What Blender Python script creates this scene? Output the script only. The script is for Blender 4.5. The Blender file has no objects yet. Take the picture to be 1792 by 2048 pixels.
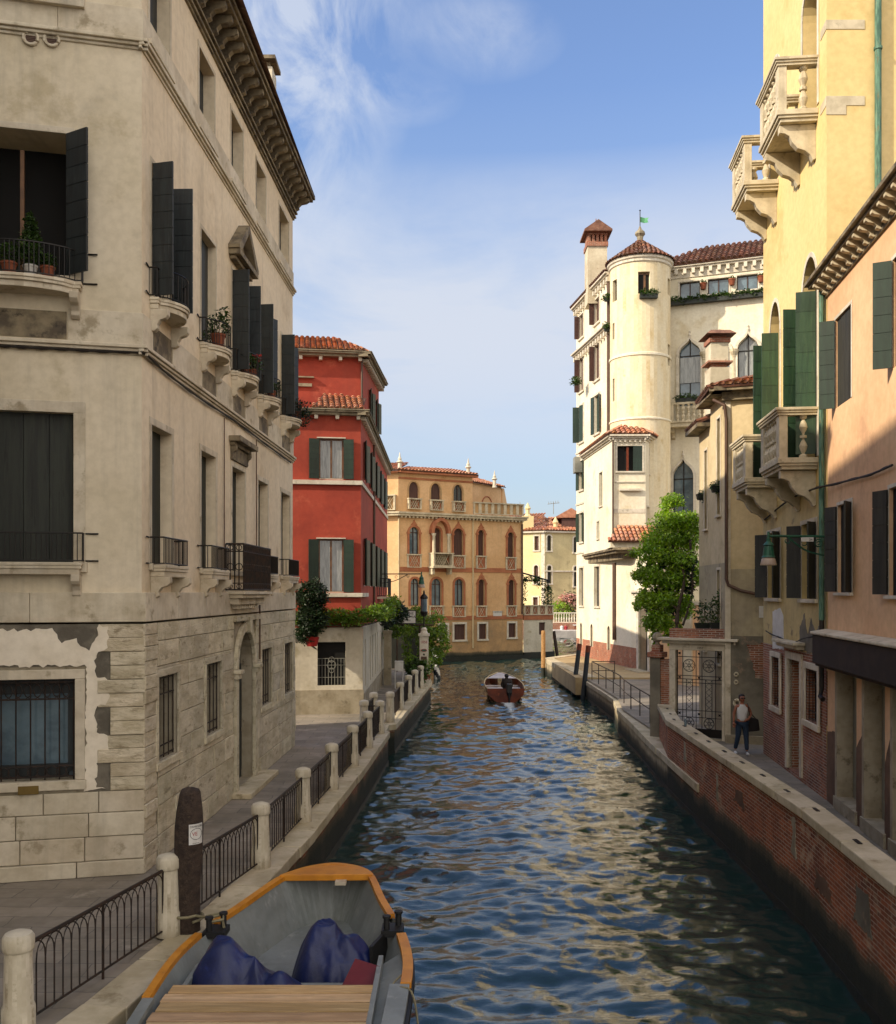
import bpy, bmesh, math, random
from mathutils import Vector, Matrix, noise
R = math.radians
random.seed(7)
sc = bpy.context.scene
col = sc.collection
# ------------------------------------------------------------------ camera
CZ, FPX, CX, HY = 5.5, 1930.0, 896.0, 1185.0      # eye height, focal length in photo pixels, centre column, horizon row
cam = bpy.data.objects.new('camera', bpy.data.cameras.new('camera'))
col.objects.link(cam)
cam.location = (0, 0, CZ); cam.rotation_euler = (R(90), 0, 0)
cam.data.sensor_fit = 'HORIZONTAL'; cam.data.sensor_width = 36
cam.data.lens = 36 * FPX / 1792; cam.data.shift_y = (HY - 1024) / 1792
cam.data.clip_start = .1; cam.data.clip_end = 3000
sc.camera = cam
# ------------------------------------------------------------------ light
SUN_EL, SUN_X, SUN_Y = R(31), -.91, -.41           # the sun stands low, behind the left bank
w = bpy.data.worlds.new('World'); sc.world = w; w.use_nodes = True
nt = w.node_tree; nt.nodes.clear()
def N(t, **k):
    n = nt.nodes.new(t)
    for a, b in k.items(): setattr(n, a, b)
    return n
sky = N('ShaderNodeTexSky', sky_type='NISHITA'); sky.sun_disc = False
sky.sun_elevation = SUN_EL; sky.sun_rotation = math.atan2(SUN_X, SUN_Y)
sky.altitude = 0; sky.air_density = 1.3; sky.dust_density = 1.0; sky.ozone_density = 2.2
CLX, CLY = 6.2, 1.7
tc = N('ShaderNodeTexCoord'); L = nt.links.new
sep = N('ShaderNodeSeparateXYZ'); L(tc.outputs['Generated'], sep.inputs[0])
def mth(op, a, b=None, c=None, clamp=False):
    n = N('ShaderNodeMath', operation=op); n.use_clamp = clamp
    for i, x in enumerate((a, b, c)):
        if x is None: continue
        if isinstance(x, (int, float)): n.inputs[i].default_value = x
        else: L(x, n.inputs[i])
    return n.outputs[0]
def wnoise(scale, vec, detail=6, rough=.6, dist=0.):
    n = N('ShaderNodeTexNoise'); n.inputs['Scale'].default_value = scale; n.inputs['Detail'].default_value = detail
    n.inputs['Roughness'].default_value = rough; n.inputs['Distortion'].default_value = dist
    L(vec, n.inputs['Vector']); return n.outputs['Fac']
# cirrus: a tall feathery bank to the upper left, two fainter wisps beside it
yc = mth('MAXIMUM', sep.outputs[1], .05); A_ = mth('DIVIDE', sep.outputs[0], yc); B_ = mth('DIVIDE', sep.outputs[2], yc)
c2 = N('ShaderNodeCombineXYZ'); L(A_, c2.inputs[0]); L(B_, c2.inputs[1])
mp2 = N('ShaderNodeMapping'); mp2.inputs['Rotation'].default_value = (0, 0, R(-28)); mp2.inputs['Scale'].default_value = (1.35, 1, 1); mp2.inputs['Location'].default_value = (CLX, CLY, 0)
L(c2.outputs[0], mp2.inputs[0])
f1 = wnoise(7.5, mp2.outputs[0], 9, .62, .45); f2 = wnoise(2.2, c2.outputs[0], 4, .5, .4)
def blob(a, b, ra, rb, k):
    q = mth('ADD', mth('POWER', mth('ABSOLUTE', mth('DIVIDE', mth('SUBTRACT', A_, a), ra)), 2.), mth('POWER', mth('ABSOLUTE', mth('DIVIDE', mth('SUBTRACT', B_, b), rb)), 2.))
    return mth('MULTIPLY', mth('SUBTRACT', 1., q, clamp=True), k)
msk = mth('ADD', blob(-.155, .60, .13, .27, 1.25), mth('ADD', blob(.035, .575, .09, .05, .5), mth('ADD', blob(-.04, .515, .06, .035, .5), mth('ADD', blob(-.23, .62, .16, .3, .5), mth('ADD', blob(.0, .36, .3, .09, .22), blob(-.04, .60, .14, .035, .3))))))
cir = mth('MULTIPLY', mth('MULTIPLY', mth('SUBTRACT', mth('MULTIPLY_ADD', f1, .8, mth('MULTIPLY', f2, .35)), .46), 4.2, clamp=True), msk, clamp=True)
cir = mth('MULTIPLY', cir, .6)
n2 = wnoise(2.2, tc.outputs['Generated'], 5, .55, .3)
low = mth('MULTIPLY', mth('SUBTRACT', .46, sep.outputs[2]), 2.4, clamp=True)
low = mth('MULTIPLY', mth('POWER', low, .9), mth('MULTIPLY_ADD', n2, .6, .5), clamp=True)
low = mth('MULTIPLY', low, .9)
mp3 = N('ShaderNodeMapping'); mp3.inputs['Scale'].default_value = (1, 1, 3.2); L(tc.outputs['Generated'], mp3.inputs[0])
f3 = wnoise(2.6, mp3.outputs[0], 7, .6, .5)
bank = mth('SUBTRACT', 1., mth('POWER', mth('ABSOLUTE', mth('DIVIDE', mth('SUBTRACT', sep.outputs[2], .265), .15)), 2.), clamp=True)
bank = mth('MULTIPLY', bank, mth('MULTIPLY', mth('SUBTRACT', f3, .22), 3.2, clamp=True), clamp=True)
tint = N('ShaderNodeMix', data_type='RGBA', blend_type='MULTIPLY'); tint.inputs[0].default_value = 1; L(sky.outputs[0], tint.inputs[6]); tint.inputs[7].default_value = (.68, .70, .84, 1)
m0 = N('ShaderNodeMix', data_type='RGBA'); L(low, m0.inputs[0]); L(tint.outputs[2], m0.inputs[6]); m0.inputs[7].default_value = (1.85, 2.25, 2.75, 1)
m1 = N('ShaderNodeMix', data_type='RGBA'); L(mth('MULTIPLY', bank, .85), m1.inputs[0]); L(m0.outputs[2], m1.inputs[6]); m1.inputs[7].default_value = (2.85, 3.0, 3.35, 1); m0 = m1
mx = N('ShaderNodeMix', data_type='RGBA'); L(cir, mx.inputs[0]); L(m0.outputs[2], mx.inputs[6])
mx.inputs[7].default_value = (3.2, 3.35, 3.6, 1)
# unseen warm cloud glow added behind the viewer to brighten the shaded walls
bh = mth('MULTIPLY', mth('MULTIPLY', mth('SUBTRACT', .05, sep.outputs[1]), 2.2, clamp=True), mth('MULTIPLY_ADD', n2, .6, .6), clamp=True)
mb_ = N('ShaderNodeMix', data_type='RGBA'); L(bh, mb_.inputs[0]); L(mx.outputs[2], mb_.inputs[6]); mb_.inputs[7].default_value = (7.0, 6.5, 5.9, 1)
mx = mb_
bg = N('ShaderNodeBackground'); bg.inputs[1].default_value = .115
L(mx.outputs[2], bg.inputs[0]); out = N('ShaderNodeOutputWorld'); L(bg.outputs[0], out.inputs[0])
sl = bpy.data.lights.new('sun', 'SUN'); sl.energy = 2.65; sl.angle = R(.6); sl.color = (1, .86, .66)
so = bpy.data.objects.new('sun', sl); col.objects.link(so)
sd = Vector((SUN_X * math.cos(SUN_EL), SUN_Y * math.cos(SUN_EL), math.sin(SUN_EL)))
so.rotation_euler = sd.to_track_quat('Z', 'Y').to_euler(); so.location = (-40, -20, 60)
sc.view_settings.view_transform = 'Standard'; sc.view_settings.look = 'None'; sc.view_settings.exposure = 1.15; sc.view_settings.gamma = 1
sc.render.engine = 'CYCLES'; sc.cycles.use_denoising = True; sc.cycles.max_bounces = 6
sc.cycles.diffuse_bounces = 4; sc.cycles.glossy_bounces = 3; sc.cycles.caustics_reflective = False; sc.cycles.caustics_refractive = False
# ------------------------------------------------------------------ helpers
def at(px, py, Y): return Vector(((px - CX) / FPX * Y, Y, CZ + (HY - py) / FPX * Y))
def onz(px, py, z):
    Y = (CZ - z) * FPX / (py - HY); return Vector(((px - CX) / FPX * Y, Y, z))
class Fa:
    """vertical plane through ground points A and B; u runs A->B, o points to the camera side"""
    def __init__(s, A, B, side=None):
        s.A = Vector((A[0], A[1])); B = Vector((B[0], B[1])); s.L = (B - s.A).length; s.d = (B - s.A) / s.L
        n = Vector((s.d.y, -s.d.x))
        ref = (Vector((0, 0)) if side is None else Vector(side)) - s.A
        s.n = n if n.dot(ref) > 0 else -n
    def p(s, u, z, o=0.):
        q = s.A + s.d * u + s.n * o; return Vector((q.x, q.y, z))
    def u(s, px):
        k = (px - CX) / FPX       # X = k*Y
        return (k * s.A.y - s.A.x) / (s.d.x - k * s.d.y)
    def z(s, px, py):
        Y = s.A.y + s.d.y * s.u(px); return CZ + (HY - py) / FPX * Y
    def rect(s, a, b, t, bo):     # pixel columns a,b; rows t,bo measured at column a
        u0, u1 = s.u(a), s.u(b); z1, z0 = s.z(a, t), s.z(a, bo)
        if u0 > u1: u0, u1 = u1, u0
        return [u0, u1, z0, z1]
class MB:
    def __init__(s): s.v = []; s.f = []; s.ck = []
    def add(s, vs, fs):
        b = len(s.v); s.ck.append((b, len(s.f))); s.v += [Vector(x) for x in vs]; s.f += [tuple(b + i for i in f) for f in fs]
    def poly(s, pts): s.add(pts, [tuple(range(len(pts)))])
    def hexa(s, p):   # 8 corners: 0-3 bottom ring, 4-7 top ring
        s.add(p, [(3, 2, 1, 0), (4, 5, 6, 7), (0, 1, 5, 4), (1, 2, 6, 5), (2, 3, 7, 6), (3, 0, 4, 7)])
    def fb(s, F, u0, u1, z0, z1, o0, o1):
        s.hexa([F.p(u0, z0, o0), F.p(u1, z0, o0), F.p(u1, z0, o1), F.p(u0, z0, o1), F.p(u0, z1, o0), F.p(u1, z1, o0), F.p(u1, z1, o1), F.p(u0, z1, o1)])
    def box(s, x0, x1, y0, y1, z0, z1):
        s.hexa([(x0, y0, z0), (x1, y0, z0), (x1, y1, z0), (x0, y1, z0), (x0, y0, z1), (x1, y0, z1), (x1, y1, z1), (x0, y1, z1)])
    def prism(s, lo, hi):  # two matching rings
        n = len(lo); s.add(list(lo) + list(hi), [tuple(range(n))[::-1], tuple(range(n, 2 * n))] + [(i, (i + 1) % n, n + (i + 1) % n, n + i) for i in range(n)])
    def extr(s, pts2, z0, z1): s.prism([(x, y, z0) for x, y in pts2], [(x, y, z1) for x, y in pts2])
    def fpr(s, F, pts, o0, o1): s.prism([F.p(u, z, o0) for u, z in pts], [F.p(u, z, o1) for u, z in pts])
    def fside(s, F, pts, u0, u1): s.prism([F.p(u0, z, o) for o, z in pts], [F.p(u1, z, o) for o, z in pts])   # profile in (o,z)
    def tube(s, pts, r, n=6, cap=True):
        pts = [Vector(p) for p in pts]; m = len(pts); rs = r if isinstance(r, (list, tuple)) else [r] * m; vs = []
        for i, p in enumerate(pts):
            t = (pts[min(i + 1, m - 1)] - pts[max(i - 1, 0)])
            t = t.normalized() if t.length > 1e-9 else Vector((0, 0, 1))
            a = t.cross(Vector((0, 0, 1)) if abs(t.z) < .9 else Vector((1, 0, 0))).normalized(); b = t.cross(a)
            vs += [p + (a * math.cos(k * 2 * math.pi / n) + b * math.sin(k * 2 * math.pi / n)) * rs[i] for k in range(n)]
        fs = [(i * n + k, i * n + (k + 1) % n, (i + 1) * n + (k + 1) % n, (i + 1) * n + k) for i in range(m - 1) for k in range(n)]
        if cap: fs += [tuple(range(n))[::-1], tuple((m - 1) * n + k for k in range(n))]
        s.add(vs, fs)
    def lathe(s, c, prof, n=12, sq=1.):
        c = Vector(c); vs = []
        for r, z in prof: vs += [c + Vector((r * math.cos(k * 2 * math.pi / n), r * sq * math.sin(k * 2 * math.pi / n), z)) for k in range(n)]
        m = len(prof); fs = [(i * n + k, i * n + (k + 1) % n, (i + 1) * n + (k + 1) % n, (i + 1) * n + k) for i in range(m - 1) for k in range(n)]
        fs += [tuple(range(n))[::-1], tuple((m - 1) * n + k for k in range(n))]
        s.add(vs, fs)
    def arc(s, c, r, ax, ay, a0, a1, rad, n=12):
        c = Vector(c); ax = Vector(ax); ay = Vector(ay)
        s.tube([c + ax * r * math.cos(R(a0 + (a1 - a0) * i / n)) + ay * r * math.sin(R(a0 + (a1 - a0) * i / n)) for i in range(n + 1)], rad, 5)
    def each(s, name, mat, parent=None, **k):
        """one object per shape that was added"""
        r = None
        for i, (a, f) in enumerate(s.ck):
            b, g = s.ck[i + 1] if i + 1 < len(s.ck) else (len(s.v), len(s.f)); m = MB(); m.add(s.v[a:b], [tuple(x - a for x in q) for q in s.f[f:g]]); r = m.build(name, mat, parent, **k)
        return r
    def build(s, name, mat, parent=None, smooth=False, bevel=0, sub=0, fix=False):
        me = bpy.data.meshes.new(name)
        o = parent; off = Vector((0, 0, 0))
        while o is not None: off += Vector(o.location); o = o.parent
        me.from_pydata([v - off for v in s.v], [], s.f); me.validate()
        uv = me.uv_layers.new(name='UVMap')
        vs = s.v
        for pl in me.polygons:
            n = pl.normal
            if abs(n.z) > .75:
                for li in pl.loop_indices:
                    v = vs[me.loops[li].vertex_index]; uv.data[li].uv = (v.x, v.y)
            else:
                t = Vector((-n.y, n.x)).normalized()
                if t.x + .01 * t.y < 0: t = -t
                if abs(t.x) < .5 and t.y < 0: t = -t
                for li in pl.loop_indices:
                    v = vs[me.loops[li].vertex_index]; uv.data[li].uv = (v.x * t.x + v.y * t.y, v.z)
        if smooth:
            for pl in me.polygons: pl.use_smooth = True
        me.materials.append(mat)
        ob = bpy.data.objects.new(name, me); col.objects.link(ob)
        if parent is not None: ob.parent = parent
        if fix:
            bm = bmesh.new(); bm.from_mesh(me); bmesh.ops.remove_doubles(bm, verts=bm.verts, dist=1e-4); bmesh.ops.recalc_face_normals(bm, faces=bm.faces); bm.to_mesh(me); bm.free()
        if bevel:
            m = ob.modifiers.new('bevel', 'BEVEL'); m.width = bevel; m.segments = 2; m.limit_method = 'ANGLE'; m.angle_limit = R(40)
        if sub:
            m = ob.modifiers.new('sub', 'SUBSURF'); m.levels = sub; m.render_levels = sub
        return ob
def tag(o, label, cat, group=None):
    o['label'] = label; o['category'] = cat
    if group: o['group'] = group
    return o
def thing(name, loc, label, cat, group=None):
    o = bpy.data.objects.new(name, None); o.empty_display_size = .2; col.objects.link(o); o.location = loc
    return tag(o, label, cat, group)
def struct(o, kind='structure'): o['kind'] = kind; return o
def copytree(o, parent=None, loc=None, rotz=None, label=None):
    c = o.copy(); col.objects.link(c)
    if parent is not None: c.parent = parent
    if loc is not None: c.location = loc
    if rotz is not None: c.rotation_euler = (0, 0, rotz)
    if label: c['label'] = label
    for ch in list(o.children): copytree(ch, c)
    return c
# ------------------------------------------------------------------ materials
def hexc(h):
    f = lambda x: ((x + .055) / 1.055) ** 2.4 if x > .04045 else x / 12.92
    return tuple(f(int(h[i:i + 2], 16) / 255) for i in (0, 2, 4)) + (1,)
def pm(name, c1, c2=None, c3=None, rough=.85, sc1=.8, sc2=7., isl=0., bump=.15, bsc=40., metal=0., streak=0., scol=(.05, .045, .04), spec=.5,
       brick=None, coat=0., stretch=(1, 1, 1), wood=0., trans=0., ramp=(.4, .62), contrast3=(.55, .68), coord='UV', tide=None):
    global nt, L
    m = bpy.data.materials.new(name); m.use_nodes = True; nt = m.node_tree; L = nt.links.new; nt.nodes.clear()
    tc = N('ShaderNodeTexCoord'); src = tc.outputs[coord]
    def noi(scale, st=(1, 1, 1), detail=5, loc=0, rough=.6):
        mp = N('ShaderNodeMapping'); mp.inputs['Scale'].default_value = st; mp.inputs['Location'].default_value = (loc, loc * 1.7, loc)
        L(src, mp.inputs[0]); n = N('ShaderNodeTexNoise'); n.inputs['Scale'].default_value = scale; n.inputs['Detail'].default_value = detail
        n.inputs['Roughness'].default_value = rough
        L(mp.outputs[0], n.inputs['Vector']); return n.outputs['Fac']
    def rmp(f, a, b):
        n = N('ShaderNodeMapRange'); n.interpolation_type = 'SMOOTHSTEP'; L(f, n.inputs[0]); n.inputs[1].default_value = a; n.inputs[2].default_value = b; return n.outputs[0]
    def mix(f, a, b, mode='MIX'):
        n = N('ShaderNodeMix', data_type='RGBA', blend_type=mode); n.clamp_factor = True
        for i, x in ((0, f), (6, a), (7, b)):
            if isinstance(x, (int, float)): n.inputs[i].default_value = x
            elif isinstance(x, tuple): n.inputs[i].default_value = x[:3] + (1,)
            else: L(x, n.inputs[i])
        return n.outputs[2]
    if isinstance(c1, str): c1 = hexc(c1)
    if isinstance(c2, str): c2 = hexc(c2)
    if isinstance(c3, str): c3 = hexc(c3)
    c2 = c2 or tuple(x * .8 for x in c1[:3])
    base = mix(rmp(noi(sc1, stretch), ramp[0], ramp[1]), c1, c2)
    if c3: base = mix(rmp(noi(sc1 * 1.7, stretch, 8, 3.3, .68), contrast3[0], contrast3[1]), base, c3)
    fine = noi(sc2, stretch, 6, 1.1)
    base = mix(rmp(fine, .3, .75), base, (.87, .86, .84), 'MULTIPLY') if not wood else base
    hgt = None
    if brick:
        bw, bh, mortar, mc, var = brick
        b = N('ShaderNodeTexBrick'); b.inputs['Scale'].default_value = 1; b.inputs['Brick Width'].default_value = bw; b.inputs['Row Height'].default_value = bh
        b.inputs['Mortar Size'].default_value = mortar; b.inputs['Mortar Smooth'].default_value = .3; b.inputs['Bias'].default_value = 0
        b.inputs['Color1'].default_value = (1 - var, 1 - var, 1 - var, 1); b.inputs['Color2'].default_value = (1 + var * .5, 1 + var * .4, 1 + var * .3, 1)
        b.inputs['Mortar'].default_value = (1, 1, 1, 1)
        # wobble the courses slightly
        wob = N('ShaderNodeVectorMath', operation='MULTIPLY_ADD'); nn = N('ShaderNodeTexNoise'); nn.inputs['Scale'].default_value = 2.5; L(src, nn.inputs['Vector'])
        L(nn.outputs['Color'], wob.inputs[0]); wob.inputs[1].default_value = (bh * .25,) * 3; L(src, wob.inputs[2])
        L(wob.outputs[0], b.inputs['Vector'])
        base = mix(1., base, b.outputs['Color'], 'MULTIPLY')
        fade = rmp(noi(1.3, (1, 1, 1), 5, 7.7), .35, .6)
        mf = mth('MULTIPLY', b.outputs['Fac'], mth('MULTIPLY_ADD', fade, .5, .5))
        base = mix(mf, base, mc); hgt = mth('SUBTRACT', 1., b.outputs['Fac'])
    if wood:
        g = noi(wood, stretch, 8, .2, .7)
        base = mix(rmp(g, .4, .75), base, tuple(x * .6 for x in c1[:3]))
    if tide:   # green-black weed up to a ragged high-water line
        sp = N('ShaderNodeSeparateXYZ'); L(src, sp.inputs[0])
        edge = mth('ADD', sp.outputs[1], mth('MULTIPLY_ADD', noi(1.1, (1, .35, 1), 7, 2.2, .7), -tide[1], tide[1] * .5))
        base = mix(rmp(edge, tide[0] + .22, tide[0] + .02), base, (.075, .062, .035)); base = mix(rmp(edge, tide[0] + .02, tide[0] - .16), base, (.012, .016, .009))
    if streak:
        base = mix(mth('MULTIPLY', rmp(noi(1., (2.6, .22, 2.6), 6, 5.5), .5, .78), streak), base, scol)
        base = mix(mth('MULTIPLY', rmp(noi(.7, (1, 1, 1), 7, 9.5, .7), .55, .75), streak * .7), base, scol)
    if isl:
        g = N('ShaderNodeNewGeometry'); oi = N('ShaderNodeObjectInfo'); r = mth('FRACT', mth('ADD', g.outputs['Random Per Island'], oi.outputs['Random']))
        hs = N('ShaderNodeHueSaturation'); L(base, hs.inputs['Color'])
        L(mth('MULTIPLY_ADD', r, isl, 1 - isl * .55), hs.inputs['Value'])
        r2 = mth('FRACT', mth('MULTIPLY', r, 13.7)); L(mth('MULTIPLY_ADD', r2, isl * .5, 1 - isl * .25), hs.inputs['Saturation'])
        L(mth('MULTIPLY_ADD', mth('FRACT', mth('MULTIPLY', r, 7.3)), isl * .04, .5 - isl * .02), hs.inputs['Hue']); base = hs.outputs[0]
    bs = N('ShaderNodeBsdfPrincipled'); L(base, bs.inputs['Base Color'])
    bs.inputs['Roughness'].default_value = rough; bs.inputs['Metallic'].default_value = metal; bs.inputs['Specular IOR Level'].default_value = spec
    bs.inputs['Coat Weight'].default_value = coat
    sh = bs.outputs[0]
    if bump:
        bn = N('ShaderNodeBump'); bn.inputs['Strength'].default_value = min(1, bump * 2); bn.inputs['Distance'].default_value = .02 * max(1, bump * 4)
        h = mth('ADD', mth('MULTIPLY', noi(bsc, stretch, 5, 2.), .35), mth('MULTIPLY', noi(bsc * .15, stretch, 5, 4.), .65))
        if hgt is not None: h = mth('ADD', mth('MULTIPLY', h, .6), mth('MULTIPLY', hgt, .8))
        L(h, bn.inputs['Height']); L(bn.outputs[0], bs.inputs['Normal'])
    if trans:
        tr = N('ShaderNodeBsdfTranslucent'); L(mix(1., base, (1.3, 1.35, .6), 'MULTIPLY'), tr.inputs[0]); ms = N('ShaderNodeMixShader'); ms.inputs[0].default_value = trans
        L(sh, ms.inputs[1]); L(tr.outputs[0], ms.inputs[2]); sh = ms.outputs[0]
    o = N('ShaderNodeOutputMaterial'); L(sh, o.inputs[0]); return m
M = {}
M['plasterL'] = pm('plaster_beige', 'e6d6ba', 'decdb0', 'd0bd9e', sc1=.35, streak=.38, scol=(.26, .21, .15), bump=.08, bsc=25)
M['plasterF'] = pm('plaster_greybeige', 'dccfb6', 'd2c5aa', 'c2b496', sc1=.4, streak=.42, scol=(.24, .21, .16), bump=.08, bsc=25)
M['stoneL'] = pm('weathered_limestone', 'd0c6ac', 'b8ad92', '94886e', sc1=1.4, isl=.28, streak=.25, bump=.55, bsc=14, stretch=(1, 2.2, 1))
M['stoneQ'] = pm('eroded_quoin_stone', 'cfc3aa', 'b8ab90', '9a8d74', sc1=2.2, isl=.16, bump=1., bsc=7, stretch=(1, 2.2, 1))
M['trimL'] = pm('pale_istrian_stone', 'd5cab4', 'c1b49c', 'a2957c', sc1=1.1, streak=.35, scol=(.10, .085, .06), bump=.12, bsc=25, isl=.12)
M['corn'] = pm('sooty_cornice_stone', '8d8067', '5a5042', '37312a', sc1=2.2, streak=.5, scol=(.03, .027, .024), bump=.3, bsc=20)
M['patch'] = pm('fresh_plaster_patch', 'ebe0cc', 'e2d6c0', sc1=1.2, bump=.1, bsc=20)
M['patchdark'] = pm('grey_render_patch', '77706380'[:6], '5d574c', sc1=3, bump=.3, bsc=20)
M['shutL'] = pm('black_green_shutter', '232a2c', '191e20', '2e3434', sc1=2, rough=.55, isl=.25, bump=.05, stretch=(6, .6, 1))
M['shutG'] = pm('old_dark_green_shutter', '2a2e26', '1e211c', '14160f', sc1=1.5, rough=.7, isl=.2, bump=.15, stretch=(8, .5, 1), streak=.3, scol=(.012, .012, .01))
M['shutGreen'] = pm('green_shutter', '2d4830', '243c29', '3b5238', sc1=1.5, rough=.5, isl=.3, bump=.1, stretch=(6, .5, 1))
M['shutR'] = pm('dark_green_shutter', '1f3528', '182b20', sc1=1.5, rough=.5, isl=.2, bump=.05, stretch=(6, .5, 1))
M['shutK'] = pm('charcoal_shutter', '35342d', '2a2924', sc1=1.5, rough=.7, isl=.2, bump=.1, stretch=(6, .5, 1))
M['shutB'] = pm('brown_shutter', '54382f', '452c26', sc1=1.5, rough=.7, isl=.15, bump=.1, stretch=(6, .5, 1))
M['iron'] = pm('black_iron', '1a1816', '231d18', rough=.5, sc1=5, bump=.05, metal=.3)
M['ironR'] = pm('rusty_black_iron', '1d1916', '35241a', rough=.6, sc1=6, bump=.08, metal=.2)
M['dark'] = pm('dark_interior', '0c0b0a', '090808', rough=.9, bump=0)
M['glass'] = pm('window_glass', '232a30', '2a3238', rough=.06, sc1=.6, bump=.02, bsc=3, spec=.9)
M['glassL'] = pm('curtained_glass', '8f9290', '6f7372', rough=.12, sc1=2.2, bump=.03, bsc=3, spec=.8, stretch=(5, .6, 1))
M['glassB'] = pm('blueish_glass', '5f7480', '4a5c68', rough=.08, sc1=1.2, bump=.02, bsc=3, spec=.9)
M['wood'] = pm('brown_window_frame', '6e4a28', '5a3a1e', rough=.5, sc1=3, bump=.05)
M['woodD'] = pm('dark_window_frame', '3a1f18', '2e1812', rough=.5, sc1=3, bump=.05)
M['red'] = pm('red_plaster', 'a8432f', '973a29', 'b5563f', sc1=.6, streak=.3, scol=(.30, .07, .045), bump=.1, bsc=22)
M['white'] = pm('white_stone_trim', 'd8d0c0', 'c5bcaa', 'a89f8c', sc1=1.6, streak=.2, scol=(.2, .18, .15), bump=.1, bsc=25)
M['whitewall'] = pm('offwhite_plaster', 'd3cbb8', 'c6bda8', 'b3a98f', sc1=.7, streak=.3, scol=(.25, .22, .16), bump=.12, bsc=20)
M['plinth'] = pm('stone_plinth', 'a69c87', '91866f', '766c58', sc1=1.4, streak=.3, bump=.2, bsc=18)
M['eave'] = pm('eave_stone', '9a9079', '7b715d', '5b5344', sc1=2, bump=.2, streak=.3)
M['tile'] = pm('terracotta_tiles', 'c98f6e', 'ad7556', '7c5644', sc1=1.5, isl=.5, bump=.2, bsc=30, rough=.9, streak=.2, scol=(.1, .07, .05))
M['tileOld'] = pm('weathered_roof_tiles', '8f6650', '6f4c3c', 'b08d70', sc1=2.5, isl=.6, bump=.25, bsc=30, rough=.9)
M['tilebase'] = pm('tile_shadow_bed', '5a3a2c', '45291e', sc1=3, rough=1, bump=.2)
M['ochre'] = pm('ochre_plaster', 'dfb88a', 'd4aa7a', 'c89c6c', sc1=.35, streak=.3, scol=(.30, .18, .08), bump=.08, bsc=18)
M['ochreLow'] = pm('damp_ochre_plaster', 'c29c6c', 'a88862', '93805f', tide=(.55, .5), sc1=.6, streak=.4, scol=(.2, .15, .1), bump=.2, bsc=14)
M['terra'] = pm('terracotta_moulding', 'b0714e', '9c5f40', sc1=1.2, bump=.2, bsc=20)
M['farwall'] = pm('pale_yellow_wall', 'e0cf9f', 'd6c492', sc1=.3, bump=.05)
M['farshade'] = pm('shaded_yellow_wall', 'c6b98e', 'bbae84', 'a89b74', sc1=.3, streak=.2, bump=.05)  # villa plaster again, shade put into the colour of its less lit face
M['cream'] = pm('cream_plaster', 'e6dfca', 'ded4bb', 'd2c5a6', sc1=.35, streak=.22, scol=(.42, .32, .18), bump=.08, bsc=15)
M['creamT'] = pm('turret_plaster', 'e2d6b8', 'dac9a4', 'ccb68a', sc1=.3, streak=.3, scol=(.45, .32, .16), bump=.12, bsc=12)
M['creamW'] = pm('white_plaster_peeling', 'd0c6ae', 'bdb198', '9a7c62', sc1=.8, streak=.2, bump=.2, bsc=14, contrast3=(.62, .66))
M['brickred'] = pm('worn_brick_plinth', 'a8674c', '93553c', 'b89a80', sc1=.9, bump=.35, brick=(.26, .07, .008, (.45, .38, .30), .25))
M['tan'] = pm('shaded_tan_plaster', 'b5a888', '9f937a', '847a66', sc1=.5, streak=.3, bump=.15, bsc=14)  # tan house plaster for the lower walls, shade put into its colour
M['tanlit'] = pm('lit_tan_plaster', 'd2bf98', 'c5b28a', 'b19f7a', sc1=.6, streak=.2, bump=.1, bsc=14)  # lit copy of the tan house plaster, sunlight put into its colour
M['greycem'] = pm('grey_cement_render', '7c7566', '635d50', '8f7a66', sc1=.8, streak=.2, bump=.3, bsc=10, contrast3=(.58, .66))
M['yellow'] = pm('yellow_plaster', 'e2c98e', 'dcc184', 'd2b678', sc1=.22, streak=.1, scol=(.5, .38, .18), bump=.08, bsc=18)
M['yellowlow'] = pm('faded_yellow_plaster', 'c9b37c', 'b8a26e', '8d7c5c', sc1=.9, streak=.3, bump=.15, bsc=14, contrast3=(.6, .66))
M['orange'] = pm('salmon_plaster', 'e4bd94', 'dcb188', 'cda27e', sc1=.45, streak=.4, scol=(.50, .29, .16), bump=.08, bsc=18)
M['damp'] = pm('damp_brown_plaster', '6f5440', '5d4636', sc1=2, bump=.15, bsc=14)
M['balc'] = pm('balcony_stone', 'cfc3a8', 'b8ac92', '7c725e', sc1=2, streak=.35, scol=(.07, .06, .045), bump=.15, bsc=22, contrast3=(.58, .72))
M['brick'] = pm('canal_brick', 'a8603c', '8c4e32', 'b8967a', contrast3=(.55, .66), sc1=.8, bump=.5, bsc=30, isl=0, brick=(.25, .066, .008, (.50, .40, .29), .4), streak=.3, scol=(.09, .07, .055), tide=(.62, .75))
M['bricky'] = pm('red_brick_wall', 'a86c4e', '84503a', 'a58c78', sc1=.9, bump=.4, bsc=30, brick=(.25, .066, .009, (.42, .37, .30), .3))
M['quay'] = pm('tide_marked_stone', 'b0a284', '978a6e', '7c7056', sc1=1.4, bump=.3, bsc=14, tide=(.38, .5), streak=.3)
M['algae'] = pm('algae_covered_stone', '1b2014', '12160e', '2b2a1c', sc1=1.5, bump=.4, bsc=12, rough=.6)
M['coping'] = pm('istrian_coping', 'c9bca0', 'b3a688', '988a6c', sc1=1.1, isl=.16, streak=.2, scol=(.2, .17, .12), bump=.2, bsc=25)
M['post'] = pm('post_stone', 'ccc3ae', 'b8ae98', '9a8f78', sc1=2.2, bump=.2, bsc=22, streak=.2, scol=(.2, .18, .14))
M['pave'] = pm('trachyte_paving', '90877a', '7c7466', 'a0978a', sc1=.7, bump=.25, bsc=20, rough=.75, brick=(.85, .42, .008, (.09, .083, .07), .18))
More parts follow.
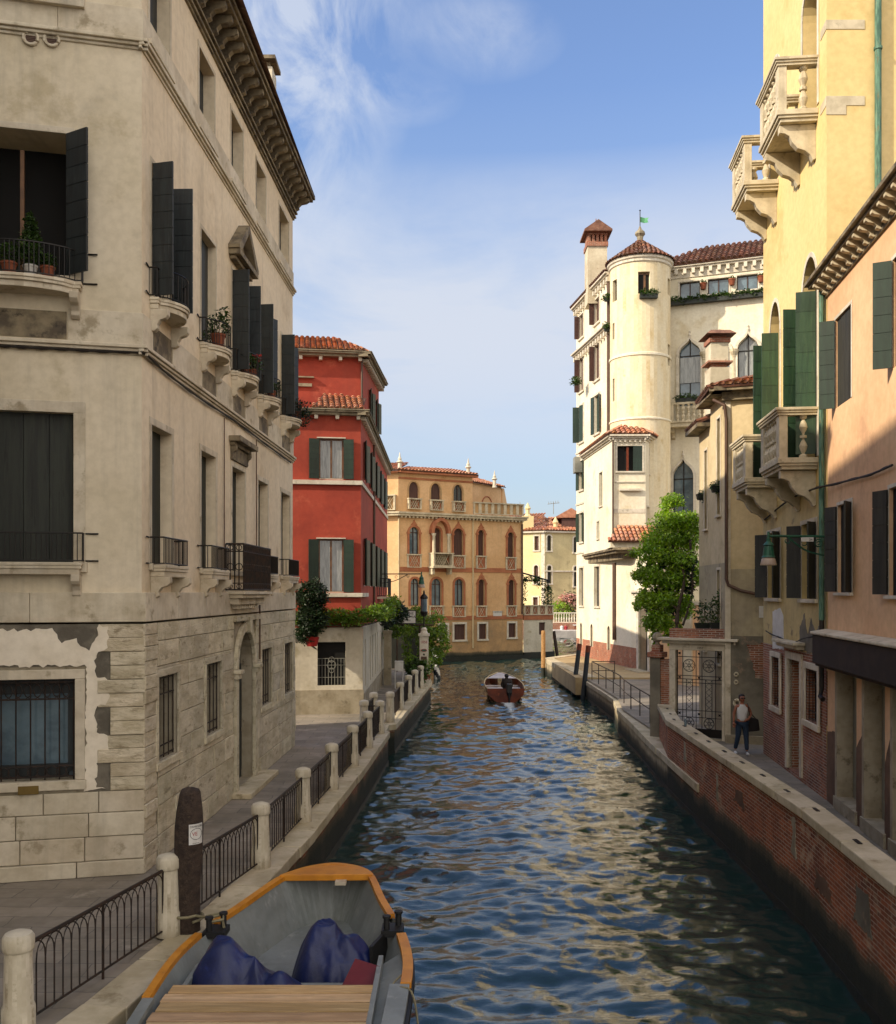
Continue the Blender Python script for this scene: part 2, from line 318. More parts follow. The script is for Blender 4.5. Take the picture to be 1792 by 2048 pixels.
M['pavelit'] = pm('light_quay_paving', 'b09a72', 'a18b66', sc1=.8, bump=.15, bsc=20, rough=.85)
M['cable'] = pm('black_cable', '231d19', '2f2821', rough=.7, bump=.05)
M['pipe'] = pm('brown_downpipe', '5a4030', '4a3427', rough=.6, bump=.05, sc1=2)
M['pipeG'] = pm('verdigris_copper', '5c826e', '34594a', '6f6a4a', sc1=3, rough=.7, bump=.1, stretch=(4, .8, 1))
M['pole'] = pm('dark_mooring_wood', '44362c', '32261f', '5a4a3c', sc1=1.5, rough=.85, bump=.6, bsc=16, stretch=(7, .35, 7), coord='Object')
M['poleL'] = pm('pale_mooring_wood', 'b48a58', '9c7547', rough=.85, sc1=1.5, bump=.3, stretch=(4, .4, 4), coord='Object')
M['poleB'] = pm('blue_black_pole', '18222b', '10171d', rough=.6, sc1=2, bump=.1)
M['leaf'] = pm('wisteria_leaf', '9aba3e', '7a9c2c', 'bccc58', rough=.5, isl=.8, bump=0, trans=.42, sc1=1.2, coord='Object')
M['leafV'] = pm('vine_leaf', '7b983a', '5c7a28', '98a84a', rough=.5, isl=.8, bump=0, trans=.4, sc1=1.4, coord='Object')
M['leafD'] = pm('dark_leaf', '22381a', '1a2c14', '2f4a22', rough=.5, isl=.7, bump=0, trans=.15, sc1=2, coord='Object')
M['leafM'] = pm('balcony_leaf', '3f5a24', '2e4519', '5a7030', rough=.5, isl=.7, bump=0, trans=.25, sc1=3, coord='Object')
M['pink'] = pm('pink_blossom', 'd9a09a', 'c98a8a', rough=.7, isl=.5, bump=0, trans=.2, coord='Object')
M['bark'] = pm('bark', '4a3c2c', '382c20', rough=.9, bump=.4, bsc=20)
M['pot'] = pm('terracotta_pot', '8f4f34', '7a4029', rough=.85, sc1=4, bump=.1)
M['potW'] = pm('white_pot', 'c9c6c0', 'b5b2ab', rough=.6, sc1=4, bump=.05)
M['potK'] = pm('dark_plastic_trough', '1c2420', '161c19', rough=.6, bump=.05)
M['gflower'] = pm('red_geranium', 'b01818', '8f1010', rough=.6, bump=0, isl=.3)
M['orangeP'] = pm('orange_yellow_boat_paint', 'd08a22', 'bf7a1c', 'a86a1e', rough=.45, sc1=2.5, bump=.08, bsc=20, contrast3=(.6, .7))
M['greyP'] = pm('grey_boat_paint', '858b8a', '777d7c', '939795', rough=.5, sc1=1.6, bump=.08, bsc=24, streak=.15, scol=(.04, .04, .035))
M['hullK'] = pm('black_rubber', '141414', '1c1c1c', rough=.6, bump=.1)
M['plank'] = pm('boat_deck_planks', 'c2a078', 'ab8a62', 'cdb08a', rough=.8, sc1=1.2, isl=.5, bump=.3, bsc=20, wood=3.2, stretch=(.7, 7, 1))
M['tarp'] = pm('navy_tarpaulin', '152356', '101b45', '1d2d68', rough=.42, spec=.45, sc1=1.5, bump=.3, bsc=14, coord='Object')
M['redbox'] = pm('dark_red_board', '6b1c22', '5c161c', rough=.6, bump=.05)
M['rope'] = pm('rope', '8c8468', '6f684f', rough=.9, bump=.4, bsc=60)
M['varn'] = pm('varnished_mahogany', '6e2f16', '552210', '874020', rough=.42, sc1=2, bump=.04, coat=.1, spec=.35)
M['boatin'] = pm('boat_grey_white', 'c9c3c0', 'b5aeac', rough=.5, bump=.05)
M['motor'] = pm('outboard_black', '0d0f12', '15181c', rough=.35, bump=0)
M['skin'] = pm('skin', '9a6248', '8d573e', rough=.5, bump=.02)
M['hair'] = pm('dark_hair', '17100d', '100b09', rough=.6, bump=.2, bsc=60)
M['top'] = pm('white_cotton', 'd6d6d4', 'c8c8c8', rough=.9, bump=.15, bsc=20)
M['jean'] = pm('blue_denim', '24384e', '1b2b3e', rough=.9, bump=.1, bsc=40)
M['bag'] = pm('black_leather', '0f0e0f', '161415', rough=.45, bump=.1)
M['shoe'] = pm('white_shoe', 'd8d8d8', 'c9c9c9', rough=.6, bump=.05)
M['darkcloth'] = pm('dark_jacket', '1e1410', '150f0d', rough=.8, bump=.1)
M['lampG'] = pm('green_lamp_paint', '1c5a42', '164838', '2a3a30', rough=.5, sc1=5, bump=.1)
M['lampW'] = pm('milky_glass_shade', 'cbb9ac', 'bda99c', rough=.3, bump=0, trans=.3)
M['signW'] = pm('white_sign', 'd6d4cf', 'cbc9c3', rough=.6, bump=.02)
M['ink'] = pm('black_ink', '15130f', '1c1a17', rough=.7, bump=0)
M['inkR'] = pm('red_ink', 'a03038', '902028', rough=.7, bump=0)
M['brass'] = pm('brass_plate', '8c7440', '7a6434', rough=.45, metal=.6, bump=.1)
M['awning'] = pm('brown_awning', '33251d', '291d17', rough=.9, sc1=2, bump=.1)
M['beer'] = pm('brown_bottle_glass', '1a0f08', '120a05', rough=.1, bump=0, spec=.8)
M['flagG'] = pm('pale_green_flag', '7fc49a', '6cb48a', rough=.8, bump=0, trans=.4)
M['ac'] = pm('grey_metal_unit', '8d8d84', '7a7a72', rough=.5, bump=.05)
# ------------------------------------------------------------------ builders for facades
def archpts(u0, u1, zs, z1, kind, n=12):
    """curve from (u0,zs) up to the crown and down to (u1,zs)"""
    c = (u0 + u1) / 2; r = (u1 - u0) / 2; h = z1 - zs; P = []
    if kind == 'ogee':
        key = [(-1, 0), (-.98, .22), (-.84, .42), (-.56, .60), (-.27, .74), (-.1, .86), (0, 1)]
        key = key + [(-a, b) for a, b in key[-2::-1]]
        return [(c + a * r, zs + b * h) for a, b in key]
    for i in range(n + 1):
        a = math.pi * (1 - i / n); P.append((c + r * math.cos(a), zs + h * math.sin(a)))
    return P
def hole(rc, d=.25, arch=None, spring=None):
    u0, u1, z0, z1 = rc; h = dict(u0=u0, u1=u1, z0=z0, z1=z1, d=d, arch=arch)
    if arch: h['zs'] = spring if spring is not None else z1 - (u1 - u0) / 2
    return h
def wallgrid(mb, F, u0, u1, z0, z1, holes, o=0.):
    us = sorted({u0, u1, *[x for h in holes for x in (h['u0'], h['u1']) if u0 < x < u1]})
    zs = sorted({z0, z1, *[x for h in holes for x in (h['z0'], h['z1']) if z0 < x < z1]})
    for a, b in zip(us, us[1:]):
        for c, d in zip(zs, zs[1:]):
            um, zm = (a + b) / 2, (c + d) / 2
            if any(h['u0'] < um < h['u1'] and h['z0'] < zm < h['z1'] for h in holes): continue
            mb.poly([F.p(a, c, o), F.p(b, c, o), F.p(b, d, o), F.p(a, d, o)])
    for h in holes:
        a, b, c, d, dp = h['u0'], h['u1'], h['z0'], h['z1'], h['d']
        if c >= z1 or d <= z0: continue
        top = [(a, d), (b, d)]
        if h['arch']:
            P = archpts(a, b, h['zs'], d, h['arch']); k = len(P) // 2
            for i in range(len(P) - 1):
                cor = (a, d) if i < k else (b, d)
                mb.poly([F.p(cor[0], cor[1], o), F.p(P[i][0], P[i][1], o), F.p(P[i + 1][0], P[i + 1][1], o)])
            top = P
        ring = [(a, c)] + top + [(b, c)]
        for i in range(len(ring)):
            p, q = ring[i], ring[(i + 1) % len(ring)]
            mb.poly([F.p(*p, o), F.p(*q, o), F.p(*q, o - dp), F.p(*p, o - dp)])
def frame_strip(mb, F, h, wd, o0, o1, bottom=False):
    """stone surround following the opening"""
    a, b, c, d = h['u0'], h['u1'], h['z0'], h['z1']
    if h['arch']:
        P = archpts(a, b, h['zs'], d, h['arch']); cu, cz = (a + b) / 2, h['zs']
        inn = [(a, c)] + P + [(b, c)]; k = (b - a) / 2
        outp = []
        for (u, z) in P:
            if h['arch'] == 'ogee': outp.append((cu + (u - cu) * (k + wd) / k, cz + (z - cz) * (1 + wd * 1.2 / (d - cz))))
            else: outp.append((cu + (u - cu) * (k + wd) / k, cz + (z - cz) * ((d - cz) + wd) / (d - cz)))
        out_ = [(a - wd, c)] + outp + [(b + wd, c)]
        for i in range(len(inn) - 1):
            mb.fpr(F, [inn[i], inn[i + 1], out_[i + 1], out_[i]], o0, o1)
    else:
        mb.fb(F, a - wd, a, c, d, o0, o1); mb.fb(F, b, b + wd, c, d, o0, o1); mb.fb(F, a - wd, b + wd, d, d + wd, o0, o1)
    if bottom: mb.fb(F, a - wd - .04, b + wd + .04, c - wd, c, o0, o1 + .05)
def leaf(mb, F, hu, z0, z1, wd, ang, sgn, o=.03, boards=6, th=.035, bat=False):
    """shutter leaf hinged at hu; sgn=-1 opens to -u. ang=0 flat on the wall, 90 sticking out"""
    a = R(ang); du, do = math.cos(a) * sgn, math.sin(a)
    pu = lambda t, k: (hu + du * t - do * k * sgn, o + do * t + math.cos(a) * k)
    hb = (z1 - z0) / boards
    for i in range(boards):
        za, zb = z0 + i * hb + .006, z0 + (i + 1) * hb - .006
        c = [pu(0, 0), pu(wd, 0), pu(wd, th), pu(0, th)]
        mb.prism([F.p(x, za, y) for x, y in c], [F.p(x, zb, y) for x, y in c])
    c = [pu(.01, .006), pu(wd - .01, .006), pu(wd - .01, th - .008), pu(.01, th - .008)]
    mb.prism([F.p(x, z0 + .01, y) for x, y in c], [F.p(x, z1 - .01, y) for x, y in c])
def window(bl, F, h, style='closed', frame=None, fw=.1, fo=.03, sill=True, sh=None, shw=None, ang=(10, 10), pane='glass', casing='wood', curtain=False, mull=1, rail=None, name='window', boards=6, tr=None):
    """one window: the surround is the part; pane, casing and leaves are its sub-parts"""
    mb = MB(); a, b, c, d, dp = h['u0'], h['u1'], h['z0'], h['z1'], h['d']
    if frame: frame_strip(mb, F, h, fw, .002, fo)
    if sill and frame: mb.fb(F, a - fw - .03, b + fw + .03, c - fw * .9, c - .002, .002, fo + .06)
    if not frame: mb.fb(F, a, b, c, c + .03, -dp + .001, -.01)
    root = mb.build(name, M[frame or 'white'], bl, bevel=.008 if frame and F.A.y < 35 else 0)
    oi = -dp + .06
    if style == 'closed':
        m = MB(); n = 4; wd = (b - a) / n
        for i in range(n): m.fb(F, a + i * wd + .004, a + (i + 1) * wd - .004, c + .01, d, oi - .03, oi + (.008 if i % 3 else 0))
        m.fb(F, a, b, c, d, oi - .06, oi - .035)
        m.build('shutter', M[sh or 'shutG'], root)
    elif style == 'dark':
        m = MB(); m.fb(F, a, b, c, d, oi - .06, oi - .03); m.build('opening', M['dark'], root)
    else:
        m = MB(); m.fb(F, a, b, c, d, oi - .05, oi - .03); m.build('pane', M[pane], root)
        m = MB(); f = .055
        m.fb(F, a, a + f, c, d, oi - .03, oi + .02); m.fb(F, b - f, b, c, d, oi - .03, oi + .02)
        m.fb(F, a + f, b - f, c, c + f, oi - .03, oi + .02); m.fb(F, a + f, b - f, d - f, d, oi - .03, oi + .02)
        for i in range(mull):
            x = a + (b - a) * (i + 1) / (mull + 1); m.fb(F, x - f * .6, x + f * .6, c + f, d - f, oi - .03, oi + .025)
        if tr: m.fb(F, a + f, b - f, tr - .03, tr + .03, oi - .028, oi + .022)
        m.build('casing', M[casing], root)
    if shw:
        for sgn, hu, an in ((-1, a, ang[0]), (1, b, ang[1])):
            if an is None: continue
            m = MB(); leaf(m, F, hu + sgn * (.0 if an > 45 else .0), c + .01, d - .01 if not h['arch'] else h['zs'], shw, an, sgn, fo + .01 if frame else .02, boards)
            m.build('shutter', M[sh or 'shutG'], root)
    return root
def railing(mb, pts, z0, z1, sp=.11, r=.009, rr=.016, mid=False):
    P = [Vector((p[0], p[1], 0)) for p in pts]
    for z in ((z0, z1, (z0 + z1) / 2) if mid else (z0, z1)):
        mb.tube([p + Vector((0, 0, z)) for p in P], rr if z != z0 else rr * .8, 5)
    for a, b in zip(P, P[1:]):
        n = max(1, round((b - a).length / sp))
        for i in range(n + 1 if b is P[-1] else n):
            p = a.lerp(b, i / n); mb.tube([p + Vector((0, 0, z0)), p + Vector((0, 0, z1))], r, 4, False)
def bracket(mb, F, u, z0, z1, pr, wd=.14):
    h = z1 - z0
    prof = [(0, z0), (pr * .25, z0), (pr * .42, z0 + h * .12), (pr * .40, z0 + h * .3), (pr * .55, z0 + h * .5), (pr * .85, z0 + h * .58), (pr, z0 + h * .72), (pr, z1), (0, z1)]
    mb.fside(F, prof, u - wd / 2, u + wd / 2)
def mould(mb, F, u0, u1, z, prof):
    """run a moulding; prof is a list of (out, height) steps stacked upward"""
    for o, hh in prof: mb.fb(F, u0, u1, z, z + hh, -.02, o); z += hh
def tiles(mb, O, e, s, n, W, H, inside=None, tw=.22, tl=.36, r=.085, seg=4):
    """barrel tiles on a roof plane: origin O, unit e along the eave, unit s up the slope, unit n normal"""
    O, e, s, n = map(Vector, (O, e, s, n))
    for i in range(int(W / tw)):
        for j in range(int(H / tl) + 1):
            a, b = (i + .5) * tw, j * tl
            if inside and not inside(a, b + tl * .4): continue
            r0, r1 = r * 1.08, r * .85; ln = tl * 1.12
            if not inside and b + ln > H: ln = max(.1, H - b)
            jit = random.uniform(-.008, .008); vs = []
            for q, (rr, bb, lift) in enumerate(((r0, b, .03), (r1, b + ln, .0))):
                for k in range(seg + 1):
                    t = math.pi * k / seg; vs.append(O + e * (a + jit + rr * math.cos(t)) + s * bb + n * (rr * math.sin(t) * .9 + lift))
            fs = [(k, k + 1, seg + 2 + k, seg + 1 + k) for k in range(seg)] + [tuple(range(seg + 1))]
            mb.add(vs, fs)
def frame_of(p0, p1, p2):
    """eave corner p0, eave corner p1, ridge corner p2 -> e, s, n"""
    p0, p1, p2 = map(Vector, (p0, p1, p2)); e = (p1 - p0).normalized(); n = e.cross(p2 - p0).normalized()
    if n.z < 0: n = -n
    s = n.cross(e).normalized()
    if s.z < 0: s = -s
    return e, s, n
def roofplane(bl, poly, tmat='tile', ref=2, name='roof', tw=.22, tl=.36, th=.06):
    """poly[0], poly[1] = eave ends; covered with tiles inside the polygon"""
    poly = [Vector(p) for p in poly]; e, s, n = frame_of(poly[0], poly[1], poly[ref])
    q = [((p - poly[0]).dot(e), (p - poly[0]).dot(s)) for p in poly]
    flat = [poly[0] + e * a + s * b for a, b in q]; mb = MB(); mb.prism([p - n * th for p in flat], flat); base = mb.build(name, M['tilebase'], bl)
    def inside(a, b):
        c = False; j = len(q) - 1
        for i in range(len(q)):
            if (q[i][1] > b) != (q[j][1] > b) and a < (q[j][0] - q[i][0]) * (b - q[i][1]) / (q[j][1] - q[i][1]) + q[i][0]: c = not c
            j = i
        return c
    x0 = min(a for a, b in q); x1 = max(a for a, b in q); H = max(b for a, b in q)
    mt = MB(); tiles(mt, poly[0] + e * x0, e, s, n, x1 - x0, H, lambda a, b: inside(a + x0, b), tw, tl, r=tw * .39)
    if mt.v: mt.build('tiling', M[tmat], base, smooth=True)
    return base
def foliage(name, mat, parent, blobs, n, size=.1, seed=1, shell=.55, elong=1.8, droop=0.):
    rnd = random.Random(seed); mb = MB(); vol = [b[1] * b[2] * b[3] for b in blobs]; tot = sum(v ** .7 for v in vol)
    for (c, rx, ry, rz), v in zip(blobs, vol):
        c = Vector(c); k = int(n * v ** .7 / tot)
        for _ in range(k):
            while True:
                d = Vector((rnd.uniform(-1, 1), rnd.uniform(-1, 1), rnd.uniform(-1, 1)))
                if .05 < d.length < 1: break
            d = d.normalized() * (shell + (1 - shell) * rnd.random()) ** (.6) * rnd.uniform(.75, 1.08)
            wob = 1 + .35 * noise.noise(c + d * 2.3)
            p = c + Vector((d.x * rx, d.y * ry, d.z * rz)) * wob
            ax = Vector((rnd.gauss(0, 1), rnd.gauss(0, 1), rnd.gauss(0, .6) - droop)).normalized(); up = Vector((rnd.gauss(0, .6), rnd.gauss(0, .6), 1)).normalized()
            sd_ = ax.cross(up)
            if sd_.length < .1: continue
            sd_.normalize(); up = sd_.cross(ax).normalized(); s_ = size * rnd.uniform(.6, 1.35); wd = s_ / elong
            mb.add([p, p + ax * s_ * .5 + sd_ * wd * .5 - up * s_ * .08, p + ax * s_, p + ax * s_ * .5 - sd_ * wd * .5 - up * s_ * .08], [(0, 1, 2), (0, 2, 3)])
    return mb.build(name, M[mat], parent)
def text(s, size, P, ux, uz, mat, parent, name='lettering', ext=.002, center=True, font_scale=1.):
    cu = bpy.data.curves.new(name, 'FONT'); cu.body = s; cu.size = size; cu.extrude = ext
    if center: cu.align_x = 'CENTER'
    ob = bpy.data.objects.new(name, cu); col.objects.link(ob); bpy.context.view_layer.update()
    me = bpy.data.meshes.new_from_object(ob.evaluated_get(bpy.context.evaluated_depsgraph_get())); col.objects.unlink(ob); bpy.data.objects.remove(ob)
    ux = Vector(ux).normalized(); uz = Vector(uz).normalized(); nn = ux.cross(uz)
    off = Vector((0, 0, 0)); o = parent
    while o is not None: off += Vector(o.location); o = o.parent
    for v in me.vertices: c = v.co.copy(); v.co = Vector(P) + ux * c.x * font_scale + uz * c.y + nn * c.z - off
    me.materials.clear(); me.materials.append(M[mat]); r = bpy.data.objects.new(name, me); col.objects.link(r)
    if parent is not None: r.parent = parent
    return r
def skin(name, mat, parent, V, E, sub=2):
    """V: list of (x,y,z,r) in the parent's frame"""
    me = bpy.data.meshes.new(name); me.from_pydata([v[:3] for v in V], E, []); me.materials.append(M[mat])
    me.skin_vertices or None
    ob = bpy.data.objects.new(name, me); col.objects.link(ob); ob.parent = parent
    m = ob.modifiers.new('skin', 'SKIN'); m.use_smooth_shade = True
    lay = me.skin_vertices[0].data if len(me.skin_vertices) else None
    if lay is None:
        bm = bmesh.new(); bm.from_mesh(me); bm.verts.layers.skin.verify(); bm.to_mesh(me); bm.free(); lay = me.skin_vertices[0].data
    for i, v in enumerate(V):
        r = v[3]; lay[i].radius = (r, r) if not isinstance(r, tuple) else r
        lay[i].use_root = (i == 0)
    s_ = ob.modifiers.new('sub', 'SUBSURF'); s_.levels = sub; s_.render_levels = sub
    return ob
def bez(pts, n=8):
    """smooth path through points (Catmull-Rom)"""
    P = [Vector(p) for p in pts]; out_ = []
    for i in range(len(P) - 1):
        a = P[max(i - 1, 0)]; b = P[i]; c = P[i + 1]; d = P[min(i + 2, len(P) - 1)]
        for k in range(n):
            t = k / n; out_.append(.5 * ((2 * b) + (c - a) * t + (2 * a - 5 * b + 4 * c - d) * t * t + (3 * b - a - 3 * c + d) * t ** 3))
    out_.append(P[-1]); return out_
# ================================================================== SETTING
# water: one rippled sheet
def wave(x, y):
    h = .095 * noise.noise(Vector((x * .40 + 3, y * .60, 0))) + .056 * noise.noise(Vector((x * .9 + y * .22, y * 1.5, 4)))
    h += .042 * noise.noise(Vector((x * 1.9 - y * .5, y * 2.8, 9))) - .042 * abs(noise.noise(Vector((x * 2.3 + y * .9, y * 3.7, 5)))) - .021 * abs(noise.noise(Vector((x * 5.0 - y * 1.4, y * 7.5, 2))))
    # wake of the motor boat: two shallow arms opening towards the viewer
    if y < 48:
        dd = 48 - y; arm = abs(abs(x - 2.9 + dd * .012) - .42 * dd ** .82); h += .09 * math.exp(-(arm / .4) ** 2) * math.exp(-dd / 12) * (1 if dd > .5 else 0)
        if abs(x - 2.9) < 1.3: h += .035 * noise.noise(Vector((x * 4, y * 3, 2))) * math.exp(-dd / 7)
    return h
mb = MB(); ys = []; y = 8.
while y < 66: ys.append(y); y += .025 + y * .0028
while y < 420: ys.append(y); y += .3 + (y - 66) * .03
nx = 250; vs = []; fs = []
for j, y in enumerate(ys):
    for i in range(nx + 1):
        xa, xb = (-7., 9.) if y < 66 else (-7 - (y - 66) * 1.2, 9 + (y - 66) * 1.6)
        x = xa + (xb - xa) * i / nx; vs.append((x, y, wave(x, y) * (1 if y < 66 else 1.6 + (y - 66) * .03)))
for j in range(len(ys) - 1):
    for i in range(nx): fs.append((j * (nx + 1) + i, j * (nx + 1) + i + 1, (j + 1) * (nx + 1) + i + 1, (j + 1) * (nx + 1) + i))
mb.add(vs, fs)
m = bpy.data.materials.new('canal_water'); m.use_nodes = True; nt = m.node_tree; L = nt.links.new; nt.nodes.clear()
tc = N('ShaderNodeTexCoord'); bs = N('ShaderNodeBsdfPrincipled'); bs.inputs['Roughness'].default_value = .015; bs.inputs['IOR'].default_value = 1.72
bs.inputs['Base Color'].default_value = (.010, .030, .026, 1)
mp = N('ShaderNodeMapping'); mp.inputs['Scale'].default_value = (1, 1.9, 1); mp.inputs['Rotation'].default_value = (0, 0, R(12)); L(tc.outputs['Object'], mp.inputs[0])
a = wnoise(7.0, mp.outputs[0], 4, .6, .8); b = wnoise(13., mp.outputs[0], 4, .6, .3)
bn = N('ShaderNodeBump'); bn.inputs['Strength'].default_value = .8; bn.inputs['Distance'].default_value = .006
L(mth('ADD', mth('MULTIPLY', a, .85), mth('MULTIPLY', b, .10)), bn.inputs['Height']); L(bn.outputs[0], bs.inputs['Normal'])
sp = N('ShaderNodeSeparateXYZ'); L(tc.outputs['Object'], sp.inputs[0])
dx = mth('ABSOLUTE', mth('SUBTRACT', sp.outputs[0], 2.95)); dy = mth('SUBTRACT', 48.3, sp.outputs[1])
core = mth('MULTIPLY', mth('SUBTRACT', 1., mth('MULTIPLY', dx, 1.6), clamp=True), mth('MULTIPLY', mth('SUBTRACT', 1., mth('MULTIPLY', dy, .12), clamp=True), mth('GREATER_THAN', dy, 0.)))
fo = N('ShaderNodeMapRange'); L(mth('MULTIPLY', core, wnoise(4.5, mp.outputs[0], 6, .75)), fo.inputs[0]); fo.inputs[1].default_value = .22; fo.inputs[2].default_value = .34
df = N('ShaderNodeBsdfDiffuse'); df.inputs[0].default_value = (.62, .66, .66, 1); ms = N('ShaderNodeMixShader'); L(mth('MULTIPLY', fo.outputs[0], .8), ms.inputs[0]); L(bs.outputs[0], ms.inputs[1]); L(df.outputs[0], ms.inputs[2])
o = N('ShaderNodeOutputMaterial'); L(ms.outputs[0], o.inputs[0]); M['water'] = m
struct(mb.build('water', M['water'], None, smooth=True))
mb = MB(); mb.poly([(-600, -100, -1.5), (600, -100, -1.5), (600, 900, -1.5), (-600, 900, -1.5)])
struct(mb.build('ground', M['algae']))
# quay outlines: canal-side edge lines (x, y)
LE = [(-4.3, 6), (-3.9, 8.6), (-3.52, 10.4), (-3.33, 11.7), (-3.0, 13.6), (-2.76, 15.8), (-2.55, 18.1), (-2.30, 22.4), (-2.12, 26), (-1.92, 31.0)]
LE2 = [(-1.92, 31.0), (-2.05, 31.1), (-2.05, 32.6), (-1.82, 32.8), (-1.5, 38), (-1.2, 43), (-.87, 48.5), (-1.0, 50.5), (-1.4, 75)]
# left pavement
def strip(name, mat, left, right, z):
    mb = MB()
    for i in range(len(left) - 1): mb.poly([(left[i][0], left[i][1], z), (right[i][0], right[i][1], z), (right[i + 1][0], right[i + 1][1], z), (left[i + 1][0], left[i + 1][1], z)])
    return mb.build(name, M[mat])
lp = LE + LE2[1:]
struct(strip('pavement', 'pave', [(-40, y) for x, y in lp], [(x - .42, y) for x, y in lp], 1.0))
def edge_wall(name, pts, z0, z1, inw, copw, copt, label, cat, side, matw='brick', proj=.06, coplen=1.3, alg=.12):
    """canal embankment: brick face, coping blocks along the top, weed-covered foot"""
    t = thing(name, (pts[0][0], pts[0][1], 0), label, cat)
    w_ = MB(); a_ = MB(); c_ = MB()
    for (x0, y0), (x1, y1) in zip(pts, pts[1:]):
        d = Vector((x1 - x0, y1 - y0)); ln = d.length
        if ln < .01: continue
        d /= ln; nn = Vector((d.y, -d.x)) * side      # towards the water
        q = lambda t_, o, z: (x0 + d.x * t_ + nn.x * o, y0 + d.y * t_ + nn.y * o, z)
        w_.poly([q(0, 0, alg), q(ln, 0, alg), q(ln, 0, z1 - copt), q(0, 0, z1 - copt)])
        w_.poly([q(0, -inw, z0), q(ln, -inw, z0), q(ln, -inw, z1 - copt), q(0, -inw, z1 - copt)])
        a_.prism([q(-.02, .03, -1.2), q(ln + .02, .03, -1.2), q(ln + .02, -.1, -1.2), q(-.02, -.1, -1.2)], [q(-.02, .012, alg), q(ln + .02, .012, alg), q(ln + .02, -.1, alg), q(-.02, -.1, alg)])
        k = max(1, round(ln / coplen))
        for i in range(k):
            s0, s1 = ln * i / k + .004, ln * (i + 1) / k - .004; dz = random.uniform(-.006, .006); dn = random.uniform(-.012, .012)
            c_.prism([q(s0, proj + dn, z1 - copt), q(s1, proj + dn, z1 - copt), q(s1, -copw, z1 - copt), q(s0, -copw, z1 - copt)],
                     [q(s0, proj + dn, z1 + dz), q(s1, proj + dn, z1 + dz), q(s1, -copw, z1 + dz), q(s0, -copw, z1 + dz)])
    w_.build('wall', M[matw], t); a_.build('foot', M['algae'], t); c_.build('coping', M['coping'], t, bevel=.018)
    return t
edge_wall('canal_embankment', LE, -1, 1.035, .3, .46, .2, 'brick canal embankment with pale stone coping carrying the iron railings on the left bank', 'embankment', 1)
edge_wall('canal_embankment', LE2, -1, 1.03, .3, .42, .2, 'stone-capped embankment in front of the red building, beyond the jog in the left bank', 'embankment', 1)
# right bank
PO = [(5.15, 6), (5.3, 9.5), (5.39, 11.6), (5.56, 13.6), (5.74, 15.6), (5.83, 18.5), (5.93, 22.7), (6.03, 26.6), (6.62, 30.4)]
RP = [(x + .3, y) for x, y in PO] + [(6.7, 32), (6.7, 37), (7.2, 41), (7.2, 49.3), (6.6, 58), (6.6, 64.5)]
struct(strip('pavement', 'pave', RP, [(40, y) for x, y in RP], 1.0))
# light quay in front of the tower house
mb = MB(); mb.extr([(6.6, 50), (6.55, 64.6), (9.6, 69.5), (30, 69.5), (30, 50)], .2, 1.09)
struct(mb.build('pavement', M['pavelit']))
edge_wall('quay_wall', [(5.97, 22.9), (6.02, 24.6), (6.14, 28.3), (6.25, 30.3), (6.42, 33), (6.62, 37.3), (6.85, 39.4), (7.08, 41.1), (7.12, 44), (7.12, 50)], -1, .95, .3, .5, .2,
          'low stone ledge at the foot of the brick parapet, running on to the bare iron handrail', 'quay edge', -1, 'quay', coplen=2.2)
edge_wall('quay_wall', [(7.12, 50), (6.5, 62), (6.5, 64.6), (9.6, 69.6)], -1, 1.13, .3, .6, .28,
          'sunlit pale stone landing edge in front of the tower house', 'quay edge', -1, 'quay', coplen=2.2)
# brick parapet of the right bank
t = thing('parapet_wall', (6, 20, 0), 'long red brick parapet topped with pale stone slabs along the right bank', 'parapet')
w_ = MB(); a_ = MB(); c_ = MB(); k_ = MB()
for (x0, y0), (x1, y1) in zip(PO, PO[1:]):
    d = Vector((x1 - x0, y1 - y0)); ln = d.length; d /= ln; nn = Vector((-d.y, d.x))
    q = lambda t_, o, z: (x0 + d.x * t_ + nn.x * o, y0 + d.y * t_ + nn.y * o, z)
    w_.prism([q(0, -.03, .1), q(ln, -.03, .1), q(ln, -.33, .1), q(0, -.33, .1)], [q(0, -.03, 1.84), q(ln, -.03, 1.84), q(ln, -.33, 1.84), q(0, -.33, 1.84)])
    a_.prism([q(0, .05, -1.2), q(ln, .05, -1.2), q(ln, -.33, -1.2), q(0, -.33, -1.2)], [q(0, -.02, .12), q(ln, -.02, .12), q(ln, -.33, .12), q(0, -.33, .12)])
    k = max(1, round(ln / 1.5))
    for i in range(k):
        s0, s1 = ln * i / k + .004, ln * (i + 1) / k - .004; dz = random.uniform(-.006, .006)
        c_.prism([q(s0, .03, 1.84), q(s1, .03, 1.84), q(s1, -.38, 1.84), q(s0, -.38, 1.84)], [q(s0, .03, 2 + dz), q(s1, .03, 2 + dz), q(s1, -.38, 2 + dz), q(s0, -.38, 2 + dz)])
        sm = s1 - .05
        for o_ in (-.12,):   # iron cramps let into the slabs
            k_.prism([q(sm - .11, o_ - .1, 2.001), q(sm + .13, o_ - .1, 2.001), q(sm + .13, o_ - .04, 2.001), q(sm - .11, o_ - .04, 2.001)], [q(sm - .11, o_ - .1, 2.012), q(sm + .13, o_ - .1, 2.012), q(sm + .13, o_ - .04, 2.012), q(sm - .11, o_ - .04, 2.012)])
w_.build('wall', M['brick'], t); a_.build('foot', M['algae'], t); c_.build('coping', M['coping'], t, bevel=.02); k_.build('cramp', M['ironR'], t)
# ================================================================== neighbours outside the picture (they cast the evening shade)
for x0, x1, y0, y1, h in ((-18, -6.3, -12, 9.1, 19.), (-46, -13.2, -14, 11.15, 22.2)):
    mb = MB(); mb.box(x0, x1, y0, y1, .9, h)
    tag(mb.build('corner_house', M['plasterF']), 'plastered house across the side street, out of the frame, ' + ('farther one' if x1 < -10 else 'nearer one'), 'house')
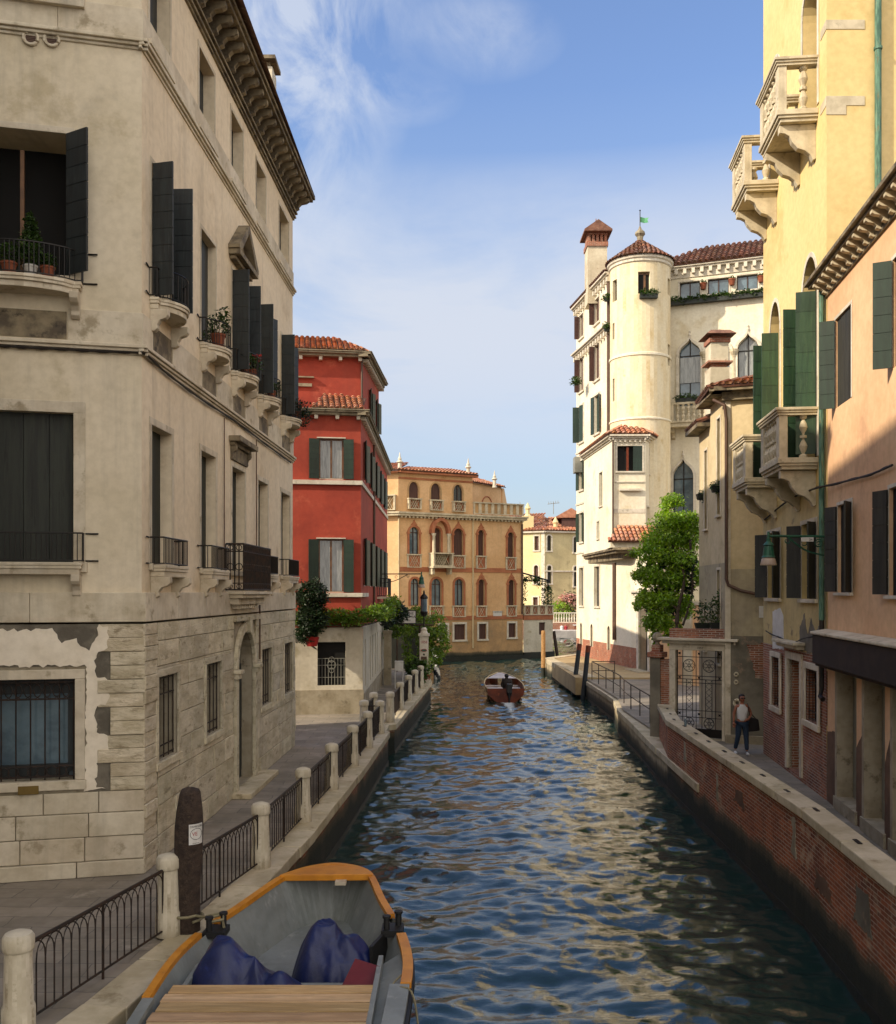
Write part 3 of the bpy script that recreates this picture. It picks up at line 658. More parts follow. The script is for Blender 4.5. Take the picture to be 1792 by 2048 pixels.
# ================================================================== LEFT PALAZZO
C0 = (-4.92, 15.5); PS = Fa(C0, (-4.555, 28.3)); d4 = Vector((-4.2, -1)).normalized(); PF = Fa(C0, (C0[0] + d4.x * 9, C0[1] + d4.y * 9))
PL_ = thing('beige_palazzo', (-7, 21, 1.0), 'tall beige plastered corner palazzo with dark shutters, curved balconies and a rough stone ground floor', 'building')
LU = PS.L; FU = 9.; ZT = 16.7
def zF(F, px, py): return F.z(px, py)
colU = [(299, 339), (398, 428), (462, 485), (512, 531), (558, 577)]
colM = [(303, 343), (402, 431), (464, 489), (516, 535), (562, 579)]
uU = [(PS.u(a), PS.u(b)) for a, b in colU]; uM = [(PS.u(a), PS.u(b)) for a, b in colM]
hT = [hole([a, b, 14.55, 16.1], .28) for a, b in uU]
h2 = [hole([a, b, 10.4, 12.62], .22) for a, b in uM]
h1 = [hole([a, b, 5.98, 8.28], .26) for a, b in uM]
fu = lambda px: PF.u(px)
f0, f1 = fu(-62), fu(136)
fT = hole([fu(139), fu(-62), 14.9, 16.3], .25); f2 = hole([f1, f0, zF(PF, 136, 535) - .15, zF(PF, 136, 268)], .8); f1h = hole([fu(147), fu(-62), 5.98, zF(PF, 147, 826)], .2)
mb = MB()
wallgrid(mb, PS, 0, LU, 5.4, ZT, hT + h2 + h1)
wl = mb.build('wall', M['plasterL'], PL_)
mb = MB(); wallgrid(mb, PF, 0, FU, 5.4, ZT, [fT, f2, f1h]); mb.build('wall', M['plasterF'], PL_)
# plain sides that close the block
ps, pf = PS.p(LU, 0), PF.p(FU, 0); bk = Vector((pf.x, ps.y + .6, 0))
mb = MB()
for a, b in ((ps, bk), (bk, pf)): mb.poly([(a.x, a.y, 1), (b.x, b.y, 1), (b.x, b.y, ZT), (a.x, a.y, ZT)])
c0 = PF.p(0, 0)
mb.poly([(c0.x, c0.y, ZT), (ps.x, ps.y, ZT), (bk.x, bk.y, ZT), (pf.x, pf.y, ZT)])
mb.build('wall', M['plasterL'], PL_)
# ground floor: courses of stone blocks with real joints
gcol = [(309, 349), (406, 436), (518, 538), (564, 580)]
gS = []
for a, b in gcol: gS.append(hole([PS.u(a), PS.u(b), 2.66, 4.08], .3))
dS = hole([PS.u(467), PS.u(501), 1.12, 4.62], .35, 'round')
gF = hole([fu(151), fu(-62), 2.55, 4.14], .3)
GO = .07
mb = MB(); wallgrid(mb, PS, -.0, LU, .9, 5.0, gS + [dS], GO - .035); wallgrid(mb, PF, -.0, FU, .9, 5.0, [gF], GO - .035); mb.build('ground_floor_wall', M['plinth'], PL_)
def courses(F, u0, u1, z0, z1, hh, holes, lmin, lmax, o0, o1, rnd, mb=None, jog=.006, first=0.):
    mb = mb or MB(); z = z0
    while z < z1 - .05:
        h_ = min(hh * rnd.uniform(.9, 1.1), z1 - z)
        if z1 - (z + h_) < .15: h_ = z1 - z
        cuts = sorted({z, z + h_, *[q for h in holes for q in (h['z0'], h['z1']) if z + .04 < q < z + h_ - .04]})
        u = u0 - rnd.uniform(0, lmax) * .5; blocks = []
        while u < u1: ln = rnd.uniform(lmin, lmax); blocks.append((max(u, u0), min(u + ln, u1))); u += ln
        for a, b in blocks:
            if b - a < .02: continue
            oo = o1 + rnd.uniform(-.012, .012)
            for c, d in zip(cuts, cuts[1:]):
                segs = [(a, b)]
                for h in holes:
                    if h['z0'] < (c + d) / 2 < h['z1']:
                        ns = []
                        for s0, s1 in segs:
                            if h['u1'] <= s0 or h['u0'] >= s1: ns.append((s0, s1)); continue
                            if h['u0'] > s0: ns.append((s0, h['u0']))
                            if h['u1'] < s1: ns.append((h['u1'], s1))
                        segs = ns
                for s0, s1 in segs:
                    if s1 - s0 > .03: mb.fb(F, s0 + jog, s1 - jog, c + (jog if c == cuts[0] else 0), d - (jog if d == cuts[-1] else 0), o0, oo)
        z += h_
    return mb
rnd = random.Random(3)
fat = lambda h, w=.13: dict(h, u0=h['u0'] - w, u1=h['u1'] + w, z0=h['z0'] - w, z1=h['z1'] + w)
dfat = dict(dS, u0=dS['u0'] - .26, u1=dS['u1'] + .26, z0=.9, z1=5.0)
mb = courses(PS, .62, LU + GO, 1.0, 5.0, .46, [fat(h) for h in gS] + [dfat], .7, 1.5, GO - .03, GO, rnd); mb.build('stone_courses', M['stoneL'], PL_, bevel=.012)
# door surround with arch, imposts and keystone
mb = MB(); frame_strip(mb, PS, dS, .2, GO - .03, GO + .06)
for a, b in ((dS['u0'] - .26, dS['u0']), (dS['u1'], dS['u1'] + .26)):
    mb.fb(PS, a, b, dS['zs'] - .22, dS['zs'] - .1, GO, GO + .12); mb.fb(PS, a - .03, b + .03, dS['zs'] - .1, dS['zs'] - .02, GO, GO + .17)
cu = (dS['u0'] + dS['u1']) / 2
mb.fpr(PS, [(cu - .07, 4.58), (cu + .07, 4.58), (cu + .12, 4.95), (cu - .12, 4.95)], GO, GO + .15)
mb.fb(PS, dS['u0'] - .34, dS['u1'] + .34, 4.86, 4.99, GO, GO + .1)
mb.build('door_surround', M['stoneL'], PL_, bevel=.012)
mb = MB(); mb.fb(PS, dS['u0'], dS['u1'], 1.12, dS['zs'], -.28, -.22); mb.fb(PS, dS['u0'], dS['u1'], dS['zs'], 4.6, -.28, -.24); dr = mb.build('door', M['shutL'], PL_)
mb = MB(); mb.fb(PS, dS['u0'] + .05, dS['u1'] - .05, 1.3, 2.2, -.215, -.2); mb.fb(PS, dS['u0'] + .05, dS['u1'] - .05, 2.3, 3.6, -.215, -.2); mb.build('door_panel', M['shutL'], dr)
mb = MB(); mb.fb(PS, dS['u0'] - .4, dS['u1'] + .9, 1.0, 1.12, GO - .05, GO + .42); mb.build('doorstep', M['coping'], PL_, bevel=.015)
# side ground floor windows with bars
def barred(F, h, frame, parent, nb, fw=.13, o=GO, circ=True, glass='dark'):
    mb = MB(); frame_strip(mb, F, h, fw, o - .03, o + .015); mb.fb(F, h['u0'] - fw - .02, h['u1'] + fw + .02, h['z0'] - fw, h['z0'] - .002, o - .03, o + .04)
    r_ = mb.build('window', M[frame], parent, bevel=.01)
    mb = MB(); mb.fb(F, h['u0'], h['u1'], h['z0'], h['z1'], -h['d'] + .02, -h['d'] + .04); mb.build('pane', M[glass], r_)
    mb = MB(); a, b, c, d = h['u0'], h['u1'], h['z0'], h['z1']; o2 = o - .09
    for i in range(nb + 1):
        u = a + .03 + (b - a - .06) * i / nb; mb.tube([F.p(u, c, o2), F.p(u, d, o2)], .012, 5, False)
    for z in (c + .05, c + .22, d - .05, d - .32): mb.fb(F, a, b, z - .012, z + .012, o2 - .008, o2 + .008)
    if circ:
        k = int((b - a) / .13)
        for i in range(k):
            for zz, hz in ((d - .185, .13), (c + .135, .08)):
                cc = F.p(a + (b - a) * (i + .5) / k, zz, o2 + .012); mb.arc(cc, hz, F.p(1, 0) - F.p(0, 0), (0, 0, 1), 0, 360, .009, 10)
    mb.build('grille', M['ironR'], r_); return r_
for h in gS: barred(PS, h, 'stoneL', PL_, 4, circ=False)
barred(PF, gF, 'trimL', PL_, 7, .15, circ=True, glass='glassB')
mb = MB(); mb.fb(PF, gF['u0'] + .02, gF['u0'] + .14, gF['z0'] + .1, gF['z1'], -.26, -.2); mb.fb(PF, gF['u0'] + .14, gF['u1'], gF['z1'] - .25, gF['z1'], -.26, -.2); mb.fb(PF, gF['u0'] + .14, gF['u1'], gF['z0'], gF['z0'] + .22, -.26, -.2); mb.build('window_casing', M['shutL'], PL_)
# front: quoins, lower courses, plaster patch
mb = MB(); z = 2.35; i = 0
qh = (5.0 - 2.35) / 6
for i in range(6):
    wq = (.66, .47)[i % 2] if i < 5 else .47
    za, zb = 5.0 - (i + 1) * qh, 5.0 - i * qh; n_ = 2
    for k in range(n_):
        mb.fb(PF, -.055, wq, za + .006 + k * qh / n_, za + (k + 1) * qh / n_ - (.006 if k else -.0), GO - .03, GO + rnd.uniform(-.01, .025))
mb.build('quoin', M['stoneQ'], PL_, bevel=.03)
mb = MB(); z = 1.0
while z < 4.98:
    hh = min(.46 * rnd.uniform(.92, 1.08), 5.0 - z); k = 2
    for j in range(k): mb.fb(PS, -.06, rnd.uniform(.5, .61), z + hh * j / k + .005, z + hh * (j + 1) / k - .003, GO - .03, GO + rnd.uniform(-.008, .03))
    z += hh
mb.build('quoin', M['stoneQ'], PL_, bevel=.03)
mb = courses(PF, -.05, FU, 1.25, 2.35, .37, [], .8, 1.15, GO - .03, GO + .005, rnd); courses(PF, -.05, FU, 1.0, 1.25, .3, [], 1.0, 1.9, GO - .03, GO + .04, rnd, mb); mb.build('stone_courses', M['trimL'], PL_, bevel=.012)
# ragged plaster patch over the masonry
def ragged(F, pts, o0, o1, mat, name, parent, amp=.03, step=.06, seed=1):
    rr = random.Random(seed); P = []
    for i in range(len(pts)):
        a = Vector(pts[i]); b = Vector(pts[(i + 1) % len(pts)]); k = max(1, int((b - a).length / step))
        for j in range(k):
            q = a.lerp(b, j / k); P.append((q.x + rr.uniform(-amp, amp), q.y + rr.uniform(-amp, amp)))
    m_ = MB(); m_.fpr(F, P, o0, o1); return m_.build(name, M[mat], parent)
ragged(PF, [(FU, 5.0), (.47, 5.0), (.47, 2.35), (gF['u0'] - .2, 2.35), (gF['u0'] - .2, gF['z1'] + .2), (FU, gF['z1'] + .2)], GO - .034, GO - .02, 'patchdark', 'render_patch', PL_, .004)
ragged(PF, [(FU, 4.9), (1.35, 4.92), (1.2, 4.72), (1.0, 4.8), (.9, 4.66), (.78, 4.6), (.62, 4.98), (.50, 4.96), (.52, 4.6), (.69, 4.52), (.69, 4.15), (.50, 4.12), (.50, 3.75), (.69, 3.68), (.69, 3.26), (.50, 3.22), (.50, 2.85), (.69, 2.8), (.69, 2.4), (.52, 2.38), (gF['u0'] - .155, 2.37), (gF['u0'] - .175, gF['z1'] + .2), (FU, gF['z1'] + .27)], GO - .019, GO + .004, 'patch', 'plaster_patch', PL_, .028, seed=4)
mb = MB(); mb.fb(PF, fu(80), fu(39), 2.36, 2.49, GO + .04, GO + .055); mb.build('plaque', M['brass'], PL_)
# belt of smooth stone above the ground floor
for F, ln in ((PS, LU), (PF, FU)):
    mb = MB(); u = -.075; k = 0
    while u < ln:
        l2 = rnd.uniform(1.5, 2.3); mb.fb(F, u + .004, min(u + l2, ln), 5.03, 5.5, .0, GO + .02); u += l2
    mb.build('belt_course', M['trimL'], PL_, bevel=.012)
# string courses
for z, prof in ((9.3, [(.03, .05), (.07, .05), (.11, .06)]), (14.2, [(.03, .05), (.07, .05), (.11, .06)])):
    mb = MB(); mould(mb, PS, -.1, LU + .05, z, prof); mould(mb, PF, -.1, FU, z, prof); mb.build('string_course', M['trimL'], PL_, bevel=.012)
mb = MB()
for F, ln in ((PS, LU), (PF, FU)):
    for z0, z1, hs in ((9.47, 9.98, h2 if F is PS else [f2]), (14.37, 14.86, [])):
        segs = [(-.028, ln)]
        for h in hs:
            ns = []
            for s0, s1 in segs:
                if h['u1'] < s0 or h['u0'] > s1: ns.append((s0, s1)); continue
                if h['u0'] > s0: ns.append((s0, h['u0']))
                if h['u1'] < s1: ns.append((h['u1'], s1))
            segs = ns
        for s0, s1 in segs:
            k = max(1, int((s1 - s0) / 1.2))
            for i in range(k): mb.fb(F, s0 + (s1 - s0) * i / k + .003, s0 + (s1 - s0) * (i + 1) / k - .003, z0, z1, 0, .03)
mb.each('sill_band', M['trimL'], PL_, bevel=.006)
mb = MB()
for h in h2: mb.fb(PS, h['u0'] + .02, h['u1'] - .02, 9.5, 9.93, -.02, .012)
mb.fb(PF, f1 + .02, FU, 9.5, 9.93, -.02, .012); mb.each('apron_panel', M['corn'], PL_)
# windows
for h in hT: window(PL_, PS, h, 'closed', 'trimL', .09, .012, sh='shutL')
window(PL_, PF, fT, 'closed', 'trimL', .2, .05, sh='shutL')
def curved_balcony(F, u0, u1, zt, parent, bulge=.30, base=.16, rh=.48, plain=False):
    outl = [(u0, 0), (u0, base)]
    if plain: outl += [(u1, base), (u1, 0)]
    else:
        n = 12; e = .1; outl.append((u0 + e, base))
        for i in range(n + 1):
            t_ = i / n; outl.append((u0 + e + (u1 - u0 - 2 * e) * t_, base + bulge * math.sin(math.pi * t_) ** .7))
        outl += [(u1 - e, base), (u1, base), (u1, 0)]
    mb = MB()
    for za, zb, k in ((zt - .05, zt, 1.), (zt - .10, zt - .05, .96), (zt - .19, zt - .10, .88)):
        P = [(u0 + (u1 - u0) / 2 + (u - (u0 + u1) / 2) * (1 - (1 - k) * .4), o * k) for u, o in outl]
        mb.prism([F.p(u, za, o) for u, o in P], [F.p(u, zb, o) for u, o in P])
    b = mb.build('balcony', M['trimL'], parent, bevel=.01)
    mb = MB()
    for u in (u0 + .1, u1 - .1): bracket(mb, F, u, zt - .55, zt - .19, base + (.06 if plain else .14), .13)
    mb.each('bracket', M['trimL'], b, bevel=.01)
    mb = MB(); ro = [(u, max(o - .03, 0)) for u, o in outl]
    railing(mb, [F.p(u, 0, o) for u, o in ro], zt + .03, zt + rh, .075, .008, .014, mid=False)
    for u in (u0, u1):
        for z in (zt + .03, zt + rh): mb.tube([F.p(u, z, 0), F.p(u + (-.22 if u == u0 else .22), z, .03)], .014, 5)
    mb.build('railing', M['iron'], b); return b
for i, h in enumerate(h2):
    an = (78, 90) if i in (0,) else ((None, 88) if i == 1 else (85, 88))
    if i == 1: an = (None, None)
    if i > 2: an = (86, 24)
    window(PL_, PS, h, 'closed' if i == 1 else 'dark', 'trimL', .08, .012, sh='shutL', shw=.36, ang=an, boards=8)
    curved_balcony(PS, h['u0'] - .12, h['u1'] + .12, 10.36, PL_)
for i, h in enumerate(h1):
    window(PL_, PS, h, 'closed', 'trimL', .12, .012, sh='shutG', boards=8)
    if i != 2: curved_balcony(PS, h['u0'] - .1, h['u1'] + .14, 5.95, PL_, base=.27, rh=.46, plain=True)
r_ = window(PL_, PF, f2, 'dark', 'trimL', .1, .012, sh='shutL', shw=.46, ang=(42, 50), boards=8)
mb = MB(); x = fu(37); mb.fb(PF, x - .03, x + .03, f2['z0'], f2['z1'] - .2, -.35, -.29); mb.fb(PF, x + .4, x + .46, f2['z0'], f2['z1'] - .2, -.35, -.29); mb.build('casing', M['wood'], r_)
curved_balcony(PF, fu(166), fu(-90), 10.36, PL_, base=.2, bulge=.28, rh=.5)
window(PL_, PF, f1h, 'closed', 'trimL', .18, .015, sh='shutG', boards=8)
curved_balcony(PF, fu(168), fu(-90), 5.97, PL_, base=.22, rh=.46, plain=True)
# pediment and hood over the middle windows
a, b = uM[2]; mb = MB()
mb.fb(PS, a - .22, b + .22, 12.78, 12.86, 0, .14); mb.fb(PS, a - .3, b + .3, 12.86, 12.98, 0, .26)
cu = (a + b) / 2
for s_ in (-1, 1):
    mb.fpr(PS, [(cu, 13.62), (cu, 13.8), (cu + s_ * (b - a) * .5 + s_ * .34, 13.06), (cu + s_ * ((b - a) * .5 + .34), 12.98), (cu + s_ * ((b - a) * .5 + .12), 12.985)], 0, .26)
mb.fpr(PS, [(a - .1, 12.985), (b + .1, 12.985), (cu, 13.6)], 0, .06)
mb.build('pediment', M['corn'], PL_, bevel=.01)
mb = MB(); mb.fb(PS, a - .14, b + .14, 8.42, 8.72, 0, .05); mb.fb(PS, a - .2, b + .2, 8.72, 8.80, 0, .12); mb.fb(PS, a - .28, b + .28, 8.80, 8.92, 0, .26)
for u in (a - .1, b + .1): bracket(mb, PS, u, 8.42, 8.74, .14, .1)
mb.build('window_hood', M['corn'], PL_, bevel=.01)
# big iron balcony over the door
ua, ub = PS.u(449), PS.u(449) + 2.75
mb = MB(); mb.fb(PS, ua, ub, 5.46, 5.52, 0, .44); mb.fb(PS, ua + .05, ub - .05, 5.38, 5.46, 0, .38); mb.fb(PS, ua + .1, ub - .1, 5.24, 5.38, 0, .28)
k = 10
for i in range(k): mb.fb(PS, ua + .3 + i * .2, ua + .4 + i * .2, 5.14, 5.24, 0, .22)
bb = mb.build('balcony', M['trimL'], PL_, bevel=.008)
mb = MB(); pts = [PS.p(ua + .03, 0, .02), PS.p(ua + .03, 0, .40), PS.p(ub - .03, 0, .40), PS.p(ub - .03, 0, .02)]
railing(mb, pts, 5.56, 6.54, .085, .014, .022); railing(mb, pts, 5.70, 6.38, 9, .01, .014)
for (p, q_) in zip(pts, pts[1:]):
    n_ = max(1, int((q_ - p).length / .17)); dx = (q_ - p).normalized()
    for i in range(n_):
        c = p.lerp(q_, (i + .5) / n_)
        for zz, rr in ((6.46, .06), (5.63, .05), (6.05, .075)): mb.arc((c.x, c.y, zz), rr, dx, (0, 0, 1), 0, 360, .011, 8)
mb.build('railing', M['ironR'], bb)
# cornice
mb = MB()
mould(mb, PS, -.05, LU + .05, 16.42, [(.05, .05), (.10, .06), (.06, .05), (.14, .06)]); mould(mb, PF, -.05, FU, 16.42, [(.05, .05), (.10, .06), (.06, .05), (.14, .06)])
for F, ln in ((PS, LU), (PF, FU)):
    mb.fb(F, -.6, ln + .25, 17.02, 17.10, -.1, .56); mb.fb(F, -.64, ln + .28, 17.10, 17.18, -.1, .62); mb.fb(F, -.06, ln + .05, 16.64, 17.02, -.1, .04)
    n_ = int(ln / .47)
    for i in range(n_ + 1): bracket(mb, F, .08 + i * (ln - .16) / n_, 16.66, 17.02, .5, .15)
cn = mb.build('cornice', M['corn'], PL_, bevel=.012)
a0, a1, a2, a3 = PS.p(-.6, 17.2, .62), PS.p(LU + .28, 17.2, .62), Vector((pf.x + 3, bk.y, 19.2)), Vector((pf.x + 3.5, c0.y + 4, 19.2))
mb = MB(); mb.add([PF.p(FU, 17.2, .62), PF.p(-.7, 17.2, .62), a1, (bk.x, bk.y + .3, 17.2), (-9.5, 20, 19.3), (-9.0, 24.5, 19.3)], [(0, 1, 4), (1, 2, 5, 4), (2, 3, 5), (3, 0, 4, 5)])
mb.build('roof', M['tileOld'], PL_)
# chimney
cx, cy = -5.12, 27.4
mb = MB(); mb.box(cx - .28, cx + .19, cy - .35, cy + .3, 17.0, 20.25); chm = mb.build('chimney', M['whitewall'], PL_)
mb = MB(); mb.box(cx - .2, cx + .12, cy - .3, cy + .25, 20.25, 20.4); mb.box(cx - .4, cx + .3, cy - .5, cy + .42, 20.4, 20.5); mb.build('chimney_cap', M['corn'], chm)
# vents, pipes, cables
for px, py in ((62, 77), (104, 80)):
    u = fu(px); z = PF.z(px, py); mb = MB(); ax = PF.p(1, 0) - PF.p(0, 0); n3 = Vector((PF.n.x, PF.n.y, 0))
    mb.arc(PF.p(u, z, .03), .105, ax, (0, 0, 1), 0, 360, .028, 16); v_ = mb.build('vent', M['trimL'], PL_)
    mb = MB()
    for i in range(7): hw = math.sqrt(max(0, .09 ** 2 - (-.075 + i * .025) ** 2)); mb.fb(PF, u - hw, u + hw, z - .075 + i * .025 - .008, z - .075 + i * .025 + .008, .005, .03)
    mb.build('vent_grille', M['pipe'], v_)
def cable(name, F, pts, r, label, o=.05, mat='cable', twist=True):
    P = bez([F.p(F.u(px), F.z(px, py), o) if len(F_) == 2 else None for F_ in pts for px, py in [F_[:2]]], 6)
    m_ = MB(); m_.tube(P, r, 5)
    if twist:
        for k in range(2): m_.tube([p + Vector((r * 1.1 * math.sin(i * .9 + k * 3), 0, r * 1.6 * math.cos(i * .9 + k * 3))) for i, p in enumerate(P)], r * .55, 4)
    o_ = m_.build(name, M[mat], None); return tag(o_, label, 'cable')
P1 = [PF.p(PF.u(px), PF.z(px, py), .05) for px, py in ((-60, 692), (0, 693), (60, 697), (130, 700), (200, 704), (270, 706))] + [PS.p(.03, PS.z(290, 713), .06)] + [PS.p(PS.u(px), PS.z(px, py), .05) for px, py in ((330, 748), (400, 800), (470, 845), (530, 890), (578, 925))]
mb = MB(); P = bez(P1, 6); mb.tube(P, .018, 5)
for k in range(2): mb.tube([p + Vector((.01 * math.sin(i * .9 + k * 3), 0, .022 * math.cos(i * .9 + k * 3))) for i, p in enumerate(P)], .009, 4)
tag(mb.build('wall_cable', M['cable']), 'sagging bundle of dark cables pinned under the lower string course of the beige palazzo', 'cable')
mb = MB(); mb.tube([PS.p(PS.u(508), z, .06) for z in (9.2, 5.6)], .014, 5); mb.tube([PS.p(PS.u(510), z, .12) for z in (5.2, 3.9, 3.88)], .02, 5); mb.tube([PS.p(PS.u(445), z, .04) for z in (9.2, 5.7)], .012, 5); mb.each('conduit', M['pipe'], PL_)
# ================================================================== RED BUILDING
K = (-3.25, 36.); RF = Fa(K, (K[0] - 8, K[1] - 1.2)); RS = Fa(K, (-3.34, 53), side=(5, 42))
UFc = (-3.43, 38.6); UF = Fa(UFc, (UFc[0] - 8, UFc[1] - 1.2)); US = Fa(UFc, (-3.17, 44.2), side=(5, 42))
RB = thing('red_house', (-6, 42, 1), 'red plastered house with dark green shutters above a white ground floor, beyond the beige palazzo', 'building')
Y0 = RF.A.y
hA = hole(RF.rect(638, 687, 877, 965), .14); hA['z0'] = 9.70; hB = hole(RF.rect(637, 687, 1078, 1184), .14); hB['z0'] = 5.5
sw = []
for z0, z1 in ((9.85, 11.35), (5.75, 7.6)):
    for k in range(5): sw.append(hole([1.4 + k * 3.05, 2.3 + k * 3.05, z0, z1], .14))
mb = MB(); wallgrid(mb, RF, 0, 8, 4.1, 12.1, [hA, hB]); wallgrid(mb, RS, 0, RS.L, 4.1, 12.1, sw)
pA, pB = RF.p(8, 0), RS.p(RS.L, 0)
mb.poly([(pB.x, pB.y, 1), (pB.x - 8, pB.y, 1), (pB.x - 8, pB.y, 12.1), (pB.x, pB.y, 12.1)]); mb.poly([(K[0], K[1], 12.1), (pA.x, pA.y, 12.1), (pB.x - 8, pB.y, 12.1), (pB.x, pB.y, 12.1)])
uu = US.u(745), US.u(752)
uh = [hole([2.3, 3.0, 12.7, 14.1], .14), hole([4.5, 5.2, 12.7, 14.1], .14)]
wallgrid(mb, UF, 0, 8, 12.1, 15.0, []); wallgrid(mb, US, 0, US.L, 12.1, 15.0, uh)
qa, qb = UF.p(8, 0), US.p(US.L, 0)
mb.poly([(qb.x, qb.y, 12.1), (qb.x - 8, qb.y, 12.1), (qb.x - 8, qb.y, 15), (qb.x, qb.y, 15)]); mb.build('wall', M['red'], RB)
for h in (hA, hB):
    w_ = window(RB, RF, h, 'glass', None, sh='shutR', shw=.38, ang=(6, 14), pane='glassL', casing='wood', boards=8)
    mb = MB(); mb.fb(RF, h['u0'] - .08, h['u1'] + .08, h['z1'] + .01, h['z1'] + .05, -.02, .08); mb.build('lintel', M['white'], w_)
for h in sw: window(RB, RS, h, 'closed', None, sh='shutR', shw=.42, ang=(13, 13), boards=10)
for h in uh: window(RB, US, h, 'closed', None, sh='shutR', shw=.34, ang=(14, 14), boards=8)
mb = MB(); mb.fb(RF, -.06, 8, 9.5, 9.66, -.02, .1); mb.fb(RS, -.05, RS.L, 9.5, 9.66, -.02, .06); mb.build('string_course', M['white'], RB, bevel=.01)
mb = MB(); mb.fb(RF, -.06, 8, 5.33, 5.48, -.02, .1); mb.fb(RS, -.05, 2.5, 5.33, 5.48, -.02, .1); mb.build('string_course', M['white'], RB, bevel=.01)
def eaves(F, u0, u1, z, parent, F2=None, u2=0, blocks=.78, pr=.3, bs=.13, col_='white'):
    mb = MB()
    for f, a, b in ((F, u0, u1),) + (((F2, -pr, u2),) if F2 else ()):
        mb.fb(f, a, b, z, z + .1, -.1, pr * .7); mb.fb(f, a, b, z + .1, z + .17, -.1, pr); mb.fb(f, a - .02, b + .02, z + .17, z + .21, -.1, pr + .04)
    c = mb.build('cornice', M['eave'], parent, bevel=.01)
    for f, ln, sp in ((F, u1, blocks),) + (((F2, u2, blocks * .5),) if F2 else ()):
        for i in range(int(ln / sp) + 1):
            mb = MB(); mb.fb(f, .03 + i * sp, .03 + i * sp + bs, z - bs * 1.1, z - .001, -.02, pr * .6); mb.build('corbel', M[col_], c)
    return c
eaves(RF, -.3, 8, 12.07, RB, RS, RS.L); eaves(UF, -.3, 8, 14.85, RB, US, US.L, pr=.4)
e0, e1 = UF.p(8, 15.08, .4), UF.p(-.15, 15.08, .4)
roofplane(RB, [e1, e0, e0 + Vector((0, 3.2, 1.25)), e1 + Vector((-1.6, 3.2, 1.25))])
e1b = US.p(US.L, 15.08, .35); roofplane(RB, [e1b, e1, e1 + Vector((-1.6, 3.2, 1.25))], th=.04)
eL = RF.p(RF.u(622), 12.29, .25); eR = RF.p(RF.u(724), 12.29, .25); tl_ = Vector((eL.x + .1, 38.25, 13.35))
roofplane(RB, [eL, eR, Vector((eR.x - .1, 38.3, 12.45)), tl_], ref=3)
mb = MB(); p = UF.p(.02, 0, .08); mb.tube([(p.x, p.y, 14.9), (p.x, p.y, 12.5)], .045, 8); mb.tube([RS.p(6.2, 12, .06), RS.p(6.2, 4.4, .06)], .05, 8); mb.each('downpipe', M['pipe'], RB)
mb = MB(); a, b = UF.u(588), UF.u(628); mb.fb(UF, b, a + .8, 14.0, 14.05, 0, .14); mb.fb(UF, b + .08, a + .8, 13.66, 13.78, 0, .08); mb.build('ledge', M['eave'], RB)
# white ground floor
gD = hole(RF.rect(635, 691, 1284, 1371), .22); gsl = []
for a, b in ((1.0, 1.35), (3.4, 3.8), (4.8, 5.2), (6.4, 6.8), (8.0, 8.4), (9.6, 10.), (13., 13.5)): gsl.append(hole([a, b, 1.9, 3.7], .2))
mb = MB(); wallgrid(mb, RF, -.06, 8, 1.9, 4.2, [gD], .1); wallgrid(mb, RS, -.1, RS.L, 1.7, 4.2, gsl, .08)
a, b = RF.p(-.06, 4.2, .1), RF.p(8, 4.2, .1); c, d = RS.p(RS.L, 4.2, .08), RS.p(RS.L, 4.2, -.2)
mb.poly([a, b, RF.p(8, 4.2, -.1), RF.p(0, 4.2, -.1)]); mb.poly([RS.p(-.1, 4.2, .08), c, d, RS.p(0, 4.2, -.2)]); mb.build('ground_floor_wall', M['whitewall'], RB)
mb = MB(); mb.fb(RF, -.1, 8, .9, 1.9, -.2, .13); mb.fb(RS, .06, RS.L, .9, 1.7, -.2, .11); mb.build('plinth', M['plinth'], RB, bevel=.01)
mb = MB(); mb.fb(RF, gD['u0'], gD['u1'], gD['z0'], gD['z1'], -.12, -.08); dd = mb.build('barred_opening', M['dark'], RB)
mb = MB(); a, b, z0, z1 = gD['u0'], gD['u1'], gD['z0'], gD['z1']; cu = (a + b) / 2; cz = (z0 + z1) / 2 - .05
for i in range(9): mb.tube([RF.p(a + .05 + (b - a - .1) * i / 8, z0, .02), RF.p(a + .05 + (b - a - .1) * i / 8, z0 + 1.0, .02)], .009, 4)
for z in (z0 + .3, z0 + .75, z0 + 1.0): mb.tube([RF.p(a, z, .02), RF.p(b, z, .02)], .01, 4)
ex = RF.p(1, 0) - RF.p(0, 0)
for r0, zz in ((.16, cz), (.1, cz + .2), (.09, cz - .2)): mb.arc(RF.p(cu, zz, .03), r0, ex, (0, 0, 1), 0, 360, .012, 10)
mb.build('grille', M['ac'], dd)
for h in gsl: mb = MB(); mb.fb(RS, h['u0'], h['u1'], h['z0'], h['z1'], -.1, -.06); mb.build('slot_window', M['dark'], RB)
# iron balcony at the far end of the red house
mb = MB(); mb.fb(RS, 9, 11.4, 5.2, 5.3, 0, .55); b_ = mb.build('balcony', M['trimL'], RB); mb = MB(); railing(mb, [RS.p(9, 0, 0), RS.p(9, 0, .5), RS.p(11.4, 0, .5)], 5.35, 6.15, .1, .014, .02); mb.build('railing', M['iron'], b_)
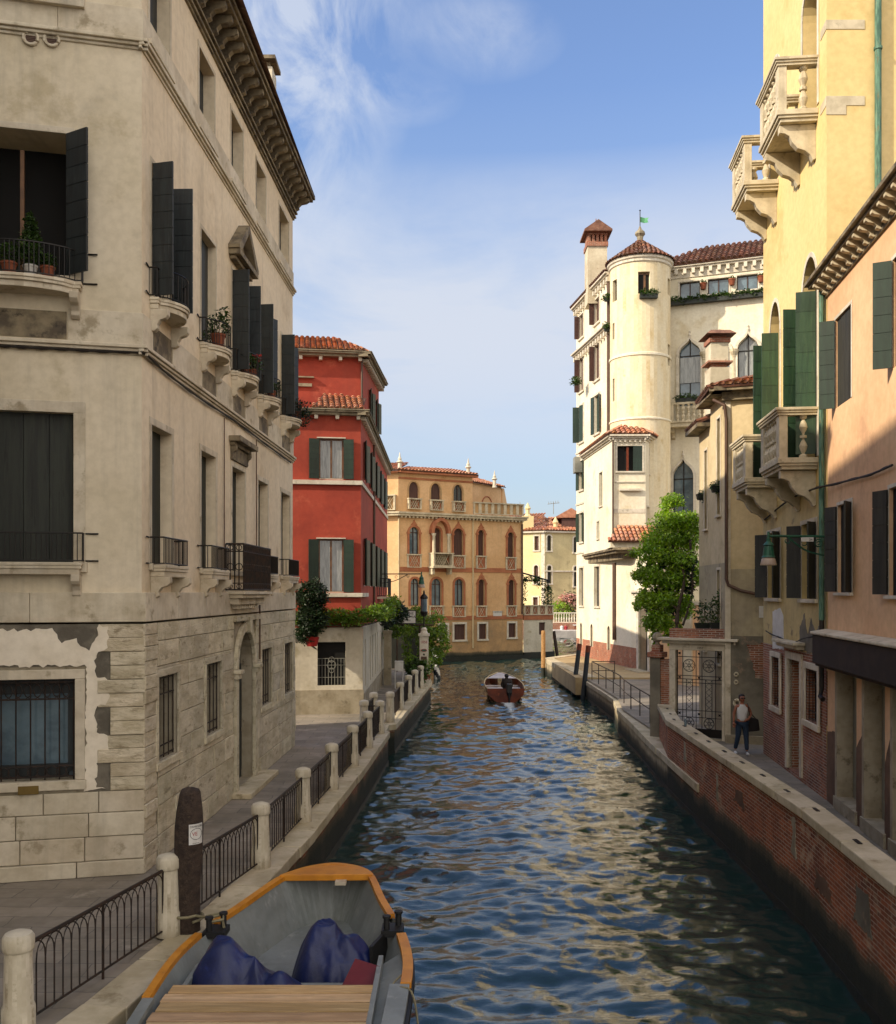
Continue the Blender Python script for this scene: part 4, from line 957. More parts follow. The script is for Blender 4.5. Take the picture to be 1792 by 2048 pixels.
# ================================================================== OCHRE PALAZZO
OA = (-3.86, 75.); OM = Fa(OA, (6.24, 80.5)); OL = Fa(OA, (-12, 76.6)); OR_ = Fa((6.24, 80.5), (6.9, 92), side=(20, 80))
OB = thing('ochre_palazzo', (1, 82, 0), 'ochre canal-end palazzo with terracotta window mouldings, stone balustrade and little obelisks on its roof', 'building')
X = lambda zx: 750 + zx / 4.358
Yp = lambda zy: 880 + zy / 4.358
def orect(x0, x1, y0, y1): return OM.rect(X(x0), X(x1), Yp(y0), Yp(y1))
oh = []; spec_ = []
for (x0, x1, y0, y1, kind) in ((298, 382, 757, 995, 'T'), (500, 572, 765, 1000, 'C'), (685, 767, 770, 1005, 'T'), (897, 950, 783, 1010, 'T'), (1155, 1210, 803, 1022, 'T'),
                               (308, 385, 1208, 1445, 'G'), (490, 578, 1208, 1445, 'G'), (692, 770, 1212, 1445, 'G'), (900, 955, 1215, 1445, 'S'), (1162, 1215, 1218, 1443, 'S')):
    h = hole(orect(x0, x1, y0, y1), .25, 'round'); oh.append(h); spec_.append((h, kind))
low = [hole(orect(*r), .2) for r in ((560, 630, 1612, 1745), (690, 785, 1606, 1742), (905, 970, 1602, 1735), (1163, 1225, 1597, 1720))]
top = [hole(orect(*r), .2, 'round', None) for r in ((295, 380, 362, 512), (487, 570, 375, 525), (683, 763, 388, 537))]
for h in top: h['zs'] = h['z1'] - .6
zc_ = 11.35; uB = OM.u(945); OLn = OM.L
mb = MB(); wallgrid(mb, OM, 0, OLn, 3.5, zc_, oh); wallgrid(mb, OM, 0, uB, zc_, 14.85, top); wallgrid(mb, OL, 0, 8, .2, 14.85, [])
wallgrid(mb, OR_, 0, 11, .2, zc_ + .5, [])
mb.poly([OM.p(0, 14.85), OM.p(uB, 14.85), OM.p(uB, 14.85, -8), OM.p(-6, 14.85, -8)]); mb.poly([OM.p(uB, zc_), OM.p(uB, zc_, -8), OM.p(uB, 14.85, -8), OM.p(uB, 14.85)])
mb.poly([OM.p(uB, zc_ + .45), OM.p(OLn, zc_ + .45), OM.p(OLn, zc_ + .45, -8), OM.p(uB, zc_ + .45, -8)])
mb.build('wall', M['ochre'], OB)
mb = MB(); wallgrid(mb, OM, 0, OLn, .2, 3.5, low); mb.build('wall', M['ochreLow'], OB)
mb = MB(); mb.fb(OM, -.1, OLn + .1, -1, .3, -.3, .12); mb.build('foot', M['algae'], OB)
for h, kind in spec_:
    st = dict(T='closed', C='closed', S='closed', G='glass')[kind]
    if h is oh[0]: st = 'glass'
    w_ = window(OB, OM, h, st, 'terra', .17, .06, sill=False, sh='shutB', pane='glassB', casing='woodD', mull=1, tr=h['zs'])
    if kind in 'TS':
        cu = (h['u0'] + h['u1']) / 2; mb = MB(); mb.fpr(OM, [(cu - .3, h['z1'] + .15), (cu + .3, h['z1'] + .15), (cu + .07, h['z1'] + .42), (cu + .05, h['z1'] + .55), (cu - .05, h['z1'] + .55), (cu - .07, h['z1'] + .42)], 0, .06)
        for s_ in (h['u0'] - .17, h['u1'] + .02): mb.fb(OM, s_ - .05, s_ + .2, h['zs'] - .12, h['zs'] + .02, 0, .12)
        mb.each('finial', M['terra'], w_)
def panel(F, u0, u1, z0, z1, parent, pr=.1, dia='terra', name='balustrade'):
    mb = MB(); wd = .13
    mb.fb(F, u0, u0 + wd, z0, z1, -.0, pr); mb.fb(F, u1 - wd, u1, z0, z1, 0, pr); mb.fb(F, u0 - .04, u1 + .04, z1, z1 + .1, 0, pr + .05); mb.fb(F, u0, u1, z0 - .06, z0, 0, pr)
    b = mb.build(name, M['balc'], parent)
    mb = MB(); mb.fb(F, u0 + wd, u1 - wd, z0, z1, 0, pr * .35); mb.build('panel', M[dia], b)
    mb = MB(); n = max(2, int((u1 - u0) / .22)); hh = (z1 - z0)
    for i in range(-3, n + 3):
        for s_ in (1, -1):
            a0 = u0 + wd + i * .2; pts = [(a0, z0), (a0 + .03, z0), (a0 + .03 + s_ * hh * .6, z1), (a0 + s_ * hh * .6, z1)]
            if min(p[0] for p in pts) > u0 + wd * .6 and max(p[0] for p in pts) < u1 - wd * .6: mb.fpr(F, pts, pr * .35, pr * .7)
    if mb.v: mb.build('lattice', M['balc'], b)
    return b
for h, kind in spec_:
    if kind == 'C': continue
    if h is oh[5]: continue
    panel(OM, h['u0'] - .2, h['u1'] + .2, h['z0'] - .98 if kind in 'TC' else h['z0'] - .85, h['z0'] - .08, OB)
for h in top: panel(OM, h['u0'] - .14, h['u1'] + .14, h['z0'] - .75, h['z0'] - .06, OB, .3)
for h in top:
    window(OB, OM, h, 'glass' if h is top[2] else 'closed', 'ochreLow', .12, .03, sill=False, sh='shutB', casing='woodD', pane='glass')
h = oh[1]   # central loggia window with columns and a balcony
a, b = OM.u(X(470)), OM.u(X(640)); zb0, zb1 = OM.z(X(470), Yp(1105)), OM.z(X(470), Yp(1000))
panel(OM, a, b, zb0 + .1, zb1 + .05, OB, .85)
mb = MB(); mb.fb(OM, a - .1, b + .1, zb0 - .1, zb0 + .03, 0, .95); mb.fb(OM, a, a + .2, zb0 - .6, zb0 - .1, 0, .6); mb.fb(OM, b - .2, b, zb0 - .6, zb0 - .1, 0, .6); mb.build('balcony', M['balc'], OB)
zt_ = OM.z(X(470), Yp(815))
for u in (a + .2, b - .2): mb = MB(); c = OM.p(u, 0, .45); mb.lathe((c.x, c.y, 0), [(.17, zb1 + .1), (.13, zb1 + .25), (.12, zt_ - .25), (.2, zt_)], 10); mb.build('column', M['balc'], OB, smooth=True)
mb = MB(); arch = dict(u0=a + .25, u1=b - .25, z0=zt_, z1=zt_ + 1.0, zs=zt_, arch='round'); frame_strip(mb, OM, arch, .25, 0, .5); mb.build('arch_hood', M['terra'], OB)
for h in low: window(OB, OM, h, 'closed', 'white', .16, .04, sh='shutB')
mb = MB(); mb.fb(OM, -.03, OLn, OM.z(797, 1143), OM.z(797, 1133.5), -.02, .05); mb.build('band', M['terra'], OB)
mb = MB(); mb.fb(OM, -.03, OLn, 3.3, 3.62, -.02, .05); mb.build('band', M['terra'], OB)
mb = MB()
for F, ln in ((OM, OLn), (OL, 8)): mb.fb(F, -.2, ln + .2, zc_ + .12, zc_ + .3, -.05, .4); mb.fb(F, -.2, ln + .25, zc_ + .3, zc_ + .42, -.05, .5)
cn = mb.build('cornice', M['balc'], OB)
for i in range(34): mb = MB(); u = i * OLn / 34 + .1; mb.fb(OM, u, u + .14, zc_ - .02, zc_ + .12, 0, .3); mb.build('corbel', M['balc'], cn)
mb = MB(); mb.fb(OM, -.25, uB + .3, 14.8, 14.95, -.05, .45); mb.fb(OL, -.3, 8, 14.8, 14.95, -.05, .45); mb.fb(OM, 0, uB, 14.35, 14.5, 0, .06); mb.build('cornice', M['terra'], OB)
eA, eB = OM.p(-.3, 15.0, .5), OM.p(uB + .3, 15.0, .5)
rL, rR = at(815, 927, 80.5), at(905, 940, 84.5)
roofplane(OB, [eA, eB, rR, rL], tw=.3, tl=.5); roofplane(OB, [OL.p(6, 15, .5), eA, rL, rL + Vector((-4, 1.5, .1))], tw=.3, tl=.5)
# roof terrace balustrade
n_ = 8; uT0 = uB + .05
for i in range(n_):
    u0 = uT0 + (OLn - uT0) * i / n_; u1 = uT0 + (OLn - uT0) * (i + 1) / n_; panel(OM, u0, u1, 11.95, 12.75, OB, .14, 'ochreLow')
panel(OL, .2, 1.6, 11.95, 13.0, OB, .3, 'ochreLow')
# set back attic block
q0, q1 = at(944, 975, 84), at(1003, 977, 88); AB = Fa((q0.x, q0.y), (q1.x, q1.y)); mb = MB(); wallgrid(mb, AB, -1, AB.L, 11.4, 15.1, []); 
AR = Fa((q1.x, q1.y), (q1.x + .4, q1.y + 6), side=(30, 88)); wallgrid(mb, AR, 0, 6, 11.4, 15.1, [])
mb.fpr(AB, [(AB.L, 11.4), (AB.L + 1.6, 11.4), (AB.L + .3, 15.0), (AB.L, 15.0)], -.6, .1); mb.build('attic', M['ochre'], OB)
roofplane(OB, [AB.p(-1, 15.1, .3), AB.p(AB.L + .3, 15.1, .3), AB.p(AB.L - .6, 16.2, -3), AB.p(-1, 16.2, -3)], tw=.3, tl=.5)
mb = MB(); frame_strip(mb, AB, dict(u0=1.6, u1=3.2, z0=11.6, z1=14, zs=13.2, arch='round'), .1, 0, .05); mb.build('blind_arch', M['terra'], OB)
for px, py0, py1, Yd in ((799.5, 941, 904, 75), (936.5, 951, 916, 78.5), (989, 973, 941, 85), (1040, 1017, 1003, 80.4)):
    b0, b1 = at(px, py0, Yd), at(px, py1, Yd); hh = b1.z - b0.z; s_ = hh / 1.5
    mb = MB(); mb.lathe((b0.x, b0.y, b0.z - .1), [(.22 * s_, 0), (.17 * s_, hh * .1), (.15 * s_, hh * .46), (.27 * s_, hh * .52), (.25 * s_, hh * .57), (.13 * s_, hh * .62), (.16 * s_, hh * .70), (.07 * s_, hh * .82), (.05 * s_, hh * .95), (.01, hh + .1)], 8)
    mb.build('obelisk', M['white'], OB)
mb = MB()
for px in (796.5, 945): mb.tube([OM.p(OM.u(px), 11.3, .08), OM.p(OM.u(px), 1.0, .08)], .07, 6)
mb.each('downpipe', M['tanlit'], OB); mb = MB(); mb.tube([OM.p(OLn - .12, 11.2, .1), OM.p(OLn - .12, 3.7, .1)], .08, 6); mb.build('downpipe', M['pipe'], OB)
mb = MB(); a, b = OM.u(X(1028)), OM.u(X(1103)); z0, z1 = OM.z(X(1028), Yp(1535)), OM.z(X(1028), Yp(1490)); mb.fb(OM, a, b, z0, z1, 0, .06); pl_ = mb.build('street_sign', M['signW'], OB)
text('C. BAROZZI', .2, OM.p((a + b) / 2, z0 + .28, .07), OM.p(1, 0) - OM.p(0, 0), (0, 0, 1), 'ac', pl_, ext=.004)
# low wing with terrace
OW = Fa((6.3, 80.6), (8.9, 82.0)); OW2 = Fa((8.9, 82.), (9.4, 90), side=(30, 85)); ww = hole(OW.rect(X(1430), X(1484), Yp(1590), Yp(1700)), .2)
WB = thing('terrace_wing', (7.6, 83, 0), 'low white wing with a brick-panelled terrace balustrade, attached to the ochre palazzo', 'building')
mb = MB(); wallgrid(mb, OW, 0, OW.L, .45, 3.2, [ww]); wallgrid(mb, OW2, 0, 8, .45, 3.6, []); mb.poly([OW.p(0, 3.55), OW.p(OW.L, 3.55), OW2.p(8, 3.55), OW2.p(8, 3.55) - Vector((3, 0, 0))]); mb.build('wall', M['whitewall'], WB)
mb = MB(); mb.fb(OW, 0, OW.L + .1, -1, .5, -.3, .15); mb.fb(OW2, 0, 8, -1, .5, -.3, .12); mb.build('foot', M['algae'], WB)
mb = MB(); mb.fb(OW, 0, OW.L + .04, 3.2, 3.6, -.1, .05); mb.build('band', M['terra'], WB); window(WB, OW, ww, 'closed', None, sh='shutB')
for i in range(4): panel(OW, OW.L * i / 4, OW.L * (i + 1) / 4, 3.68, 4.35, WB, .12, 'brickred')
pg = thing('pergola', (7.6, 82.5, 3.6), 'iron pergola with climbing vines over the low white terrace wing', 'pergola'); mb = MB()
for u in (.25, OW.L - .15): mb.tube([OW.p(u, 3.6, -.5), OW.p(u, 6.6, -.5)], .06, 6)
mb.tube([OW.p(0, 7.2, -.5), OW.p(OW.L, 6.5, -.5)], .07, 6); mb.tube([OW.p(0, 6.5, -.5), OW.p(OW.L, 6.45, -.5)], .05, 6); mb.build('iron_frame', M['iron'], pg)
foliage('vine', 'leafM', pg, [(OW.p(.25, 5.6, -.4), .25, .25, 1.6), (OW.p(OW.L - .3, 5.0, -.4), .5, .4, 1.5), (OW.p(1.0, 6.6, -.4), 1., .3, .25), (OW.p(OW.L * .6, 6.4, -.4), .5, .3, .4)], 900, .22, 5)
# ================================================================== FAR SHORE
fc = Vector((13.54, 135)); FL = Fa(fc, (fc.x - 9, fc.y + 4.5)); FR = Fa(fc, (fc.x + 16, fc.y + 5.5))
FBd = thing('villa', (16, 142, 1), 'pale yellow villa with a red hipped roof across the wide canal', 'building')
fh = []; 
for (x0, x1, y0, y1) in ((1390, 1428, 838, 962), ): fh.append((FL, hole(FL.rect(X(x0), X(x1), Yp(y0), Yp(y1)), .3)))
for (x0, x1, y0, y1) in ((1385, 1424, 1092, 1250), (1378, 1420, 1370, 1440)): fh.append((FL, hole(FL.rect(X(x0), X(x1), Yp(y0), Yp(y1)), .3, 'round' if y0 == 1092 else None)))
for (x0, x1, y0, y1) in ((1500, 1535, 830, 965), (1502, 1537, 1095, 1250), (1730, 1762, 845, 980), (1732, 1765, 1100, 1275)): fh.append((FR, hole(FR.rect(X(x0), X(x1), Yp(y0), Yp(y1)), .3, 'round')))
mb = MB(); wallgrid(mb, FL, 0, FL.L, 1, 13.9, [h for F, h in fh if F is FL]); mb.build('wall', M['farwall'], FBd)
mb = MB(); wallgrid(mb, FR, 0, FR.L, 1, 13.9, [h for F, h in fh if F is FR]); mb.build('wall', M['farshade'], FBd)
for F, h in fh: window(FBd, F, h, 'closed', 'white', .2, .08, sh='shutB' if F is FL else 'shutK')
mb = MB(); mb.fb(FL, 0, .5, 1, 13.9, 0, .06); mb.fb(FL, -.3, FL.L, 13.9, 14.15, -.1, .4); mb.fb(FR, -.3, FR.L, 13.9, 14.15, -.1, .4); mb.fb(FR, 0, FR.L, 8.4, 8.6, 0, .15); mb.build('cornice', M['white'], FBd)
ap1, ap2 = at(1087, 1021, 143), at(1170, 1030, 150)
roofplane(FBd, [FL.p(-.4, 14.2, .5), FL.p(FL.L, 14.2, .5), ap1 + Vector((-7, 4, -.4)), ap1], tw=.45, tl=.8); roofplane(FBd, [FR.p(-.4, 14.2, .5), FR.p(FR.L, 14.2, .5), ap2, ap1], tw=.45, tl=.8)
mb = MB(); d0 = at(1124, 1058, 138); mb.box(d0.x, d0.x + 2.6, d0.y, d0.y + 4, d0.z, d0.z + 1.5); dm = mb.build('dormer', M['shutB'], FBd)
mb = MB(); mb.prism([(d0.x - 1.2, d0.y - .3, d0.z + 1.6), (d0.x + 1.3, d0.y - .3, d0.z + 3.0), (d0.x + 3.6, d0.y - .3, d0.z + 1.6)], [(d0.x - 1.2, d0.y + 5, d0.z + 1.6), (d0.x + 1.3, d0.y + 5, d0.z + 3.0), (d0.x + 3.6, d0.y + 5, d0.z + 1.6)]); mb.build('dormer_roof', M['tile'], dm)
for px, py in ((1055.5, 1024), (1111, 1052)):
    c = at(px, py, 137); mb = MB(); mb.box(c.x - .8, c.x + .8, c.y - .5, c.y + .6, c.z - 3.2, c.z - .6); mb.lathe((c.x, c.y, c.z - .6), [(.55, 0), (.3, .3), (.3, .9), (.45, 1.1), (.05, 1.9)], 8); mb.build('chimney', M['farwall'], FBd)
an = thing('aerial', tuple(at(1107, 1028, 146)), 'thin television aerial on the red roof of the far villa', 'aerial'); a0 = at(1107, 1028, 146); mb = MB(); mb.tube([a0, a0 + Vector((0, 0, 1.8))], .05, 5); mb.tube([a0 + Vector((-.9, 0, 1.5)), a0 + Vector((.9, 0, 1.7))], .04, 4)
for i in range(5): mb.tube([a0 + Vector((-.7 + i * .35, -.3, 1.52 + i * .04)), a0 + Vector((-.7 + i * .35, .3, 1.52 + i * .04)), a0 + Vector((-.7 + i * .35, .3, 1.9 + i * .04))], .03, 4)
mb.build('antenna', M['ac'], an)
# red roof further right
fq = at(1150, 1025, 150); mb = MB(); mb.box(fq.x - 3.5, fq.x + 12, 150, 160, 1, fq.z - 1.6); hh_ = thing('distant_house', (fq.x, 155, 1), 'rooftop of a further cream house showing just above the villa, at the tower house edge', 'building'); mb.build('wall', M['farwall'], hh_)
mb = MB(); mb.prism([(fq.x - 4, 149.5, fq.z - 1.6), (fq.x + 12, 149.5, fq.z - 1.6), (fq.x + 12, 160, fq.z - 1.6), (fq.x - 4, 160, fq.z - 1.6)], [(fq.x - .5, 154, fq.z + .1), (fq.x + 9, 154, fq.z + .1), (fq.x + 9, 156, fq.z + .1), (fq.x - .5, 156, fq.z + .1)]); mb.build('roof', M['tile'], hh_)
mb = MB(); mb.box(4, 60, 124, 180, -1, 1.6); struct(mb.build('terrain', M['brickred']))
gl = MB(); t = thing('garden_fence', (14, 124.3, 1.6), 'white balustrade on the red quay wall across the wide canal', 'fence')
for i in range(40): gl.lathe((10 + i * .33, 124.3, 1.6), [(.07, 0), (.12, .5), (.05, .8), (.1, 1.2)], 5)
gl.build('baluster_row', M['white'], t); mb = MB(); mb.box(9.8, 24, 124.2, 124.45, 2.8, 2.95); mb.box(9.8, 24, 124.2, 124.45, 1.6, 1.72); mb.build('rail', M['white'], t)
def shrub(lab, c, blobs, mat, n, size, seed, cat='shrub', extra=None):
    t_ = thing('shrub', c, lab, cat); foliage('foliage', mat, t_, blobs, n, size, seed)
    mb = MB(); mb.tube([c, (c[0], c[1], blobs[0][0][2])], .07, 5); mb.build('stem', M['bark'], t_)
    if extra: foliage('blossom', extra[0], t_, extra[1], extra[2], size, seed + 1)
g = at(1122, 1222, 127); shrub('round green shrub behind the white balustrade across the canal', (g.x, g.y, 1.6), [(g, 1.6, 1.2, 1.5)], 'leaf', 1200, .3, 11)
g = at(1137, 1203, 128); shrub('pink flowering oleander behind the white balustrade across the canal', (g.x, g.y, 1.6), [(g + Vector((.3, 0, -1)), 2.0, 1.4, 2.3)], 'leafD', 1500, .3, 12, extra=('pink', [(g, 1.8, 1.3, 1.2)], 900))
# white taxi boat crossing
t = thing('motorboat', (16, 118, 0), 'white passenger launch crossing on the wide canal beyond the landing', 'boat')
mb = MB(); mb.prism([(13.2, 117.5, -.1), (21, 117.2, -.1), (21, 119, -.1), (13.2, 118.9, -.1)], [(12.8, 117.2, .95), (21, 116.9, .85), (21, 119.3, .85), (12.8, 119.0, .95)]); mb.build('hull', M['boatin'], t, bevel=.08)
mb = MB(); mb.box(15.6, 20, 117.4, 119, 1.0, 1.45); mb.build('cabin', M['varn'], t); mb = MB(); mb.box(15.4, 20.2, 117.3, 119.1, 1.45, 1.56); mb.build('cabin_roof', M['boatin'], t)
for k, (xx, mt, cl) in enumerate(((13.9, 'top', 'white shirt'), (14.4, 'inkR', 'pinkish red top'))):
    pt = thing('person', (xx, 118, .8), 'passenger in a %s sitting in the white launch' % cl, 'person')
    skin('body', 'skin', pt, [(0, 0, .1, .14), (0, 0, .35, .16), (0, 0, .55, .17), (0, 0, .68, .07), (0, 0, .82, .10), (-.24, 0, .5, .06), (-.28, -.1, .25, .045), (.24, 0, .5, .06), (.28, -.1, .25, .045)], [(0, 1), (1, 2), (2, 3), (3, 4), (2, 5), (5, 6), (2, 7), (7, 8)], 1)
    mb = MB(); mb.lathe((xx, 118, .85), [(.2, 0), (.21, .3), (.24, .48), (.1, .6)], 8); mb.build('shirt', M[mt], pt)
# ================================================================== TOWER HOUSE
TH = thing('tower_house', (13, 62, 1), 'tall cream house with a round tile-capped turret and gothic windows', 'building')
T1 = Fa((9.05, 68), (11.3, 52)); T2 = Fa((13.6, 61.1), (19.9, 58.7)); T0 = Fa((9.05, 68), (14, 76), side=(0, 90))
def yu(F, y): return (y - F.A.y) / F.d.y
cols = [(67.2, 66.2), (63.6, 62.5)]; t1h = []
rows = [(23.1, 24.7, 'r'), (19.4, 21.7, 'r'), (15.9, 18.4, 'g'), (12.6, 14.6, 'g'), (9.0, 11.0, 'g'), (4.6, 7.2, 'c')]
for z0, z1, k in rows:
    for a, b in cols: t1h.append((hole([yu(T1, a), yu(T1, b), z0, z1], .2), k))
for a in (67, 64.5, 60.8): t1h.append((hole([yu(T1, a), yu(T1, a) + .5, 1.9, 3.4], .2, 'round'), 'd'))
door = hole([yu(T1, 54.9), yu(T1, 53.4), 1.1, 5.0], .5)
uE = yu(T1, 60.2); uL = T1.L
mb = MB(); wallgrid(mb, T1, 0, uE, 7.7, 25.4, [h for h, k in t1h]); wallgrid(mb, T1, 0, uL, 2.3, 7.7, [h for h, k in t1h] + [door])
mb.poly([(9.05, 68, 1), (16, 75, 1), (16, 75, 25.4), (9.05, 68, 25.4)]); mb.poly([T1.p(0, 25.4), T1.p(uE, 25.4), (14, 61, 25.4), (16, 75, 25.4)])
mb.build('wall', M['cream'], TH)
mb = MB(); wallgrid(mb, T1, 0, uL, .9, 2.3, [h for h, k in t1h] + [door]); mb.build('plinth_wall', M['brickred'], TH)
for h, k in t1h:
    if k == 'd': window(TH, T1, h, 'dark', 'cream', .08, .03, sill=False)
    else: window(TH, T1, h, 'closed' if k != 'c' else 'dark', 'white', .13, .05, sh=dict(r='shutB', g='shutR', c='shutG')[k], shw=(.32 if k == 'r' else .42) if k in 'rg' and h['z0'] > 8 and h is not t1h[7][0] else None, ang=(75, 160) if h is t1h[4][0] else (88, None) if k == 'r' else (10, 14))
for z in (21.95, 25.2):
    mb = MB(); mould(mb, T1, -.2, uE, z, [(.12, .12), (.25, .1), (.38, .1)]); cn = mb.build('cornice', M['white'], TH)
    for i in range(14): mb = MB(); u = .1 + i * (uE - .3) / 13; mb.fb(T1, u, u + .2, z - .28, z - .001, 0, .26); mb.build('corbel', M['white'], cn)
mb = MB()
for z in (15.2, 11.6, 8.2): mb.fb(T1, -.05, uE if z > 8 else uL - 2, z, z + .12, 0, .06)
mb.build('string_course', M['white'], TH)
# main roof behind the turret
roofplane(TH, [T1.p(-.2, 25.55, .4), T1.p(uE, 25.55, .4), Vector((13, 63, 27.3)), Vector((12, 69, 27.3))], 'tileOld', tw=.3, tl=.45)
# pale chimney tower
cc = at(1192, 470, 64); mb = MB(); hw = .64; zt = at(1192, 499, 64).z
mb.box(cc.x - hw, cc.x + hw, 63.4, 64.8, 24.5, zt); ch = mb.build('chimney', M['creamW'], TH)
mb = MB(); mb.box(cc.x - hw - .06, cc.x + hw + .06, 63.3, 64.9, zt, zt + .3)
for i in range(5): x = cc.x - hw + .02 + i * (2 * hw - .2) / 4; mb.box(x, x + .16, 63.36, 64.8, zt + .3, zt + .75)
mb.box(cc.x - hw, cc.x + hw, 63.6, 64.6, zt + .3, zt + .75); mb.box(cc.x - hw - .02, cc.x + hw + .02, 63.32, 64.86, zt + .75, zt + .9); mb.build('brick_collar', M['brickred'], ch)
mb = MB(); za = zt + .85; y0, y1 = 62.9, 65.2
mb.prism([(cc.x - hw - .27, y0, za), (cc.x + hw + .27, y0, za), (cc.x + hw + .27, y0, za + .12), (cc.x, y0, za + .75), (cc.x - hw - .27, y0, za + .12)], [(cc.x - hw - .27, y1, za), (cc.x + hw + .27, y1, za), (cc.x + hw + .27, y1, za + .12), (cc.x, y1, za + .75), (cc.x - hw - .27, y1, za + .12)])
mb.lathe((cc.x, 64, za + .7), [(.12, 0), (.05, .25), (.02, .5)], 6); mb.build('chimney_hood', M['tileOld'], ch)
# turret
TC = Vector((11.88, 59.7, 0)); TR = 1.84
def cyl(r, z0, z1, holes=(), n=48, dp=.25):
    mb = MB(); zs = sorted({z0, z1, *[h[2] for h in holes], *[h[3] for h in holes]}); an = [i * 360 / n for i in range(n)]
    P = lambda a, z, rr=r: TC + Vector((rr * math.cos(R(a)), rr * math.sin(R(a)), z))
    for i in range(n):
        a, b = an[i], an[i] + 360 / n
        for c, d in zip(zs, zs[1:]):
            if any(h[0] <= (a + b) / 2 <= h[1] and h[2] < (c + d) / 2 < h[3] for h in holes): continue
            mb.poly([P(a, c), P(b, c), P(b, d), P(a, d)])
    for a0, a1, c, d in holes:
        st = 360 / n; ai = [a for a in an if a0 <= a + st / 2 <= a1]; lo, hi = ai[0], ai[-1] + st
        for a in (lo, hi): mb.poly([P(a, c), P(a, d), P(a, d, r - dp), P(a, c, r - dp)])
        for z in (c, d): mb.poly([P(lo, z), P(hi, z), P(hi, z, r - dp), P(lo, z, r - dp)])
    return mb, P
mb, P = cyl(TR, 8, 25.55, [(255, 277, 23.45, 24.75), (192, 205, 21.0, 22.0), (192, 205, 17.2, 18.6), (195, 207, 23.3, 24.6), (322, 334, 19.3, 20.6), (322, 334, 23.6, 24.6)])
o_ = mb.build('turret', M['creamT'], TH)
mb, P2 = cyl(TR - .2, 16, 25); mb.build('turret_opening', M['dark'], o_)
def ring(z, prof, mat='cream', name='turret_band'):
    mb = MB(); mb.lathe(TC + Vector((0, 0, z)), prof, 48); return mb.build(name, M[mat], o_)
ring(25.35, [(TR, 0), (TR + .08, .06), (TR + .08, .2), (TR + .16, .26), (TR + .2, .4), (TR, .42)], 'white'); ring(19.75, [(TR, 0), (TR + .06, .03), (TR + .06, .16), (TR, .2)]); ring(15.9, [(TR, 0), (TR + .06, .03), (TR + .06, .12), (TR, .16)])
# turret window frame and glass
th_ = Fa((TC.x - .62 - .1, TC.y - TR + .12 + .1), (TC.x + .62 - .1, TC.y - TR + .12 - .02)); mb = MB(); hh = dict(u0=.28, u1=1.2, z0=23.45, z1=24.75)
mb.fb(th_, .22, 1.1, 23.45, 24.72, -.12, -.09); gw = mb.build('window_pane', M['glassB'], o_)
mb = MB()
for a, b in ((.2, .3), (.6, .72), (1.0, 1.12)): mb.fb(th_, a, b, 23.45, 24.72, -.09, -.03)
mb.fb(th_, .2, 1.12, 24.62, 24.74, -.09, -.03); mb.build('casing', M['wood'], gw)
# tiled cone
mb = MB(); zb, ap = 25.74, 27.25; RR = TR + .24; sl = math.hypot(RR, ap - zb); rows_ = 8
for j in range(rows_):
    r0 = RR * (1 - j / rows_); r1 = max(.05, RR * (1 - (j + 1.15) / rows_)); z0 = zb + (ap - zb) * j / rows_; z1 = zb + (ap - zb) * min(1, (j + 1.15) / rows_); n = max(8, int(2 * math.pi * r0 / .3)); 
    for i in range(n):
        a = 2 * math.pi * (i + .5 * (j % 2)) / n; hw0 = math.pi * r0 / n * .95; hw1 = math.pi * r1 / n * .95; ra = Vector((math.cos(a), math.sin(a), 0)); ta = Vector((-ra.y, ra.x, 0)); nn = Vector((ra.x * .55, ra.y * .55, .85)); vs = []
        for rr, zz, hw_, lf in ((r0, z0, hw0, .05), (r1, z1, hw1, 0)):
            for k in range(5): t_ = math.pi * k / 4; vs.append(TC + ra * rr + ta * hw_ * math.cos(t_) + nn * (math.sin(t_) * .1 + lf) + Vector((0, 0, zz)))
        mb.add(vs, [(k, k + 1, 6 + k, 5 + k) for k in range(4)] + [(0, 1, 2, 3, 4)])
mb.build('turret_roof', M['tileOld'], TH, smooth=True)
mb = MB(); mb.lathe(TC, [(RR - .02, 25.72), (.02, 27.2)], 32); mb.build('roof_bed', M['tilebase'], o_)
mb = MB(); mb.lathe(TC + Vector((0, 0, 27.15)), [(.16, 0), (.2, .35), (.32, .5), (.3, .62), (.12, .8), (.04, 1.0)], 10); mb.build('turret_finial', M['eave'], TH)
fl = thing('weather_flag', (TC.x, TC.y, 28.1), 'small green swallow-tailed flag on a mast above the turret', 'flag'); mb = MB(); mb.tube([TC + Vector((0, 0, 28.0)), TC + Vector((0, 0, 29.1 + .0))], .028, 6); mb.lathe(TC + Vector((0, 0, 29.08)), [(.02, 0), (.06, .05), (.02, .1)], 6); mb.build('mast', M['iron'], fl)
mb = MB(); pts = [(.02, 28.75), (.30, 28.68), (.52, 28.66), (.44, 28.52), (.50, 28.36), (.28, 28.38), (.02, 28.42)]
mb.prism([TC + Vector((x, .10 * math.sin(x * 9), z)) for x, z in pts], [TC + Vector((x, .10 * math.sin(x * 9) + .012, z)) for x, z in pts]); mb.build('flag', M['flagG'], fl)
